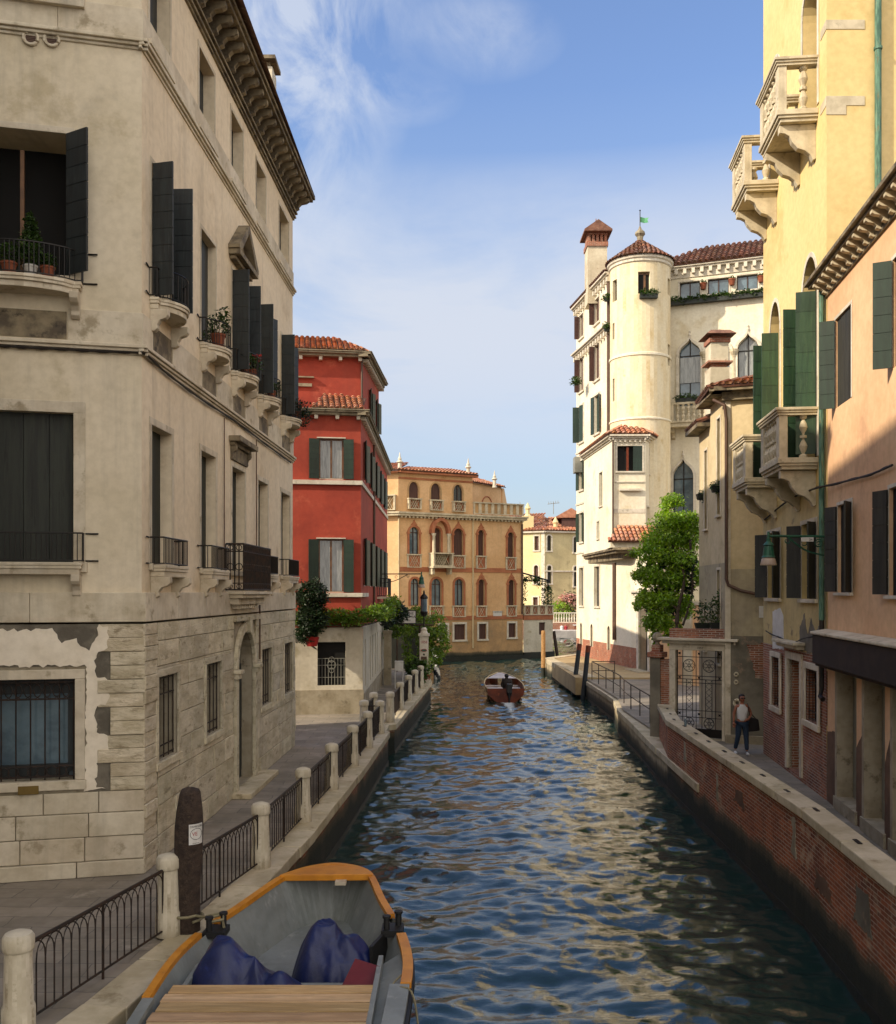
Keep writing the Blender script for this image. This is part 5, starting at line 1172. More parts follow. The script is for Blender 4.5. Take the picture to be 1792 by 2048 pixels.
# recessed wing with gothic windows
x1 = lambda z: 1130 + z / 4.167
y1_ = lambda z: 400 + z / 4.167
x2 = lambda z: 1130 + z / 3.94
y2 = lambda z: 780 + z / 3.94
t2 = [hole(T2.rect(x1(a), x1(b), y1_(c), y1_(d)), .25) for a, b, c, d in ((955, 1125, 690, 832), (1190, 1365, 662, 790), (1432, 1607, 632, 758))]
g1 = hole(T2.rect(x1(950), x1(1130), y1_(1165), y2(128)), .35, 'ogee'); g3 = hole(T2.rect(x1(1438), x1(1612), y1_(1118), y1_(1600)), .35, 'ogee'); g2 = hole(T2.rect(x1(1200), x1(1372), y1_(1150), y1_(1640)), .35, 'ogee')
for g, yy in ((g1, 1300), (g3, 1255), (g2, 1275)): g['zs'] = T2.z(x1(950) if g is g1 else x1(1200) if g is g2 else x1(1438), y1_(yy))
gl1 = hole(T2.rect(x2(850), x2(1012), y2(545), y2(812)), .4, 'ogee'); gl1['zs'] = gl1['z0'] + (gl1['z1'] - gl1['z0']) * .42; gl1['z0'] -= 1.5
mb = MB(); wallgrid(mb, T2, 0, T2.L + 1.5, 5, 25.6, t2 + [g1, g2, g3, gl1]); mb.poly([T2.p(0, 25.6), T2.p(T2.L + 1.5, 25.6), T2.p(T2.L + 1.5, 25.6, -8), T2.p(0, 25.6, -8)]); mb.build('wall', M['cream'], TH)
mb = MB(); wallgrid(mb, T2, 0, T2.L + 1.5, 1, 5, []); mb.build('wall', M['creamW'], TH)
for h in t2: window(TH, T2, h, 'glass', 'white', .1, .04, pane='glassB', casing='woodD')
for h in (g1, g2, g3, gl1):
    w_ = window(TH, T2, h, 'glass', 'white', .17, .1, sill=False, pane='glassB' if h is not g3 else 'glassL', casing='iron', tr=h['zs'])
    cu = (h['u0'] + h['u1']) / 2; mb = MB(); mb.lathe(T2.p(cu, h['z1'] + .12, .05), [(.05, 0), (.09, .12), (.03, .25), (.06, .32), (.01, .42)], 8); mb.build('finial', M['white'], w_)
if True:
    mb = MB(); mb.fb(T2, g1['u0'] + .05, g1['u1'] - .05, g1['zs'] - 1.7, g1['zs'] - .1, -.27, -.23); mb.build('blind', M['glassL'], TH)
for zx in (1160, 1408, 1640):
    c = T2.p(T2.u(x1(zx)), 0, .02); zt = g1['zs'] + .1; zb = zt - 4.1; mb = MB()
    mb.lathe((c.x, c.y, 0), [(.22, zb), (.22, zb + .1), (.15, zb + .25), (.13, zt - .5), (.16, zt - .45), (.14, zt - .4), (.27, zt - .15), (.29, zt)], 12); mb.build('column', M['balc'], TH, smooth=False)
mb = MB()
mould(mb, T2, -.2, T2.L + 1.5, 25.25, [(.08, .3)]); mould(mb, T2, -.2, T2.L + 1.5, 25.75, [(.3, .12), (.42, .12)]); mb.fb(T2, 0, T2.L + 1.5, 25.55, 25.75, -.05, .08); cn = mb.build('cornice', M['white'], TH)
for i in range(16): mb = MB(); u = .25 + i * .52; mb.fb(T2, u, u + .2, 25.45, 25.749, 0, .3); mb.build('corbel', M['white'], cn)
roofplane(TH, [T2.p(-1.2, 26.0, .5), T2.p(T2.L + 1.5, 26.0, .5), T2.p(T2.L + 1.5, 28.2, -3.4), T2.p(2.2, 28.0, -3.4)], 'tileOld', tw=.34, tl=.5)
def baluster(mb, c, z0, h, r=.1, n=8):
    pr = [(.8, 0), (.8, .06), (.45, .1), (.75, .2), (.9, .28), (.45, .42), (.42, .46), (.75, .47), (.75, .53), (.42, .54), (.45, .58), (.9, .72), (.75, .8), (.45, .9), (.8, .94), (.8, 1)]
    mb.lathe((c.x, c.y, z0), [(a * r, b * h) for a, b in pr], n)
a, b = T2.u(1343), T2.u(1412); zf, zr = T2.z(1343, 848), T2.z(1343, 815)
mb = MB(); mb.fb(T2, a, b + .3, zf - .35, zf - .1, 0, .9); mb.fb(T2, a, b + .3, zf - .1, zf, 0, 1.0); bl = mb.build('balcony', M['balc'], TH)
mb = MB(); mb.fb(T2, a, b + .3, zr, zr + .15, .7, .95); mb.fb(T2, a, a + .25, zf, zr, .7, .95); mb.fb(T2, b, b + .25, zf, zr, .7, .95); mb.build('rail', M['balc'], bl)
for i in range(6): mb = MB(); baluster(mb, T2.p(a + .5 + i * .33, 0, .83), zf, zr - zf, .13); mb.build('baluster', M['balc'], bl)
for u in (a + .15, b): mb = MB(); bracket(mb, T2, u, zf - 1.0, zf - .35, .6, .2); mb.build('bracket', M['balc'], bl)
# projecting bay
BF = Fa((9.75, 57), (11.67, 57)); BL = Fa((9.26, 65.7), (9.75, 57), side=(0, 55)); BR = Fa((11.67, 57), (15.1, 64.5), side=(30, 50))
bw = hole(BF.rect(x2(412), x2(608), y2(440), y2(640)), .2); lw = [hole([yu(BL, 60.8), yu(BL, 59.9), 10.9, 13.], .2), hole([yu(BL, 61.5), yu(BL, 60.8), 8.9, 10.], .2)]; rw = [hole([1.0, 1.7, 12.6, 14.1], .2), hole([5.2, 6., 12.6, 14.1], .2), hole([.3, 1.1, 8.9, 10.6], .2)]
mb = MB(); wallgrid(mb, BF, 0, BF.L, 8.05, 14.6, [bw]); wallgrid(mb, BL, 0, BL.L, 8.05, 14.6, lw); wallgrid(mb, BR, 0, BR.L, 1, 14.6, rw); mb.poly([(9.26, 65.7, 8.05), (9.75, 57, 8.05), (11.67, 57, 8.05), (12, 65, 8.05)])
mb.build('bay_wall', M['cream'], TH)
w_ = window(TH, BF, bw, 'dark', 'white', .1, .04); mb = MB(); leaf(mb, BF, bw['u1'], bw['z0'], bw['z1'], .55, 172, 1, .04, 14); mb.build('shutter', M['shutR'], w_)
mb = MB(); mb.fb(BF, bw['u0'] + .55, bw['u0'] + .68, bw['z0'], bw['z1'], -.1, -.05); mb.build('casing', M['varn'], w_)
for h in lw: window(TH, BL, h, 'closed', 'white', .08, .03, sh='shutR')
for h in rw: window(TH, BR, h, 'closed', 'white', .08, .03, sh='shutR')
mb = MB(); mb.fb(BF, .1, BF.L - .1, 12.0, 12.06, 0, .06); mb.fb(BF, .35, BF.L - .25, 11.5, 11.62, 0, .22); mb.fb(BF, 0, BF.L, 10.2, 10.45, 0, .02); mb.build('bay_ledge', M['white'], TH)
mb = MB()
for F in (BF, BL, BR): mould(mb, F, -.25 if F is not BL else 0, F.L + .2, 14.5, [(.08, .1), (.2, .1), (.34, .1)])
cn = mb.build('cornice', M['white'], TH)
for i in range(7): mb = MB(); mb.fb(BF, .05 + i * .29, .17 + i * .29, 14.38, 14.499, 0, .16); mb.build('corbel', M['white'], cn)
apx = Vector((11.0, 59.2, 15.9)); c1_, c2_ = Vector((9.35, 56.65, 14.82)), Vector((12.0, 56.65, 14.82))
roofplane(TH, [c1_, c2_, apx], 'tile', tw=.3, tl=.42); roofplane(TH, [Vector((8.9, 65.5, 14.82)), c1_, apx, Vector((10.3, 65.5, 15.6))], 'tile', tw=.3, tl=.42); roofplane(TH, [c2_, Vector((15.4, 64.2, 14.82)), Vector((13.6, 63.5, 15.6)), apx], 'tile', tw=.3, tl=.42)
c = at(1309, 840, 58.6); mb = MB(); mb.box(c.x - .25, c.x + .25, 58.3, 58.9, 14.9, at(0, 818, 58.6).z); ch = mb.build('chimney', M['cream'], TH); mb = MB(); zt = at(0, 818, 58.6).z; mb.box(c.x - .3, c.x + .3, 58.25, 58.95, zt, zt + .12); mb.box(c.x - .37, c.x + .37, 58.2, 59, zt + .2, zt + .3); mb.box(c.x - .2, c.x + .2, 58.35, 58.85, zt + .12, zt + .2); mb.build('chimney_cap', M['eave'], ch)
for px, Yd in ((1458, 40.), ):
    mb = MB(); a_, b_ = at(1421, 690, 40), at(1459, 690, 40); zt = at(0, 684, 40).z; zm = at(0, 722, 40).z
    mb.box(a_.x, b_.x, 40, 40.9, 9.5, zm - .25); mb.box(a_.x + .03, b_.x - .03, 40.02, 40.9, zm, zt); chn = thing('rooftop_chimney', ((a_.x + b_.x) / 2, 40.4, 11.3), 'stout two-stage white chimney with brick vents, in front of the gothic windows', 'chimney'); mb.build('shaft', M['creamW'], chn)
    mb = MB(); mb.box(a_.x - .12, b_.x + .12, 39.9, 41, zm - .07, zm); mb.box(a_.x + .1, b_.x - .1, 40.1, 40.8, zm - .25, zm - .07); mb.box(a_.x - .04, b_.x + .04, 39.97, 40.9, zt, zt + .18); mb.box(a_.x + .08, b_.x - .08, 40.1, 40.8, zt + .18, zt + .3); mb.build('brick_collar', M['brickred'], chn)
    mb = MB(); mb.prism([(a_.x - .22, 39.7, zt + .3), (b_.x + .22, 39.7, zt + .3), (b_.x + .22, 41.2, zt + .3), (a_.x - .22, 41.2, zt + .3)], [(a_.x + .0, 39.9, zt + .48), (b_.x - .0, 39.9, zt + .48), (b_.x - .0, 41, zt + .48), (a_.x + .0, 41, zt + .48)]); mb.build('hood', M['tileOld'], chn)
# overhang above the side entrance, lean-to roof
mb = MB(); mb.extr([(9.15, 65.9), (9.5, 55.2), (11.1, 54.9), (11.1, 57.2), (9.8, 66)], 7.95, 8.08); mb.extr([(9.25, 65.9), (9.65, 55.5), (11.1, 55.2), (11.1, 57.2), (9.8, 66)], 7.8, 7.95); mb.extr([(9.45, 65.0), (10.1, 56), (11.1, 55.6), (11.1, 57.2), (10.2, 66)], 7.45, 7.8); mb.build('overhang', M['corn'], TH)
mb = MB(); mb.box(9.35, 12.2, 55.5, 56.99, 8.09, 8.45); mb.build('lean_to_wall', M['cream'], TH)
roofplane(TH, [Vector((9.15, 55.2, 8.42)), Vector((12.4, 55.2, 8.42)), Vector((12.4, 57, 9.45)), Vector((10.1, 57, 9.45))], 'tile', tw=.26, tl=.4)
mb = MB(); frame_strip(mb, T1, door, .3, -.1, .08); mb.fb(T1, door['u0'] - .55, door['u1'] + .4, 5.3, 5.5, 0, .3); mb.fb(T1, door['u0'] - .7, door['u1'] + .5, 5.5, 5.62, 0, .45); ds = mb.build('door_surround', M['white'], TH)
mb = MB(); mb.fb(T1, door['u0'], door['u1'], 1.1, 5, -.45, -.4); mb.build('door', M['shutG'], TH)
mb = MB(); mb.fb(T1, door['u0'] - .5, door['u1'] + .5, .95, 1.15, 0, .7); mb.build('doorstep', M['coping'], TH)
mb = MB()
for px_ in (60.4,): p = T1.p(yu(T1, 60.35), 0, .1); mb.tube([(p.x, p.y, 25.2), (p.x, p.y, 15)], .1, 8)
p = BF.p(-.02, 0, .1); mb.tube([(p.x, p.y, 14.4), (p.x, p.y, 8.5)], .06, 6); p = T1.p(yu(T1, 59.2), 0, .08); mb.tube([(p.x, p.y, 7.3), (p.x, p.y, 2.6)], .13, 8); p = T2.p(.05, 0, .12); mb.tube([(p.x, p.y, 25.4), (p.x, p.y, 8)], .12, 8); p = BR.p(3.2, 0, .1); mb.tube([(p.x, p.y, 14.3), (p.x, p.y, 5)], .06, 6)
mb.each('downpipe', M['pipe'], TH)
c = at(1157, 931, 67.5); mb = MB(); mb.box(c.x - .35, c.x + .25, 66.9, 67.8, c.z - .55, c.z + .55); mb.build('air_conditioner', M['ac'], TH, bevel=.03)
# garden wall behind the gate
GW = Fa((10.35, 48), (14.2, 44.5)); t = thing('courtyard_wall', (12, 46, 1), 'salmon courtyard wall with a pale pilaster seen through the iron gate', 'wall')
mb = MB(); mb.fb(GW, 0, GW.L, .9, 4.9, -.3, 0); mb.build('wall', M['orange'], t); mb = MB()
for a in (1.5, 3.4): mb.fb(GW, a, a + .5, .95, 4.85, 0, .12)
mb.fb(GW, -.1, GW.L, 4.9, 5.05, -.35, .08); mb.build('pilaster', M['creamW'], t)
# mortar smears and old repairs on the canal side of the parapet
par = bpy.data.objects['parapet_wall']
for (a, b, u0, z0, w_, h_, sd_, mt) in (((5.39, 11.6), (5.56, 13.6), .9, 1.0, .7, .55, 3, 'greycem'), ((5.74, 15.6), (5.83, 18.5), .4, 1.05, .25, .7, 5, 'plinth'), ((5.83, 18.5), (5.93, 22.7), 2.6, .9, .22, .6, 6, 'plinth'), ((5.83, 18.5), (5.93, 22.7), .6, 1.2, .8, .3, 7, 'damp'), ((5.93, 22.7), (6.03, 26.6), 1.6, 1.2, .3, .5, 9, 'plinth'), ((5.56, 13.6), (5.74, 15.6), .6, .9, .9, .3, 11, 'damp')):
    F = Fa(a, b, side=(0, 15)); ragged(F, [(u0, z0), (u0 + w_, z0 + .05), (u0 + w_ * .8, z0 + h_ * .6), (u0 + w_ * .9, z0 + h_), (u0 + w_ * .2, z0 + h_ * .95), (u0 + .05, z0 + h_ * .5)], -.029, -.018, mt, 'mortar_patch', par, .035, .07, sd_)
# ================================================================== NARROW TAN HOUSE
NH = thing('tan_house', (9, 31, 1), 'narrow tan house with peeling cement, a brown downpipe and flower troughs, behind the walking woman', 'building')
NF = Fa((8.35, 29), (10.2, 28.3)); NL = Fa((8.35, 29), (8.64, 33.2), side=(0, 31)); uS = 2.3
nh = [hole([.72, 1.2, 7.9, 10.9], .18), hole([2.75, 3.2, 7.6, 10.2], .18), hole([.75, 1.2, 3.3, 6.2], .18), hole([2.9, 3.3, 3.6, 4.9], .15)]
mb = MB(); wallgrid(mb, NF, 0, NF.L, 6.2, 11.5, []); wallgrid(mb, NL, 0, uS, 6.4, 11.5, nh); wallgrid(mb, NL, uS, NL.L, 6.4, 10.9, nh); mb.poly([NL.p(uS, 10.9), NL.p(uS, 11.5), NL.p(uS, 11.5, -3), NL.p(uS, 10.9, -3)]); mb.build('wall', M['tanlit'], NH)
mb = MB(); wallgrid(mb, NL, 0, NL.L, 1, 6.4, nh); wallgrid(mb, NF, 0, NF.L, 4.2, 6.2, []); q = NL.p(NL.L, 1); mb.poly([q, q + Vector((4, 0, 0)), q + Vector((4, 0, 9.9)), q + Vector((0, 0, 9.9))]); mb.build('wall', M['tan'], NH)
mb = MB(); wallgrid(mb, NF, 0, NF.L, .9, 4.2, [], .015); mb.build('cement_render', M['greycem'], NH)
ragged(NF, [(.62, 3.9), (1.3, 4.1), (1.62, 3.8), (1.75, 2.6), (1.4, 2.3), (1.2, 2.9), (.85, 3.0), (.75, 3.5)], .016, .024, 'bricky', 'exposed_brick', NH, .05, .1, 8)
for i, h in enumerate(nh): window(NH, NL, h, 'closed', 'trimL', .08, .03, sh='shutR' if i != 2 else 'shutK', sill=True)
mb = MB(); mb.fb(NF, 0, 1.4, .99, 1.24, 0, .16); mb.build('plinth', M['plinth'], NH)
mb = MB(); mb.fb(NF, -.02, .14, 1.2, 11.4, -.05, .03); mb.build('quoin_strip', M['trimL'], NH)
mb = MB(); mb.fb(NF, -.45, NF.L, 11.5, 11.62, -.1, .4); mb.fb(NL, -.4, uS + .3, 11.5, 11.62, -.1, .42); mb.fb(NF, -.1, NF.L, 11.25, 11.5, -.05, .16); mb.fb(NL, uS + .0, NL.L + .3, 10.9, 11.02, -.1, .42); mb.build('eaves', M['corn'], NH)
e0, e1 = NF.p(-.45, 11.64, .45), NF.p(NF.L, 11.64, .45); ap_ = Vector((10.2, 31, 12.5)); roofplane(NH, [e0, e1, Vector((10.9, 31, 12.5)), ap_], 'tile'); roofplane(NH, [NL.p(uS + .3, 11.64, .42), e0, ap_, Vector((10.2, 32, 12.5))], 'tileOld'); roofplane(NH, [NL.p(NL.L + .3, 11.04, .42), NL.p(uS, 11.04, .42), Vector((9.9, 31.2, 11.8)), Vector((9.9, 33.4, 11.8))], 'tileOld')
mb = MB(); c = NF.p(.02, 0, .1); P = [NL.p(.3, 11.35, .3), c + Vector((-.05, -.02, 11.1)), c + Vector((0, 0, 10.7)), c + Vector((0, 0, 5.9)), c + Vector((.06, -.02, 5.72)), NF.p(.45, 5.55, .12), NF.p(1.5, 5.32, .12)]; mb.tube(P, .05, 8); mb.build('downpipe', M['pipe'], NH)
for z, r_ in ((3.05, .07), (2.82, .07), (2.2, .12)):
    mb = MB(); c = NF.p(.3 if r_ < .1 else .33, z, .04); ax = NF.p(1, 0) - NF.p(0, 0); mb.arc(c, r_ * .75, ax, (0, 0, 1), 0, 360, r_ * .35, 14); mb.build('wall_vent', M['balc'], NH)
mb = MB(); mb.fb(NF, .95, 1.25, 4.75, 5.1, .016, .03); mb.build('plaster_patch', M['signW'], NH)
# troughs with plants
def plant(lab, c, blobs, n, size, seed, mat='leafM', pot='potK', shape='trough', wd=.5, group=None, flower=None):
    t_ = thing('potted_plant', c, lab, 'plant', group); mb = MB(); c = Vector(c)
    if shape == 'trough': mb.prism([c + Vector(v) for v in ((-wd / 2 * .8, -.09, 0), (wd / 2 * .8, -.09, 0), (wd / 2 * .8, .09, 0), (-wd / 2 * .8, .09, 0))], [c + Vector(v) for v in ((-wd / 2, -.12, .2), (wd / 2, -.12, .2), (wd / 2, .12, .2), (-wd / 2, .12, .2))])
    else: mb.lathe(c, [(wd * .32, 0), (wd * .48, wd * .75), (wd * .53, wd * .76), (wd * .53, wd * .9), (wd * .46, wd * .9), (wd * .44, wd * .8)], 14)
    mb.build('pot', M[pot], t_); foliage('foliage', mat, t_, [(c + Vector(b[0]), b[1], b[2], b[3]) for b in blobs], n, size, seed)
    if flower: foliage('blossom', flower[0], t_, [(c + Vector(b[0]), b[1], b[2], b[3]) for b in flower[1]], flower[2], size * .9, seed + 3, elong=1.1)
    return t_
def pat(px, py, Y): v = at(px, py, Y); return (v.x, v.y, v.z)
plant('leafy plant in a dark trough under the lower window of the tan house', pat(1436, 1258, 29.9), [((0, 0, .55), .35, .25, .5), ((.1, 0, .95), .12, .12, .35)], 500, .1, 21)
plant('thin shrub in a dark trough left of the leafier one on the tan house', pat(1405, 1258, 31.2), [((0, 0, .5), .25, .25, .45)], 260, .1, 22)
plant('trailing plant on the tan house window ledge beside the downpipe', pat(1438, 985, 30.2), [((0, 0, .2), .3, .22, .22), ((.15, 0, -.1), .15, .15, .2)], 300, .1, 23)
plant('small trough plant on the far ledge of the tan house', pat(1408, 1000, 32.4), [((0, 0, .15), .2, .2, .22)], 200, .1, 24)
# ================================================================== GATE WALL
GT = Fa((6.45, 30.5), (8.36, 29.25)); t = thing('gateway', (7.4, 29.9, 1), 'stone gateway with a ball-topped pier at the end of the right pavement', 'gateway')
ga, gb = GT.u(1352), GT.u(1450) - .08; zg = 3.72
mb = MB(); mb.fb(GT, -.05, .28, .5, 3.45, -.35, .05); mb.build('pier', M['greycem'], t); mb = MB(); mb.fb(GT, .28, ga - .22, .5, 3.4, -.3, .0); mb.build('brick_flank', M['bricky'], t)
mb = MB(); mb.fb(GT, -.12, .36, 3.45, 3.62, -.4, .12); mb.fb(GT, -.02, .26, 3.62, 3.85, -.32, .02); mb.build('pier_cap', M['brickred'], t, bevel=.02)
mb = MB(); c = GT.p(.12, 0, -.15); mb.lathe((c.x, c.y, 3.85), [(.09, 0), (.06, .06), (.08, .09)], 12); r_ = .165
mb.lathe((c.x, c.y, 3.92 + r_), [(r_ * math.sin(math.pi * k / 12), -r_ * math.cos(math.pi * k / 12)) for k in range(1, 12)], 18); mb.build('stone_ball', M['plinth'], t, smooth=True)
mb = MB(); mb.fb(GT, ga - .2, ga, 1, zg, -.2, .06); mb.fb(GT, gb, gb + .2, 1, zg, -.2, .06); mb.fb(GT, ga - .2, gb + .2, zg, zg + .2, -.2, .06); mb.fb(GT, ga - .4, gb + .45, zg + .2, zg + .3, -.25, .18); mb.fb(GT, ga - .5, gb + .55, zg + .3, zg + .38, -.3, .3)
mb.build('gate_frame', M['trimL'], t, bevel=.012); mb = MB(); mb.fb(GT, ga - .2, gb + .25, zg + .38, zg + .66, -.3, .04); mb.build('parapet', M['bricky'], t)
mb = MB(); mb.fb(GT, ga + .02, gb, .97, 1.04, -.3, .1); mb.build('threshold', M['plinth'], t)
mb = MB(); a, b = GT.u(1384), GT.u(1420); mb.fb(GT, a, b, zg + .01, zg + .14, .062, .075); sg = mb.build('name_plate', M['trimL'], t)
text('1057', .1, GT.p((a + b) / 2, zg + .04, .078), GT.p(1, 0) - GT.p(0, 0), (0, 0, 1), 'ink', sg)
g = thing('iron_gate', tuple(GT.p((ga + gb) / 2, 1.02)), 'black wrought-iron gate with round rosettes, closed in its stone frame', 'gate'); ex = (GT.p(1, 0) - GT.p(0, 0)); mb = MB(); H = zg - 1.06; W = gb - ga; zq = 1.06
us = [0, .12, .42, .55, .85, 1]; o2 = -.08
for f in us + [.2, .34, .63, .77]:
    lo, hi = (0, 1) if f in us else (.22, .66)
    mb.tube([GT.p(ga + .02 + f * (W - .04), zq + lo * H, o2), GT.p(ga + .02 + f * (W - .04), zq + hi * H, o2)], .011, 4)
for f in (0, .09, .22, .30, .62, .66, .70, .92, 1): mb.tube([GT.p(ga, zq + f * H, o2), GT.p(gb, zq + f * H, o2)], .011, 4)
for cu in (.27, .70):
    for fz in (.82, .155):
        c = GT.p(ga + cu * W, zq + fz * H, o2)
        mb.arc(c, .19 if fz > .5 else .16, ex, (0, 0, 1), 0, 360, .012, 16); mb.arc(c, .04, ex, (0, 0, 1), 0, 360, .012, 6)
        for k in range(6): d = Vector(ex) * math.cos(k * math.pi / 3) + Vector((0, 0, 1)) * math.sin(k * math.pi / 3); mb.arc(c + d * .11, .055, ex, (0, 0, 1), 0, 360, .007, 8)
    for k in range(5):
        c = zq + (.34 + .07 * k) * H
        for s_ in (-1, 1): mb.tube([GT.p(ga + (cu - .07) * W, c - s_ * .035 * H, o2), GT.p(ga + (cu + .07) * W, c + s_ * .035 * H, o2)], .006, 4)
for cu in (.06, .485, .925):
    for fz in (.96, .66 + .02, .26): c = GT.p(ga + cu * W, zq + fz * H, o2 + .01); mb.fpr(GT, [(ga + cu * W + (.055 if k % 2 == 0 else .025) * math.cos(R(45 * k + 45)), zq + fz * H + (.055 if k % 2 == 0 else .025) * math.sin(R(45 * k + 45))) for k in range(8)], o2 - .01, o2 + .02)
mb.fb(GT, ga, gb, zq, zq + .09 * H, o2 - .01, o2 + .006); mb.build('ironwork', M['iron'], g)
# ================================================================== YELLOW PALAZZO
YH = thing('yellow_palazzo', (12, 24, 1), 'tall yellow palazzo with four stone balustraded balconies and green shutters', 'building')
YM = Fa((8.2, 20.9), (8.84, 27.05)); YF = Fa((8.2, 20.9), (22, 20.9))
x3 = lambda z: 1440 + z / 4.096
y3 = lambda z: z / 4.096
x4 = lambda z: 1440 + z / 3.412
y4 = lambda z: 450 + z / 3.412
x5 = lambda z: 1440 + z / 3.724
y5 = lambda z: 950 + z / 3.724
nu = (YM.u(1636), YM.u(1606)); fuu = (YM.u(1561), YM.u(1541))
yh = []
for a, b in (nu, fuu):
    yh.append((hole([a, b, 16.4, 19.6], .35, 'round'), 'u')); yh.append((hole([a, b, 8.55, 13.25], .3, 'round'), 'm')); yh[-1][0]['zs'] = 12.3; yh[-1][0]['z1'] = 13.2
yl = [(hole([nu[0] + .1, nu[1] + .1, 5.35, 7.1], .2), 'l'), (hole([fuu[0], fuu[1] + .3, 5.35, 7.1], .2), 'l')]
ygw = [hole([YM.u(1640), YM.u(1615), 2.55, 3.75], .2), hole([YM.u(1563), YM.u(1547), 2.5, 3.8], .2)]; yd = hole([YM.u(1602), YM.u(1577), 1.1, 3.85], .4)
mb = MB(); wallgrid(mb, YM, 0, YM.L, 7.9, 25, [h for h, k in yh] ); wallgrid(mb, YF, 0, 13, 7, 25, []); mb.poly([YM.p(YM.L, 1), YM.p(YM.L, 1, -9), YM.p(YM.L, 25, -9), YM.p(YM.L, 25)]); mb.poly([YM.p(0, 25), YM.p(YM.L, 25), YM.p(YM.L, 25, -12), YM.p(0, 25, -13)]); mb.build('wall', M['yellow'], YH)
mb = MB(); wallgrid(mb, YM, 0, YM.L, 4.1, 7.9, [h for h, k in yl]); mb.build('wall', M['yellowlow'], YH)
mb = MB(); wallgrid(mb, YM, 0, YM.L, .9, 4.1, ygw + [yd]); mb.build('brick_wall', M['bricky'], YH)
ragged(YM, [(YM.u(1640), 4.1), (YM.u(1600), 4.12), (YM.u(1600), 4.6), (YM.u(1609), 5.0), (YM.u(1616), 4.5), (YM.u(1622), 4.9), (YM.u(1632), 4.6), (YM.u(1640), 4.8)], .0, .01, 'greycem', 'cement_patch', YH, .03, .08, 3)
ragged(YM, [(YM.u(1568), 4.05), (YM.u(1546), 4.0), (YM.u(1546), 5.0), (YM.u(1560), 5.1), (YM.u(1567), 4.9)], .0, .012, 'signW', 'white_patch', YH, .02, .08, 4)
for h, k in yh:
    near = h['u1'] < 3
    w_ = window(YH, YM, h, 'dark', 'white', .11, .03, sill=False)
    if k == 'm':
        mb = MB(); leaf(mb, YM, h['u0'], 8.6, 12.25, .42, 100 if near else 90, -1, .05, 8); mb.build('shutter', M['shutGreen'], w_)
        mb = MB(); leaf(mb, YM, h['u1'], 8.6, 12.2, .42, 95, 1, .05, 8); mb.build('shutter', M['shutGreen'], w_)
for h, k in yl: window(YH, YM, h, 'dark', 'trimL', .1, .02, sh='shutK', shw=.34, ang=(40, 50), boards=6)
for h in ygw: barred(YM, h, 'trimL', YH, 3, .14, 0.06, False)
mb = MB(); frame_strip(mb, YM, yd, .18, -.1, .05); mb.fb(YM, yd['u0'] - .35, yd['u1'] + .45, 4.15, 4.25, 0, .2); mb.fb(YM, yd['u0'] - .42, yd['u1'] + .52, 4.25, 4.32, 0, .3); mb.build('door_surround', M['trimL'], YH, bevel=.01); mb = MB(); mb.fb(YM, yd['u0'], yd['u1'], 1.1, 3.85, -.35, -.3); mb.build('door', M['ac'], YH)
mb = MB()
for z in (9.0 + 8.7, 16.05): mb.fb(YF, -.012, .82, z, z + .2, 0, .012); mb.fb(YM, -.012, .45, z, z + .2, 0, .012)
mb.fb(YF, -.012, .42, 15.85, 16.05, 0, .012); mb.each('stone_quoin', M['balc'], YH)
mb = MB(); p = YF.p(YF.u(1752), 0, .1); mb.tube([(p.x, p.y, 24), (p.x, p.y, 12.2)], .07, 10)
for z in (17.2, 14.0, 20.4): mb.lathe((p.x, p.y, z), [(.09, 0), (.09, .06)], 10)
mb.build('downpipe', M['pipeG'], YH); mb = MB(); p = YM.p(.05, 0, .09); mb.tube([(p.x, p.y, 12.2), (p.x, p.y, 4.9)], .06, 10); mb.build('downpipe', M['pipeG'], YH); mb = MB(); mb.tube([(p.x, p.y, 4.9), (p.x, p.y, 3.4), (p.x - .05, p.y - .05, 3.25), (p.x - .05, p.y - .2, 3.2)], .055, 8); mb.build('downpipe', M['iron'], YH)
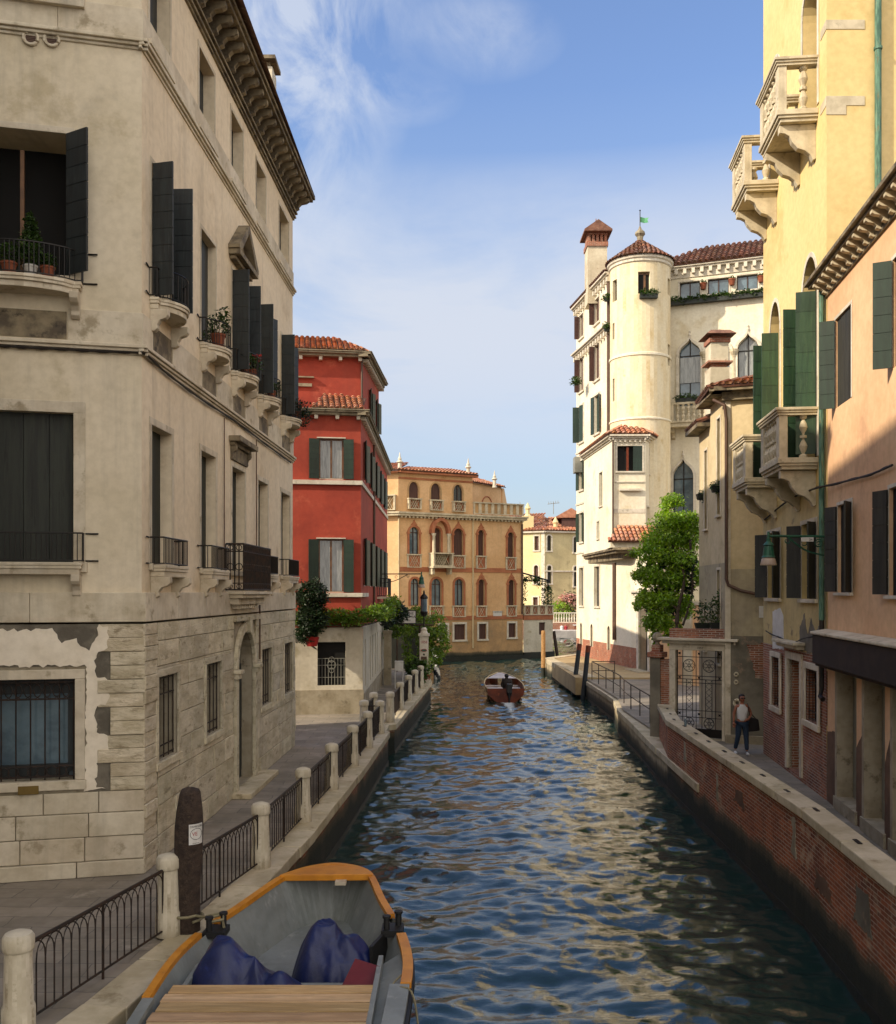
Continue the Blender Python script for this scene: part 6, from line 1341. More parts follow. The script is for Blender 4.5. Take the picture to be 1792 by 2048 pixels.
def stone_balcony(F, ua, ub, zf, pr, rh, parent, nb):
    """ua = near end; stone floor slab on scrolled consoles, pedestals, rail and turned balusters"""
    mb = MB(); mb.fb(F, ua, ub, zf - .12, zf, 0, pr); mb.fb(F, ua + .03, ub - .03, zf - .18, zf - .12, 0, pr - .04); mb.fb(F, ua + .07, ub - .07, zf - .26, zf - .18, 0, pr - .09)
    b = mb.build('balcony', M['balc'], parent, bevel=.01)
    for u in (ua + .2, ub - .35):
        mb = MB(); prof = [(0, zf - 1.05), (.06, zf - 1.08), (.13, zf - .95), (.24, zf - .86), (.4, zf - .8), (.52, zf - .66), (.58, zf - .52), (.68, zf - .46), (pr - .1, zf - .44), (pr - .1, zf - .27), (0, zf - .27)]
        mb.fside(F, prof, u, u + .18); mb.build('console', M['balc'], b, bevel=.01)
    pw = .27; z1 = zf + rh - .17
    for u0, u1, o0, o1 in ((ua + .03, ua + .03 + pw, pr - .03 - pw * .7, pr - .03), (ub - .03 - pw, ub - .03, pr - .03 - pw * .7, pr - .03)): mb = MB(); mb.fb(F, u0, u1, zf, z1, o0, o1); mb.build('pedestal', M['balc'], b, bevel=.008)
    mb = MB()
    for zz, hh, e in ((z1, .06, .0), (z1 + .06, .05, .03), (z1 + .11, .06, .06)):
        mb.fb(F, ua - e, ub + e, zz, zz + hh, pr - .25, pr + e); mb.fb(F, ua - e, ua + .22 + e, zz, zz + hh, 0, pr - .25); mb.fb(F, ub - .22 - e, ub + e, zz, zz + hh, 0, pr - .25)
    mb.build('rail', M['balc'], b, bevel=.006)
    for i in range(nb): mb = MB(); baluster(mb, F.p(ua + .42 + (ub - ua - .84) * i / (nb - 1), 0, pr - .13), zf, z1 - zf, .115, 14); mb.build('baluster', M['balc'], b, smooth=False)
    for u in (ua + .14, ub - .14): mb = MB(); baluster(mb, F.p(u, 0, .3), zf, z1 - zf, .115, 14); mb.build('baluster', M['balc'], b)
for ua, ub in ((.62, 2.55), (4.35, 6.1)):
    stone_balcony(YM, ua, ub, 16.32, .9, 1.15, YH, 5); stone_balcony(YM, ua, ub, 8.52, .88, 1.12, YH, 5)
# ================================================================== SALMON HOUSE
SH = thing('salmon_house', (12, 15, 1), 'salmon orange house with charcoal shutters over a brown awning, nearest on the right', 'building')
SM = Fa((8.2, 20.85), (6.55, 8.2)); ln = SM.L
sh_ = [hole([SM.u(1671), SM.u(1703), 9.35, 11.2], .1), hole([SM.u(1786), SM.u(1836), 9.35, 11.2], .1)]
s2 = [hole([SM.u(1676), SM.u(1704), 5.5, 7.3], .09), hole([SM.u(1779), SM.u(1815), 5.45, 7.3], .09)]
dz_ = [hole([SM.u(1673), SM.u(1713), 1.25, 3.9], .35), hole([SM.u(1727), SM.u(1770), 1.25, 3.9], .35), hole([SM.u(1784), SM.u(1840), 1.25, 3.9], .35)]
mb = MB(); wallgrid(mb, SM, 0, ln, .9, 12.0, sh_ + s2 + dz_); S2 = Fa((8.2, 20.85), (16, 20.85)); mb.poly([(8.2, 20.85, 1), (16, 20.85, 1), (16, 20.85, 12), (8.2, 20.85, 12)]); q = SM.p(ln, 0); mb.poly([(q.x, q.y, 1), (16, q.y, 1), (16, q.y, 12), (q.x, q.y, 12)])
mb.poly([(8.2, 20.85, 12), (16, 20.85, 12), (16, q.y, 12), (q.x, q.y, 12)]); mb.build('wall', M['orange'], SH)
for h in sh_:
    w_ = window(SH, SM, h, 'closed', 'white', .07, .015, sh='shutK', sill=False); mb = MB(); leaf(mb, SM, h['u0'], h['z0'], h['z1'], .3, 70, -1, .02, 6); mb.build('shutter', M['shutR'], w_)
for h in s2: window(SH, SM, h, 'dark', 'white', .07, .015, sh='shutK', shw=.36, ang=(22, 30), boards=6)
for h in dz_:
    mb = MB(); mb.fb(SM, h['u0'], h['u1'], h['z0'], h['z1'], -.34, -.3); mb.build('roller_shutter', M['ac'], SH)
    mb = MB(); mb.fb(SM, h['u0'] - .02, h['u0'] + .12, 1.2, 3.9, -.3, .03); mb.fb(SM, h['u0'] - .05, h['u1'] + .1, 1.0, 1.262, -.3, .06); mb.build('door_jamb', M['plinth'], SH, bevel=.01)
segs = [(0.02, dz_[0]['u0'] - .03), (dz_[0]['u1'] + .02, dz_[1]['u0'] - .05), (dz_[1]['u1'] + .02, dz_[2]['u0'] - .06)]
for k, (a, b) in enumerate(segs): ragged(SM, [(a, 1.0), (b, 1.0), (b, 2.6 + .2 * k), (a, 2.5)], .001, .012, 'damp', 'damp_patch', SH, .012, .1, 9 + k)
mb = MB(); mb.fb(SM, 0, ln, 3.98, 4.6, .0, .32); mb.fb(SM, 0, ln, 3.92, 3.98, .02, .26); mb.build('awning_box', M['awning'], SH, bevel=.02)
mb = MB(); mb.fside(SM, [(0, 4.6), (.36, 4.6), (.36, 4.66), (0, 4.72)], -.05, ln); mb.build('awning_ledge', M['trimL'], SH, bevel=.02)
mb = MB(); mb.fb(SM, -.3, ln, 12.14, 12.2, -.1, .34); mb.fb(SM, -.35, ln, 12.2, 12.28, -.1, .42); mb.fb(SM, -.1, ln, 11.88, 12.14, -.1, .05); cn = mb.build('cornice', M['corn'], SH, bevel=.01)
for i in range(34): mb = MB(); u = .02 + i * .37; bracket(mb, SM, u + .08, 11.92, 12.14, .32, .12); mb.build('corbel', M['balc'], cn)
e0, e1 = SM.p(-.3, 12.25, .2), SM.p(ln, 12.25, .2); roofplane(SH, [e0, e1, e1 + Vector((5, 1, 1.6)), e0 + Vector((5, 0, 1.6))], 'tileOld')
for pxs, z0, lab in (((1540, 1560, 1590, 1620, 1650, 1690, 1730, 1792, 1830), None, 'u'),):
    pass
def wcable(pts, lab, r=.016, tw=True):
    P = bez(pts, 6); mb = MB(); mb.tube(P, r, 5)
    if tw: mb.tube([p + Vector((.0, .012 * math.sin(i * .8), .02 * math.cos(i * .8))) for i, p in enumerate(P)], r * .7, 4)
    tag(mb.build('wall_cable', M['cable']), lab, 'cable')
yz = lambda F, px, py, o=.06: F.p(F.u(px), F.z(px, py), o)
wcable([yz(YM, 1533, 1040), yz(YM, 1560, 1017), yz(YM, 1590, 998, .1), yz(YM, 1620, 985, .14), yz(SM, 1652, 975, .15), yz(SM, 1700, 962), yz(SM, 1750, 948), yz(SM, 1792, 930)], 'dark cable bundle rising along the yellow and salmon fronts under the lower balconies', .022)
wcable([yz(YM, 1536, 1262), yz(YM, 1556, 1272), yz(YM, 1590, 1284), yz(YM, 1625, 1275, .12), yz(SM, 1658, 1270), yz(SM, 1700, 1282), yz(SM, 1740, 1284), yz(SM, 1792, 1303)], 'slack cable looping above the ground floor of the yellow and salmon fronts', .014)
# ================================================================== LEFT BANK RAILING
posts = [(-4.34, 9.75), (-3.66, 12.62), (-3.05, 15.72), (-2.83, 18.85), (-2.64, 21.9), (-2.46, 24.9), (-2.32, 27.8), (-2.16, 30.6), (-2.0, 33.3), (-1.83, 36.9), (-1.64, 40.0), (-1.46, 42.7), (-1.28, 45.2)]
where = ['nearest to the viewer, cut by the left edge', 'just left of the tall dark mooring post', 'second past the dark mooring post, beside the barge bow', 'third past the dark mooring post', 'fourth past the mooring post, level with the arched door', 'fifth past the mooring post', 'sixth past the mooring post', 'last before the jog in the bank', 'first beyond the jog in the bank', 'second beyond the jog in the bank', 'third beyond the jog in the bank', 'fourth beyond the jog in the bank', 'last one, against the tall numbered pillar']
root = thing('railing_post', (posts[0][0], posts[0][1], 1.02), '', 'post', 'round stone posts of the left bank railing')
c = Vector((posts[0][0], posts[0][1], 1.02)); mb = MB(); mb.lathe(c, [(.165, 0), (.162, .3), (.145, .33), (.135, .82), (.133, .87)], 20); s_ = mb.build('shaft', M['post'], root, bevel=.01)
mb = MB(); mb.lathe(c, [(.15, .87), (.155, .9), (.155, 1.0), (.13, 1.04), (.06, 1.065), (.01, 1.07)], 20); mb.build('cap', M['post'], root, bevel=.008)
for ch in root.children:
    for pl in ch.data.polygons: pl.use_smooth = abs(pl.normal.z) < .9
root['label'] = 'round stone post ' + where[0]
for p, wh in list(zip(posts, where))[1:]: copytree(root, None, (p[0], p[1], 1.02), random.uniform(0, 6), 'round stone post ' + wh)
for k, p in enumerate(((-2.67, 30.7), (-2.55, 33.1))): copytree(root, None, (p[0], p[1], 1.02), 0, 'round stone post set back from the water at the jog, ' + ('near one' if k == 0 else 'far one'))
def arch_panel(p, q, lab, det=True):
    p, q = Vector((p[0], p[1], 0)), Vector((q[0], q[1], 0)); d = (q - p); ln = d.length; d /= ln; p = p + d * .13; q = q - d * .13; ln -= .26
    t = thing('iron_railing', ((p.x + q.x) / 2, (p.y + q.y) / 2, 1.04), lab, 'railing', 'arched iron railing panels of the left bank'); z0, z1 = 1.12, 1.88
    mb = MB(); P = lambda u, z: (p.x + d.x * u, p.y + d.y * u, z)
    mb.tube([P(0, z1 + .02), P(ln, z1 + .02)], .021, 6); mb.tube([P(0, z0), P(ln, z0)], .015, 5); mb.build('rail', M['ironR'], t)
    mb = MB()
    for u in (.0, ln * .5, ln): mb.tube([P(u, 1.02), P(u, z1 + .02)], .017, 5)
    mb.each('stanchion', M['ironR'], t)
    n = max(4, round(ln / .148)); sp = ln / n; mb = MB()
    for i in range(1, n): mb.tube([P(i * sp, z0), P(i * sp, z1 - .22)], .0095, 4, False)
    if det:
        for i in range(-1, n):
            for s_ in ((1, 0) if i < 0 else (0, 1)):
                if s_ == 0:
                    pts = [P(min(ln, max(0, i * sp + 2 * sp * (1 - math.cos(R(a))) / 2)), z1 - .22 + .22 * math.sin(R(a)) ** .8) for a in range(0, 181, 20)]
                    if i + 2 <= n and i >= 0: mb.tube(pts, .0085, 4, False)
        for e in (0, n - 1): pass
    else:
        for i in range(1, n): mb.tube([P(i * sp, z1 - .22), P(i * sp, z1)], .0095, 4, False)
    mb.build('bar_row', M['ironR'], t)
seg_l = ['left of the mooring post, longest in view', 'behind the mooring post', 'beside the barge bow', 'level with the first barred window', 'level with the arched door', 'sixth from the viewer', 'seventh from the viewer', None, 'first beyond the jog', 'second beyond the jog', 'third beyond the jog', 'last before the numbered pillar']
for i, lb in enumerate(seg_l):
    if lb: arch_panel(posts[i], posts[i + 1], 'black iron railing panel with interlaced arches, ' + lb, i < 6)
arch_panel((-2.67, 30.7), (-2.55, 33.1), 'black iron railing panel set back at the jog of the bank', False)
arch_panel(posts[7], (-2.67, 30.7), 'short cross panel of iron railing at the jog of the bank', False)
# mooring post with its notice
t = thing('mooring_post', (-3.43, 12.75, 0), 'tall dark timber mooring post with a white notice, in front of the railing', 'mooring post')
mb = MB(); c = Vector((-3.43, 12.75, 0)); vs = []
prof = [(.165, -1), (.155, 1.0), (.16, 1.6), (.183, 2.1), (.186, 2.4), (.17, 2.62), (.135, 2.86), (.115, 2.9), (.03, 2.93)]; n = 20
for j, (r_, z) in enumerate(prof):
    for k in range(n):
        a = 2 * math.pi * k / n; rr = r_ * (1 + .05 * noise.noise(Vector((math.cos(a) * 2, math.sin(a) * 2, z * .4))) + .03 * math.sin(a * 5)); sh_x = .035 * math.sin(z * 1.1)
        vs.append(c + Vector((rr * math.cos(a) - sh_x + .02, rr * math.sin(a), z + (.03 * noise.noise(Vector((a, z, 1))) if j > 5 else 0))))
fs = [(i * n + k, i * n + (k + 1) % n, (i + 1) * n + (k + 1) % n, (i + 1) * n + k) for i in range(len(prof) - 1) for k in range(n)] + [tuple((len(prof) - 1) * n + k for k in range(n))]
mb.add(vs, fs); mb.build('post', M['pole'], t, smooth=True)
mb = MB(); mb.tube([c + Vector((x, y, z)) for x, y, z in ((.17, -.02, 1.05), (.05, -.17, 1.04), (-.12, -.12, 1.05), (-.17, .04, 1.06), (0, .17, 1.05), (.17, -.02, 1.05))], .02, 6)
# notice bent round the trunk
def cylp(a, z, r): return c + Vector((r * math.cos(R(a)) - .005, r * math.sin(R(a)), z))
N1 = MB(); A0, A1, rr = -72, -12, .198; k = 8
for i in range(k):
    a, b = A0 + (A1 - A0) * i / k, A0 + (A1 - A0) * (i + 1) / k
    N1.prism([cylp(a, 2.21, rr), cylp(b, 2.21, rr), cylp(b, 2.21, rr + .004), cylp(a, 2.21, rr + .004)], [cylp(a, 2.475, rr), cylp(b, 2.475, rr), cylp(b, 2.475, rr + .004), cylp(a, 2.475, rr + .004)])
no = N1.build('notice', M['signW'], t)
mb = MB(); pts = [cylp(-42 + 25 * math.cos(R(q)), 2.345 + .072 * math.sin(R(q)), rr + .006) for q in range(0, 361, 15)]; mb.tube(pts, .003, 4); mb.build('printed_oval', M['ink'], no)
def wraptext(s, size, a_mid, z, mat):
    """lettering laid on the curved notice"""
    o_ = text(s, size, (0, 0, 0), (1, 0, 0), (0, 0, 1), mat, None, ext=.0008); r0 = rr + .0062
    for v in o_.data.vertices: a = a_mid + math.degrees(v.co.x / r0); q = cylp(a, z + v.co.z, r0 + (-v.co.y)); v.co = q - Vector(t.location)
    o_.parent = no
wraptext('ORMEGGIO', .036, -42, 2.432, 'ink'); wraptext('VE', .07, -50, 2.325, 'inkR'); wraptext('Venezia Servizi', .016, -45, 2.222, 'ink')
# bottle at the foot of the wall
b = onz(274, 1746, 1.0); t = thing('bottle', tuple(b), 'brown beer bottle with a pale label standing at the corner of the beige palazzo', 'bottle'); mb = MB(); mb.lathe(b, [(.03, 0), (.033, .01), (.033, .15), (.014, .2), (.012, .245), (.014, .25)], 12); mb.build('glass', M['beer'], t, smooth=True); mb = MB(); mb.lathe(b, [(.0338, .06), (.0338, .12)], 12); mb.build('label', M['trimL'], t)
# ================================================================== MOORED BARGE
GZ = 1.15
Lp = [(-1.98, 14.97), (-2.2, 14.84), (-2.42, 14.6), (-2.6, 14.25), (-2.9, 13.3), (-3.12, 12.55), (-3.24, 11.8), (-3.27, 11.2), (-3.25, 10.5), (-3.2, 9.4), (-3.1, 8.0), (-3.0, 6.5)]
Rp = [(-1.55, 14.97), (-1.36, 14.86), (-1.2, 14.66), (-1.08, 14.3), (-.93, 13.65), (-.70, 12.8), (-.55, 12.1), (-.45, 11.3), (-.45, 10.5), (-.48, 9.4), (-.52, 8.0), (-.6, 6.5)]
BG = thing('cargo_barge', (-1.9, 11, 0), 'grey open work barge with orange gunwales, moored against the left bank', 'barge')
outl = [tuple(v)[:2] for v in bez([(x, y, 0) for x, y in Lp[::-1]] + [(-1.77, 15.03, 0)] + [(x, y, 0) for x, y in Rp], 5)]
def inset(P, d, dz=0):
    cx_, cy_ = -1.88, 9.5; o_ = []
    for i, (x, y) in enumerate(P):
        a = P[max(i - 1, 0)]; b = P[min(i + 1, len(P) - 1)]; tx, ty = b[0] - a[0], b[1] - a[1]; l_ = math.hypot(tx, ty); o_.append((x + ty / l_ * d, y - tx / l_ * d))
    return o_
sheer = lambda y: GZ + (.10 * max(0, (y - 13) / 2) ** 1.5 if y > 13 else 0)
def loft(P, Q, zp, zq):
    mb = MB(); n = len(P); mb.add([(x, y, zp(y)) for x, y in P] + [(x, y, zq(y)) for x, y in Q], [(i, i + 1, n + i + 1, n + i) for i in range(n - 1)]); return mb
hb = inset(outl, .28); loft(outl, hb, sheer, lambda y: -.4).build('hull', M['greyP'], BG, smooth=True)
in1 = inset(outl, .06); in2 = inset(outl, .34); fz = lambda y: .52
loft(in1, in2, lambda y: sheer(y) - .03, fz).build('inner_hull', M['greyP'], BG, smooth=True)
mb = MB(); h_ = len(in2) // 2; mb.add([(x, y, .52) for x, y in in2], [(i, i + 1, len(in2) - 2 - i, len(in2) - 1 - i) for i in range(h_)]); mb.build('floor', M['greyP'], BG)
def gun(i0, i1, mat, w0, w1, dz0, dz1, name):
    P = outl[i0:i1]; a = inset(P, w0); b = inset(P, w1); mb = MB()
    for i in range(len(P) - 1):
        z0, z1 = sheer(P[i][1]), sheer(P[i + 1][1])
        mb.hexa([(a[i][0], a[i][1], z0 + dz0), (a[i + 1][0], a[i + 1][1], z1 + dz0), (b[i + 1][0], b[i + 1][1], z1 + dz0), (b[i][0], b[i][1], z0 + dz0), (a[i][0], a[i][1], z0 + dz1), (a[i + 1][0], a[i + 1][1], z1 + dz1), (b[i + 1][0], b[i + 1][1], z1 + dz1), (b[i][0], b[i][1], z0 + dz1)])
    return mb.build(name, M[mat], BG, smooth=False)
n_ = len(outl); iy = lambda y, right: min(range(n_), key=lambda i: abs(outl[i][1] - y) + (0 if (outl[i][0] > -1.8) == right else 9))
gun(iy(10.4, False), iy(12.3, False) + 1, 'orangeP', -.03, .06, -.03, .035, 'gunwale'); gun(iy(12.75, False), iy(12.95, True) + 1, 'orangeP', -.03, .07, -.03, .035, 'gunwale'); gun(iy(12.3, True), iy(10.6, True) + 1, 'orangeP', -.04, .08, -.03, .035, 'gunwale')
gun(0, n_, 'hullK', -.06, -.0, -.16, -.05, 'rubbing_strake'); gun(0, iy(10.4, False) + 1, 'greyP', -.02, .1, -.04, .02, 'gunwale'); gun(iy(10.6, True), n_, 'greyP', -.02, .2, -.04, .02, 'gunwale')
mb = MB(); i0, i1 = iy(14.42, False), iy(14.5, True); P = outl[i0:i1 + 1]; mb.prism([(x, y, sheer(14.7) - .05) for x, y in P], [(x, y, sheer(14.7) + .05) for x, y in P]); mb.build('bow_deck', M['orangeP'], BG, bevel=.012)
mb = MB(); mb.box(-1.68, -1.52, 14.33, 14.47, GZ + .0, GZ + .05); mb.build('cleat', M['trimL'], BG)
# coaming and hatch boards
mb = MB(); mb.box(-3.0, -.72, 10.75, 11.65, .42, .52); mb.box(-2.98, -.86, 11.6, 11.68, .5, .78); mb.box(-.84, -.78, 6.5, 11.66, .42, 1.12); mb.box(-3.04, -2.98, 6.5, 11.66, .42, 1.02); mb.build('coaming', M['greyP'], BG, bevel=.008)
mb = MB(); mb.add([(-.78, 6.5, 1.0), (-.5, 6.5, 1.1), (-.5, 11.9, 1.1), (-.78, 11.7, 1.0)], [(0, 1, 2, 3)]); mb.build('side_deck', M['greyP'], BG)
for i in range(13):
    mb = MB(); y1b = 10.78 - i * .235; mb.box(-3.07 - .02 * (i % 2), -.80, y1b - .207, y1b, 1.06 + random.uniform(-.004, .004), 1.12 + random.uniform(-.004, .004)); mb.build('deck_board', M['plank'], BG, bevel=.006)
for x, y, nm in ((-3.0, 12.5, 'l'), (-.72, 12.55, 'r')):
    mb = MB()
    for dx in (-.09, .09): mb.lathe((x + dx * .8, y + dx, GZ - .05), [(.045, 0), (.04, .05), (.04, .19), (.055, .2), (.055, .23)], 12)
    mb.box(x - .14, x + .14, y - .16, y + .16, GZ - .08, GZ - .0); mb.build('mooring_bitt', M['hullK'], BG)
mb = MB(); mb.prism([(-.95, 11.9, .6), (-.8, 12.45, .6), (-.76, 12.43, .6), (-.91, 11.88, .6)], [(-.98, 12.0, 1.1), (-.83, 12.5, 1.12), (-.79, 12.48, 1.12), (-.94, 11.98, 1.1)]); mb.build('fender_board', M['hullK'], BG)
rp = thing('mooring_rope', (-3.1, 12.6, 1.2), 'pale rope lashed round the barge bitt and the mooring post', 'rope'); P = [(-3.43 + .2 * math.cos(a), 12.72 + .2 * math.sin(a), 1.22 + .012 * a) for a in [k * .5 - 1 for k in range(14)]]
mb = MB(); mb.tube(P + [(-3.1, 12.55, 1.27), (-2.93, 12.6, 1.3), (-2.9, 12.45, 1.28), (-3.08, 12.4, 1.26), (-3.14, 12.55, 1.29), (-2.96, 12.62, 1.31), (-2.9, 12.5, 1.15)], .019, 6); mb.build('rope', M['rope'], rp)
mb = MB(); mb.tube(bez([(-.5, 11.0, 1.17), (-.62, 10.7, 1.13), (-.4, 10.5, 1.16), (-.3, 10.2, .8), (-.2, 9.9, .1)], 5), .011, 5); tag(mb.build('mooring_line', M['rope']), 'thin line trailing from the right side of the barge into the water', 'rope')
# tarpaulins
def tarp(name, lab, c, foot, peaks, zb, seed, n=52, m=14, fold=.075):
    """stiff cloth thrown over something: foot = radius by angle, peaks = (x,y,height,spread); hangs in flat pleats"""
    rr = random.Random(int(seed)); c = Vector(c); vs = []; fs = []
    an = [2 * math.pi * (k + rr.uniform(-.3, .3)) / n for k in range(n)]; pl_ = [1.6 * noise.noise(Vector((math.cos(a_) * 4.5, math.sin(a_) * 4.5, seed))) + .9 * noise.noise(Vector((math.cos(a_) * 11, math.sin(a_) * 11, seed))) for a_ in an]
    for j in range(m + 1):
        t_ = j / m
        for k in range(n):
            a = an[k]; r_ = foot(a) * (t_ ** .75); x, y = r_ * math.cos(a), r_ * math.sin(a)
            h = max(pk[2] - pk[4] * max(0, math.hypot((x - pk[0]), (y - pk[1]) * 1.1) - pk[3]) for pk in peaks)
            e = max(0, (t_ - .3) / .7); h = h * (1 - e ** 4.5)
            g_ = 1 + fold * 1.5 * pl_[k] * e; z = h + fold * (.8 - 1.9 * abs(noise.noise(Vector((x * 3.2, y * 3.2, seed)))) - .9 * abs(noise.noise(Vector((x * 8 + y * 3, y * 6, seed + 4)))))
            vs.append(c + Vector((x * g_, y * g_, max(z, 0) + zb)))
    for j in range(m):
        for k in range(n):
            q = (j * n + k, j * n + (k + 1) % n, (j + 1) * n + (k + 1) % n, (j + 1) * n + k)
            if rr.random() < .5: fs += [(q[0], q[1], q[2]), (q[0], q[2], q[3])]
            else: fs += [(q[0], q[1], q[3]), (q[1], q[2], q[3])]
    mb = MB(); mb.add(vs, fs); o_ = mb.build(name, M['tarp'], None, bevel=0); b_ = o_.modifiers.new('sub', 'SUBSURF'); b_.levels = 1; b_.render_levels = 1
    for p_ in o_.data.polygons: p_.use_smooth = True
    return tag(o_, lab, 'tarpaulin', 'blue tarpaulins in the barge')
def ell(ax, ay, sq=2.6): return lambda a: 1 / ((abs(math.cos(a)) / ax) ** sq + (abs(math.sin(a)) / ay) ** sq) ** (1 / sq)
tarp('tarpaulin', 'larger navy blue tarpaulin sloping down to the right, on the left of the barge', (-2.27, 11.35, 0), ell(.95, .66), [(-.40, .12, .93, .12, 1.3), (-.05, .05, .74, .05, 1.0), (.3, -.1, .62, .05, .9)], .44, 3.)
tarp('tarpaulin', 'smaller navy blue tarpaulin bundled over a box, in the middle of the barge', (-1.42, 12.2, 0), ell(.60, .52), [(-.14, .05, .86, .12, 1.2), (.15, -.02, .72, .12, 1.0)], .43, 8., n=46)
mb = MB(); mb.prism([(-1.25, 10.95, .95), (-.86, 11.02, .98), (-.86, 11.05, .95), (-1.25, 10.98, .92)], [(-1.10, 11.45, 1.16), (-.78, 11.30, 1.12), (-.78, 11.33, 1.09), (-1.10, 11.48, 1.13)]); mb.box(-1.2, -.84, 11.0, 11.35, .5, .93); tag(mb.build('red_crate', M['redbox'], None, bevel=.005), 'dark red board-topped crate leaning beside the smaller tarpaulin', 'crate')
# ================================================================== MOTOR BOAT UNDER WAY
BT = thing('motor_launch', (2.9, 51, 0), 'small varnished wooden motor boat heading away up the canal with a wake', 'boat'); st = [(48.2, .62, .93, .70), (49.2, .80, .98, .70), (50.6, .86, 1.0, .74), (52, .76, .9, .80), (53.2, .48, .62, .9), (54.1, .1, .12, 1.02)]
vs = []; cx_ = 2.9
rings = []
for y, wb, wt, z in st: rings.append([(cx_ - wt, y, z), (cx_ - wt * .95, y, z * .55), (cx_ - wb * .75, y, .0), (cx_ - wb * .3, y, -.2), (cx_ + wb * .3, y, -.2), (cx_ + wb * .75, y, .0), (cx_ + wt * .95, y, z * .55), (cx_ + wt, y, z)])
mb = MB(); k = 8
mb.add([p for r_ in rings for p in r_], [(i * k + j, i * k + j + 1, (i + 1) * k + j + 1, (i + 1) * k + j) for i in range(len(st) - 1) for j in range(k - 1)]); 
mb.add(rings[0], [tuple(range(8))]); mb.build('hull', M['varn'], BT)
mb = MB()
for s_ in (-1, 1): mb.tube([(cx_ + s_ * wt, y, z + .01) for y, wb, wt, z in st], .028, 6)
mb.build('gunwale', M['tanlit'], BT)
mb = MB(); mb.box(cx_ - .8, cx_ + .8, 48.35, 53, .12, .16); mb.build('floor', M['varn'], BT)
for y0, y1 in ((48.6, 49.0), (50.4, 50.9), (51.8, 52.1)): mb = MB(); mb.box(cx_ - .88, cx_ + .88, y0, y1, .45, .5); mb.build('thwart', M['boatin'], BT)
mb = MB(); mb.add([(cx_ - .8, 52.2, .86), (cx_ + .8, 52.2, .86), (cx_ + .1, 54.0, 1.02), (cx_ - .1, 54.0, 1.02)], [(0, 1, 2, 3)]); mb.build('foredeck', M['boatin'], BT)
mb = MB(); mb.box(cx_ + .02, cx_ + .28, 47.85, 48.25, .5, .95); mb.lathe((cx_ + .15, 48.0, -.25), [(.06, 0), (.05, .5), (.13, .7), (.14, .8)], 8); mb.build('outboard_motor', M['motor'], BT, bevel=.04)
pt = thing('person', (2.98, 49.0, .5), 'person in dark clothes sitting at the stern of the wooden motor boat', 'person')
skin('body', 'darkcloth', pt, [(0, 0, .08, .17), (0, 0, .3, .16), (0, .02, .5, .19), (0, .03, .62, .07), (0, .05, .74, .10), (-.2, .02, .52, .08), (-.26, .05, .28, .06), (-.1, .12, .1, .05), (.2, .02, .52, .08), (.27, -.02, .28, .06), (.2, -.12, .12, .05), (-.1, .35, .06, .09), (-.1, .5, -.2, .07), (.1, .35, .06, .09), (.1, .5, -.2, .07)], [(0, 1), (1, 2), (2, 3), (3, 4), (2, 5), (5, 6), (6, 7), (2, 8), (8, 9), (9, 10), (0, 11), (11, 12), (0, 13), (13, 14)])
mb = MB(); mb.lathe((2.98, 49.06, 1.2), [(.09, 0), (.115, .06), (.1, .13), (.04, .17)], 12); mb.build('hair', M['hair'], pt, smooth=True)
# wake foam
# ================================================================== WALKING WOMAN
wp = onz(1484, 1509, 1.0); WM = thing('person', (wp.x, wp.y, 1.0), 'woman in a white sleeveless top, jeans and sunglasses walking on the right pavement', 'person')
V = [(0, 0, .93, .115), (0, 0, 1.06, .10), (0, 0, 1.27, .115), (0, .01, 1.40, .065), (0, 0, 1.46, .048), (0, -.02, 1.53, .075), (0, -.015, 1.61, .082), (-.15, 0, 1.36, .055), (-.215, .03, 1.12, .042), (-.235, -.02, .90, .028), (.15, 0, 1.36, .055), (.26, .03, 1.13, .042), (.15, -.13, 1.0, .028)]
E = [(0, 1), (1, 2), (2, 3), (3, 4), (4, 5), (5, 6), (2, 7), (7, 8), (8, 9), (2, 10), (10, 11), (11, 12)]
legs = [(-.085, 0, .85, .09), (-.12, -.02, .48, .058), (-.16, .10, .12, .04), (.085, 0, .85, .09), (.10, -.05, .48, .058), (.10, -.12, .10, .04)]
b0 = len(V); V2 = V + legs; E2 = E + [(0, b0), (b0, b0 + 1), (b0 + 1, b0 + 2), (0, b0 + 3), (b0 + 3, b0 + 4), (b0 + 4, b0 + 5)]
skin('body', 'skin', WM, V2, E2)
g_ = .016
skin('jeans', 'jean', WM, [(0, 0, .93, .125)] + [(x, y, z + (.0 if z > .2 else .02), r_ + g_) for x, y, z, r_ in legs], [(0, 1), (1, 2), (2, 3), (0, 4), (4, 5), (5, 6)])
skin('top', 'top', WM, [(0, 0, .90, .15), (0, 0, 1.05, .128), (0, 0, 1.26, .138), (0, .01, 1.36, .085), (-.13, 0, 1.375, .072), (.13, 0, 1.375, .072)], [(0, 1), (1, 2), (2, 3), (2, 4), (2, 5)])
L0 = Vector(WM.location)
mb = MB(); mb.lathe(L0 + Vector((0, .03, 1.53)), [(.055, -.05), (.078, .0), (.088, .07), (.08, .115), (.05, .14), (.01, .15)], 14); mb.build('hair', M['hair'], WM, smooth=True)
mb = MB(); mb.lathe(L0 + Vector((0, -.035, 1.47)), [(.02, -.005), (.05, .02), (.068, .06), (.074, .1), (.066, .14), (.03, .15)], 14); mb.tube([L0 + Vector((0, -.1, 1.57)), L0 + Vector((0, -.122, 1.545)), L0 + Vector((0, -.105, 1.535))], [.008, .013, .008], 6); mb.build('face', M['skin'], WM, smooth=True)
mb = MB(); 
for s_ in (-1, 1): mb.box(L0.x + s_ * .034 - .027, L0.x + s_ * .034 + .027, L0.y - .122, L0.y - .105, L0.z + 1.562, L0.z + 1.592)
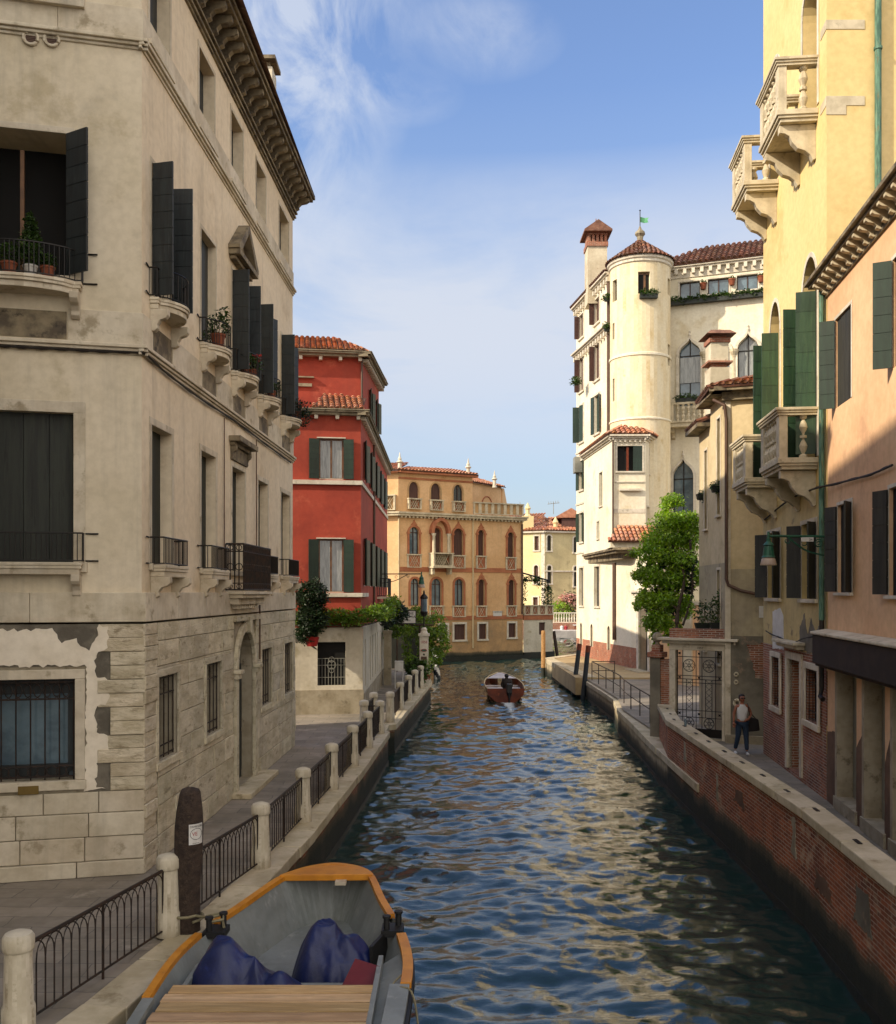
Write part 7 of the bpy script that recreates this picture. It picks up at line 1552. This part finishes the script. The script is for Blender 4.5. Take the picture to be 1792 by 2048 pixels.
mb.build('sunglasses', M['bag'], WM); mb = MB(); mb.box(L0.x - .022, L0.x + .022, L0.y - .108, L0.y - .1, L0.z + 1.508, L0.z + 1.516); mb.build('mouth', M['inkR'], WM)
for (x, y, z), dr, nm in (((-.235, -.02, .90), (0, -.25, -1), 'l'), ((.15, -.13, 1.0), (-.9, -.3, -.2), 'r')):
    d = Vector(dr).normalized(); s1 = d.cross(Vector((0, 1, 0) if nm == 'l' else (0, 0, 1))).normalized(); mb = MB(); p = L0 + Vector((x, y, z)); mb.tube([p, p + d * .04, p + d * .085], [.026, .036, .03], 8)
    for i, ln_ in enumerate((.05, .065, .07, .06)):
        q = p + d * .08 + s1 * (i - 1.5) * .018; q2 = q + d * ln_ * .6 + Vector((0, -.01, -.008)); mb.tube([q, q2, q2 + d * ln_ * .35 + Vector((0, .015, -.014))], [.0095, .0085, .006], 6)
    q = p + d * .03 + s1 * .03; mb.tube([q, q + s1 * .025 + d * .025, q + s1 * .02 + d * .055], [.012, .01, .007], 6); mb.build('hand', M['skin'], WM, smooth=True)
for x, y in ((-.16, .06), (.10, -.18)): 
    skin('shoe', 'shoe', WM, [(x, y + .07, .05, .045), (x, y - .02, .045, .042), (x - .005, y - .12, .035, .036)], [(0, 1), (1, 2)], 1)
bgp = L0 + Vector((.33, .02, .62)); t = thing('shoulder_bag', tuple(bgp), "black leather bag hanging from the walking woman's shoulder", 'bag')
mb = MB(); mb.prism([bgp + Vector(v) for v in ((-.2, -.07, .0), (.17, -.06, .04), (.17, .06, .04), (-.2, .07, .0))], [bgp + Vector(v) for v in ((-.17, -.05, .44), (.13, -.05, .36), (.13, .05, .36), (-.17, .05, .44))]); mb.build('bag_body', M['bag'], t, bevel=.04)
mb = MB(); mb.tube(bez([bgp + Vector((-.14, -.04, .42)), L0 + Vector((.17, -.10, 1.22)), L0 + Vector((.155, 0, 1.425)), L0 + Vector((.22, .08, 1.2)), bgp + Vector((.08, .04, .36))], 5), .013, 5); mb.build('strap', M['bag'], t)
# ================================================================== STREET LAMPS
def lamp(base, vec, z, head, lab, style, bracket_drop=.35):
    t = thing('street_lamp', base, lab, 'street lamp'); b = Vector(base); b.z = z; e = b + Vector(vec); mb = MB(); mb.tube([b, e], .026, 8); d = Vector(vec).normalized(); ln_ = Vector(vec).length
    if style == 'scroll':
        mb.tube(bez([b + Vector((0, 0, -bracket_drop)), b + d * ln_ * .35 + Vector((0, 0, -bracket_drop * .75)), b + d * ln_ * .62 + Vector((0, 0, -.08)), b + d * ln_ * .66 + Vector((0, 0, -.03))], 5), .02, 6)
        mb.arc(b + d * ln_ * .68 + Vector((0, 0, -.1)), .055, d, (0, 0, 1), 90, 400, .013, 14); mb.arc(b + d * ln_ * .16 + Vector((0, 0, -.14)), .08, d, (0, 0, 1), 0, 360, .014, 14); mb.arc(b + d * ln_ * .16 + Vector((0, 0, -.14)), .035, d, (0, 0, 1), 0, 300, .012, 10); mb.arc(b + d * ln_ * .4 + Vector((0, 0, -.14)), .06, d, (0, 0, 1), 0, 320, .011, 12)
    mb.build('arm', M['lampG' if head > .5 else 'iron'], t)
    s_ = head; mb = MB(); mb.tube([e + Vector((0, 0, .1 * s_)), e + Vector((0, 0, -.1 * s_))], .03 * s_, 8); mb.lathe(e + Vector((0, 0, -.48 * s_)), [(.155 * s_, 0), (.13 * s_, .04 * s_), (.11 * s_, .2 * s_), (.10 * s_, .26 * s_), (.12 * s_, .28 * s_), (.05 * s_, .36 * s_), (.05 * s_, .42 * s_)], 14); mb.build('lamp_cap', M['lampG'], t, smooth=False)
    mb = MB(); mb.lathe(e + Vector((0, 0, -.66 * s_)), [(.175 * s_, 0), (.18 * s_, .02 * s_), (.15 * s_, .14 * s_), (.125 * s_, .18 * s_)], 16); mb.build('lamp_shade', M['lampW'], t, smooth=True); return t
a = at(1656, 1073, 20.75); e = at(1537, 1073, 20.6); lt = lamp((a.x, a.y, 5.9), (e.x - a.x, e.y - a.y, 0), a.z, .95, 'green wall lamp on a long scrolled arm at the corner of the salmon house', 'scroll', .42)
mb = MB(); q = a.lerp(e, .36); mb.box(q.x - .13, q.x + .13, q.y - .045, q.y - .035, q.z - .11, q.z - .02); sg = mb.build('number_tag', M['signW'], lt); text('34', .075, (q.x + .07, q.y - .048, q.z - .095), (1, 0, 0), (0, 0, 1), 'ink', sg, ext=.001)
a = at(775, 1148, 46.5); e = at(843, 1148, 46.3); lamp((RS.p(10.5, 0).x, 46.5, 5.2), (e.x - RS.p(10.5, 0).x, -.2, 0), a.z, 1.0, 'dark wall lamp on a scrolled arm at the far corner of the red house', 'scroll', .45).children[0].data.materials[0] = M['iron']
# numbered pillar with lantern
pc = at(848, 1300, 46.6); t = thing('entrance_pillar', (pc.x, pc.y, 1), 'white stone pillar with a house number and round signs beside the garden entrance', 'pillar')
mb = MB(); w2 = .21; mb.box(pc.x - w2, pc.x + w2, pc.y - w2, pc.y + w2, .95, 3.4); mb.box(pc.x - w2 - .06, pc.x + w2 + .06, pc.y - w2 - .06, pc.y + w2 + .06, 3.4, 3.52); mb.box(pc.x - w2 - .05, pc.x + w2 + .05, pc.y - w2 - .05, pc.y + w2 + .05, .95, 1.3); mb.lathe((pc.x, pc.y, 3.52), [(.2, 0), (.13, .15), (.16, .2), (.08, .3)], 10); mb.build('shaft', M['white'], t, bevel=.01)
text('1058', .17, (pc.x, pc.y - w2 - .004, 3.06), (1, 0, 0), (0, 0, 1), 'inkR', t)
mb = MB(); mb.lathe((0, 0, 0), [(.001, 0)], 3) if False else None
for zz, hw_, hh_, mt in ((2.72, .15, .075, 'inkR'), (2.72, .11, .05, 'pipeG'), (2.52, .05, .05, 'iron')):
    mb = MB(); pts = [(pc.x + hw_ * math.cos(R(q)), zz + hh_ * math.sin(R(q))) for q in range(0, 360, 24)]; dd_ = .006 if mt == 'inkR' else .012; mb.prism([(x, pc.y - w2 - .002, z) for x, z in pts], [(x, pc.y - w2 - dd_, z) for x, z in pts]); mb.build('round_sign', M[mt], t)
mb = MB(); mb.box(pc.x - .14, pc.x + .14, pc.y - w2 - .01, pc.y - w2 - .001, 2.26, 2.42); mb.build('brown_plate', M['pipe'], t)
t = thing('lantern', (pc.x, pc.y, 3.8), 'tall cylindrical dark lantern standing on top of the numbered white pillar', 'lantern'); mb = MB(); mb.tube([(pc.x, pc.y, 3.8), (pc.x, pc.y, 4.35)], .035, 8); mb.lathe((pc.x, pc.y, 4.35), [(.05, 0), (.16, .08), (.19, .2), (.18, .24)], 12); mb.lathe((pc.x, pc.y, 5.2), [(.19, 0), (.2, .05), (.13, .16), (.05, .24), (.04, .36), (.01, .42)], 12); mb.build('frame', M['iron'], t)
mb = MB(); mb.lathe((pc.x, pc.y, 4.57), [(.165, 0), (.165, .64)], 12); mb.build('glass', M['glassB'], t)
# hanging sign
s0, s1 = at(772, 1246, 46), at(831, 1222, 46); t = thing('hanging_sign', (s1.x, 46, s0.z), 'white sign with dark capitals hanging half hidden in the vine by the garden entrance', 'sign'); mb = MB(); mb.box(s0.x, s1.x, 45.97, 46.03, s0.z, s1.z); mb.build('board', M['signW'], t)
mb = MB(); mb.box(s0.x - .03, s1.x + .03, 45.96, 46.04, s1.z, s1.z + .04); mb.box(s0.x - .03, s1.x + .03, 45.96, 46.04, s0.z - .04, s0.z); mb.box(s1.x, s1.x + .04, 45.96, 46.04, s0.z - .04, s1.z + .04); mb.tube([(s0.x - .3, 46, s0.z - .05), (pc.x, 46.4, s0.z - .05)], .02, 6); mb.build('frame', M['iron'], t)
xm = s1.x - .48; text('PENSIONE', .17, (xm, 45.965, s1.z - .17), (1, 0, 0), (0, 0, 1), 'ink', t); text('ACCADEMIA', .17, (xm, 45.965, s1.z - .33), (1, 0, 0), (0, 0, 1), 'ink', t); text('MARAVEGE', .10, (xm, 45.965, s1.z - .48), (1, 0, 0), (0, 0, 1), 'ink', t)
# garden entrance: pergola, wall, menu stand
PG = thing('pergola', (-2.2, 50, 1), 'vine-covered pergola over the hotel garden entrance between the red house and the canal', 'pergola'); mb = MB()
for x, y in ((-2.9, 48), (-1.4, 48.2), (-2.9, 55), (-1.2, 55)): mb.tube([(x, y, 1), (x, y, 3.9)], .06, 6)
for y in (47.6, 50, 52.5, 55): mb.tube([(-3.6, y, 3.9), (-.7, y, 3.9)], .05, 6)
mb.build('frame', M['bark'], PG)
v = lambda px, py, Y, rx, ry, rz: (at(px, py, Y), rx, ry, rz)
foliage('vine', 'leafV', PG, [v(800, 1245, 48, .8, 1, .55), v(835, 1225, 48.5, .5, .8, .4), v(865, 1250, 50, .75, 1, .8), v(880, 1280, 51, .6, 1., .85), v(850, 1290, 50.5, .5, .8, .8), v(815, 1295, 50, .28, .4, .9), v(822, 1325, 49.5, .25, .4, .5), v(790, 1262, 47.5, .6, .5, .35), v(870, 1310, 52, .5, .8, .6), v(845, 1262, 49.5, 1.0, .8, .4)], 5200, .17, 31, droop=.6)
mb = MB(); mb.box(-6, -1.3, 57, 57.3, 1, 4.2); tag(mb.build('dark_backdrop', M['algae']), 'added dark backing wall whose colour stands for the deep shade behind the pergola', 'wall')  # near-black backing added as the shaded inside of the pergola
mb = MB(); p = RS.p(11.0, 0, .35); mb.box(p.x - .16, p.x + .2, p.y - .2, p.y + .2, 1, 3.5); mb.box(p.x - .2, p.x + .24, p.y - .24, p.y + .24, 3.5, 3.65); tag(mb.build('gate_pier', M['plinth'], None, bevel=.01), 'plain stone pier against the far corner of the red house', 'pier')
q = at(798, 1340, 45); t = thing('menu_stand', (q.x, 45, 1), 'white menu stand with an open sheet at the garden entrance', 'menu stand'); mb = MB(); mb.box(q.x - .2, q.x + .2, 45, 45.06, 1.85, 2.25); mb.box(q.x - .2, q.x + .2, 44.98, 45.3, 2.25, 2.3); mb.build('board', M['signW'], t); mb = MB()
for s_ in (-.18, .18): mb.tube([(q.x + s_, 45.03, 1.02), (q.x + s_, 45.03, 2.25)], .02, 5)
mb.build('leg', M['signW'], t)
plant('palm-like potted plant beside the menu stand', (q.x + .8, 45.6, 1.02), [((0, 0, .75), .5, .45, .5)], 420, .3, 33, 'leafM', 'pot', 'round', .55)
plant('large terracotta pot with drooping leaves against the numbered pillar', (q.x + 1.15, 46.6, 1.02), [((0, 0, .95), .4, .4, .5)], 300, .2, 34, 'leafV', 'pot', 'round', .6)
# vine along the red house
VN = thing('climbing_vine', (-5, 35.6, 4.2), 'bright climbing vine running along the top of the white ground floor of the red house', 'vine')
foliage('foliage', 'leafV', VN, [v(600 + i * 19, 1236 + 7 * math.sin(i * 1.3) - (8 if i > 5 else 0), 35.55, .42, .35, .30) for i in range(9)] + [v(762, 1226, 36.6, .35, .9, .32), v(776, 1218, 39, .3, 1.2, .4), v(786, 1210, 42, .35, 1.2, .45)], 5200, .13, 35)
mb = MB(); mb.tube(bez([(RF.p(.2, 4.25, .3)), RF.p(2, 4.3, .35), RF.p(4, 4.2, .3), RF.p(6, 4.3, .3)], 4), .035, 5); mb.tube(bez([RF.p(.2, 4.25, .3), RS.p(2, 4.3, .3), RS.p(6, 4.3, .3)], 4), .035, 5); mb.build('stem', M['bark'], VN)
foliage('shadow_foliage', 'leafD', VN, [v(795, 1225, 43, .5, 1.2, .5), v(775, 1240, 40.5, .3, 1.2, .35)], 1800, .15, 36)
BU = thing('hanging_bush', (-4.7, 34.9, 3.5), 'dense dark rounded bush in a red pot between the beige palazzo and the red house', 'bush')
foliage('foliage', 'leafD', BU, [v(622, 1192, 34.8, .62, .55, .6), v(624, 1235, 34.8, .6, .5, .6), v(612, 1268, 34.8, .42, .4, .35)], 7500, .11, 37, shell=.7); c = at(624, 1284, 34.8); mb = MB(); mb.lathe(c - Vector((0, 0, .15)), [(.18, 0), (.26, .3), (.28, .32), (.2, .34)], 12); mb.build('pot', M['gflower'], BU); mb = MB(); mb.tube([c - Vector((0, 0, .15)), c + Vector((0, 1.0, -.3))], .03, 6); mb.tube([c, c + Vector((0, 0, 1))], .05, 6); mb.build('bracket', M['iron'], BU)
# wisteria
WS = thing('wisteria', (8.2, 34, 1), 'bright green wisteria cascading behind the gateway', 'tree'); mb = MB()
tr = [at(1343, 1320, 33.2), at(1352, 1275, 33.2), at(1356, 1220, 33.6), at(1368, 1150, 34), at(1340, 1080, 35)]; tr[0].z = 1.0; mb.tube(bez(tr, 5), [.10 - .07 * i / 20 for i in range(21)], 8)
mb.tube(bez([at(1358, 1220, 33.6), at(1320, 1190, 34.4), at(1300, 1140, 35)], 4), .04, 6); mb.tube(bez([at(1366, 1250, 33.3), at(1385, 1180, 34), at(1380, 1080, 34.5)], 4), .045, 6); mb.build('trunk', M['bark'], WS)
foliage('crown', 'leaf', WS, [v(1345, 1000, 35.5, .45, .6, .3), v(1330, 1015, 35.5, .2, .3, .25), v(1388, 1035, 35, .22, .3, .3), v(1395, 1060, 35, .15, .3, .25), v(1272, 1150, 34.4, .18, .3, .2), v(1268, 1105, 34.6, .2, .3, .15), v(1275, 1210, 34.2, .2, .3, .18), v(1290, 1185, 34, .1, .15, .5), v(1280, 1125, 34.3, .1, .15, .4), v(1312, 1290, 33.9, .09, .12, .35), v(1342, 1275, 33.8, .12, .12, .45), v(1360, 1245, 33.8, .1, .12, .5), v(1396, 1150, 34, .1, .2, .5), v(1300, 1215, 33.8, .1, .12, .5), v(1352, 1040, 35.2, .95, .8, .42), v(1330, 1075, 35, .95, .8, .5), v(1378, 1075, 35, .45, .6, .6), v(1310, 1105, 34.6, .7, .7, .5), v(1360, 1120, 34.6, .75, .8, .5), v(1300, 1150, 34.4, .6, .6, .5), v(1345, 1160, 34.4, .7, .7, .5), v(1325, 1200, 34.2, .8, .7, .45), v(1290, 1195, 34.2, .4, .5, .4), v(1320, 1240, 34, .6, .6, .45), v(1372, 1210, 34, .3, .5, .5), v(1345, 1262, 33.8, .35, .4, .3), v(1300, 1245, 34, .3, .4, .35), v(1310, 1270, 33.9, .2, .3, .22)], 21000, .12, 41, droop=.8, shell=.2)
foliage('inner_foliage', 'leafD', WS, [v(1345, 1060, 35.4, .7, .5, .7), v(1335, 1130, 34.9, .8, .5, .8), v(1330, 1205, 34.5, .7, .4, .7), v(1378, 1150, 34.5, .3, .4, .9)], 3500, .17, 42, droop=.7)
# plants on the beige palazzo
ph = lambda px, py, F, o: tuple(F.p(F.u(px), F.z(px, py), o))
def onb(i, du, o, zt=10.38): return tuple(PS.p((uM[i][0] + uM[i][1]) / 2 + du, zt, o))
plant('leafy pot plant on the second curved balcony from the corner', onb(1, -.1, .22), [((0, 0, .45), .26, .22, .25), ((.1, 0, .68), .15, .15, .14), ((-.2, 0, .25), .16, .16, .12)], 520, .07, 51, pot='pot', shape='round', wd=.3)
plant('red geranium on the curved balcony under the pediment', onb(2, .35, .22), [((0, 0, .35), .26, .2, .2)], 300, .07, 52, pot='pot', shape='round', wd=.26, flower=('gflower', [((.12, 0, .5), .09, .09, .08)], 60))
plant('low green plant on the curved balcony left of the pediment middle', onb(2, -.35, .22), [((0, 0, .32), .26, .2, .16)], 260, .07, 53, pot='pot', shape='round', wd=.24)
plant('small plant on the fourth curved balcony from the corner', onb(3, .1, .2), [((0, 0, .3), .26, .2, .16)], 260, .07, 54, pot='pot', shape='round', wd=.24)
plant('dark bushy plant on the last curved balcony of the beige palazzo', onb(4, .3, .25), [((0, 0, .35), .42, .3, .32), ((.15, 0, .1), .3, .25, .3)], 900, .08, 55, mat='leafD', pot='pot', shape='round', wd=.3)
fp = lambda px, o, z=10.38: tuple(PF.p(PF.u(px), z, o))
plant('small conical conifer in a white pot on the front curved balcony', fp(64, .12), [((0, 0, .38), .2, .18, .2), ((0, 0, .6), .16, .15, .22), ((0, 0, .82), .1, .1, .18), ((0, 0, .95), .05, .05, .1)], 2600, .045, 56, mat='leafM', pot='potW', shape='round', wd=.22)
plant('leafy terracotta pot left of the conifer on the front balcony', fp(22, .15), [((0, 0, .35), .2, .16, .2)], 420, .06, 57, pot='pot', shape='round', wd=.24)
plant('leafy terracotta pot right of the conifer on the front balcony', fp(98, .12), [((0, 0, .3), .13, .12, .13)], 240, .06, 58, pot='pot', shape='round', wd=.22)
# flower boxes and wall pots on the tower house
def strip_box(lab, F, u0, u1, z, o, n, seed, mat='leafM'):
    t = thing('flower_box', tuple(F.p((u0 + u1) / 2, z, o)), lab, 'flower box'); mb = MB(); mb.fb(F, u0, u1, z, z + .25, o - .15, o + .15); mb.build('trough', M['potK'], t); k = max(1, int((u1 - u0) / .45))
    foliage('foliage', mat, t, [(F.p(u0 + (u1 - u0) * (i + .5) / k, z + .3 + .08 * math.sin(i * 2.1), o), .34, .25, .22) for i in range(k)], n, .16, seed)
strip_box('long planted trough under the three square windows at the top of the tower house', T2, .1, T2.L + 1, T2.z(1420, 603) - .1, .25, 2600, 61)
strip_box('planted trough on the gothic balcony of the tower house', T2, T2.u(1355), T2.u(1400), zr + .12, .82, 350, 62)
TF = Fa((TC.x - .7, TC.y - TR - .02), (TC.x + .8, TC.y - TR - .02)); strip_box('flower box under the turret window', TF, .3, 1.35, 23.1, .1, 320, 63)
for px, py in ((1407, 580), (1464, 572), (1522, 566)):
    c = T2.p(T2.u(px), T2.z(px, py), .16); plant('terracotta wall pot %s of the square top windows' % {1407: 'right of the first', 1464: 'right of the second', 1522: 'right of the third'}[px], tuple(c), [((0, 0, .42), .2, .15, .14)], 120, .12, px, pot='pot', shape='round', wd=.42, group='wall pots on the tower house')
for px, py, lab in ((1216, 603, 'high'), (1216, 663, 'middle'), ):
    c = at(px, py, 60.0); plant('trailing plant on a %s ledge at the left edge of the turret' % lab, tuple(c), [((0, 0, .3), .35, .3, .25)], 200, .16, py, wd=.5)
c = at(1152, 768, 65); plant('straggling plant under the projecting green shutter on the tower house flank', tuple(c), [((0, 0, .2), .4, .4, .3)], 200, .18, 70, wd=.5)
# ================================================================== POLES AND HANDRAIL
def pole(lab, a, b, r_, mat, name='mooring_pole', cap=None, foot=None):
    t = thing(name, tuple(a), lab, 'mooring pole'); a, b = Vector(a), Vector(b); d = (b - a).normalized(); mb = MB(); mb.tube([a - d * 1.0, a + (b - a) * .5, b - d * .06, b], [r_, r_, r_ * .97, r_ * .7], 12); mb.build('shaft', M[mat], t, smooth=False)
    if cap: mb = MB(); mb.tube([b - d * .35, b + d * .0], r_ * 1.05, 12); mb.build('painted_top', M[cap], t)
    if foot: mb = MB(); mb.tube([a - d * .9, a + d * .55], r_ * 1.05, 12); mb.build('wet_foot', M[foot], t)
pole('pale upright mooring pole off the corner of the sunlit landing', (6.27, 63.5, 0), (6.27, 63.5, 3.0), .14, 'poleL', foot='algae')
pole('dark blue leaning mooring pole with a reddish top, left of the pair', (6.72, 51.8, 0), (7.08, 51.9, 2.75), .125, 'poleB', cap='varn')
pole('dark blue leaning mooring pole with a reddish top, right of the pair', (6.9, 49.4, 0), (7.2, 49.5, 2.78), .125, 'poleB', cap='varn')
pole('dark pole leaning beside the low white terrace wing', (9.35, 82.5, 0), (9.05, 82.5, 2.2), .14, 'pole')
mb = MB(); n_ = 24; a, b = Vector((-.62, 61.5, -.8)), Vector((-.85, 61.5, 1.95)); t = thing('striped_pole', (-.65, 61.5, 0), 'mooring pole with black and white spiral stripes in front of the pergola', 'mooring pole'); W_ = MB(); B_ = MB(); seg = 20
for i in range(n_):
    for k in range(seg):
        z0, z1 = i / n_, (i + 1) / n_; a0, a1 = 2 * math.pi * k / seg, 2 * math.pi * (k + 1) / seg; r_ = .21; P_ = lambda t_, an: a.lerp(b, t_) + Vector((r_ * math.cos(an), r_ * math.sin(an), 0))
        (W_ if ((k + .5) / seg * 2 + (i + .5) / n_ * 3.2) % 1.0 < .5 else B_).poly([P_(z0, a0), P_(z0, a1), P_(z1, a1), P_(z1, a0)])
B_.lathe(b, [(.21, 0), (.12, .12), (.01, .16)], 12); B_.build('shaft', M['poleB'], t); W_.build('white_stripe', M['signW'], t)
t = thing('handrail', (7.2, 41, 1), 'bare iron handrail along the right quay before the landing', 'handrail'); HP = [(6.95, 33.2), (7.0, 35.2), (7.05, 37.2), (7.15, 39.2), (7.35, 41.2), (7.4, 43.2), (7.4, 45.2), (7.4, 47.4), (7.4, 49.6), (8.6, 49.8)]
mb = MB()
for x, y in HP: mb.tube([(x, y, .95), (x, y, 1.95)], .022, 6)
mb.build('stanchion_row', M['ironR'], t); mb = MB(); mb.tube([(x, y, 1.95) for x, y in HP], .024, 6); mb.tube([(x, y, 1.48) for x, y in HP], .018, 6); mb.build('rail', M['ironR'], t)
b = onz(1371, 1452, 2.0); t = thing('plastic_bottle', tuple(b), 'small clear plastic bottle left standing on the brick parapet near the gate', 'bottle'); mb = MB(); mb.lathe(b, [(.032, 0), (.035, .02), (.033, .14), (.014, .18), (.014, .2)], 10); mb.build('bottle_body', M['glassB'], t, smooth=True); mb = MB(); mb.lathe(b + Vector((0, 0, .2)), [(.016, 0), (.016, .02)], 8); mb.build('cap', M['signW'], t)
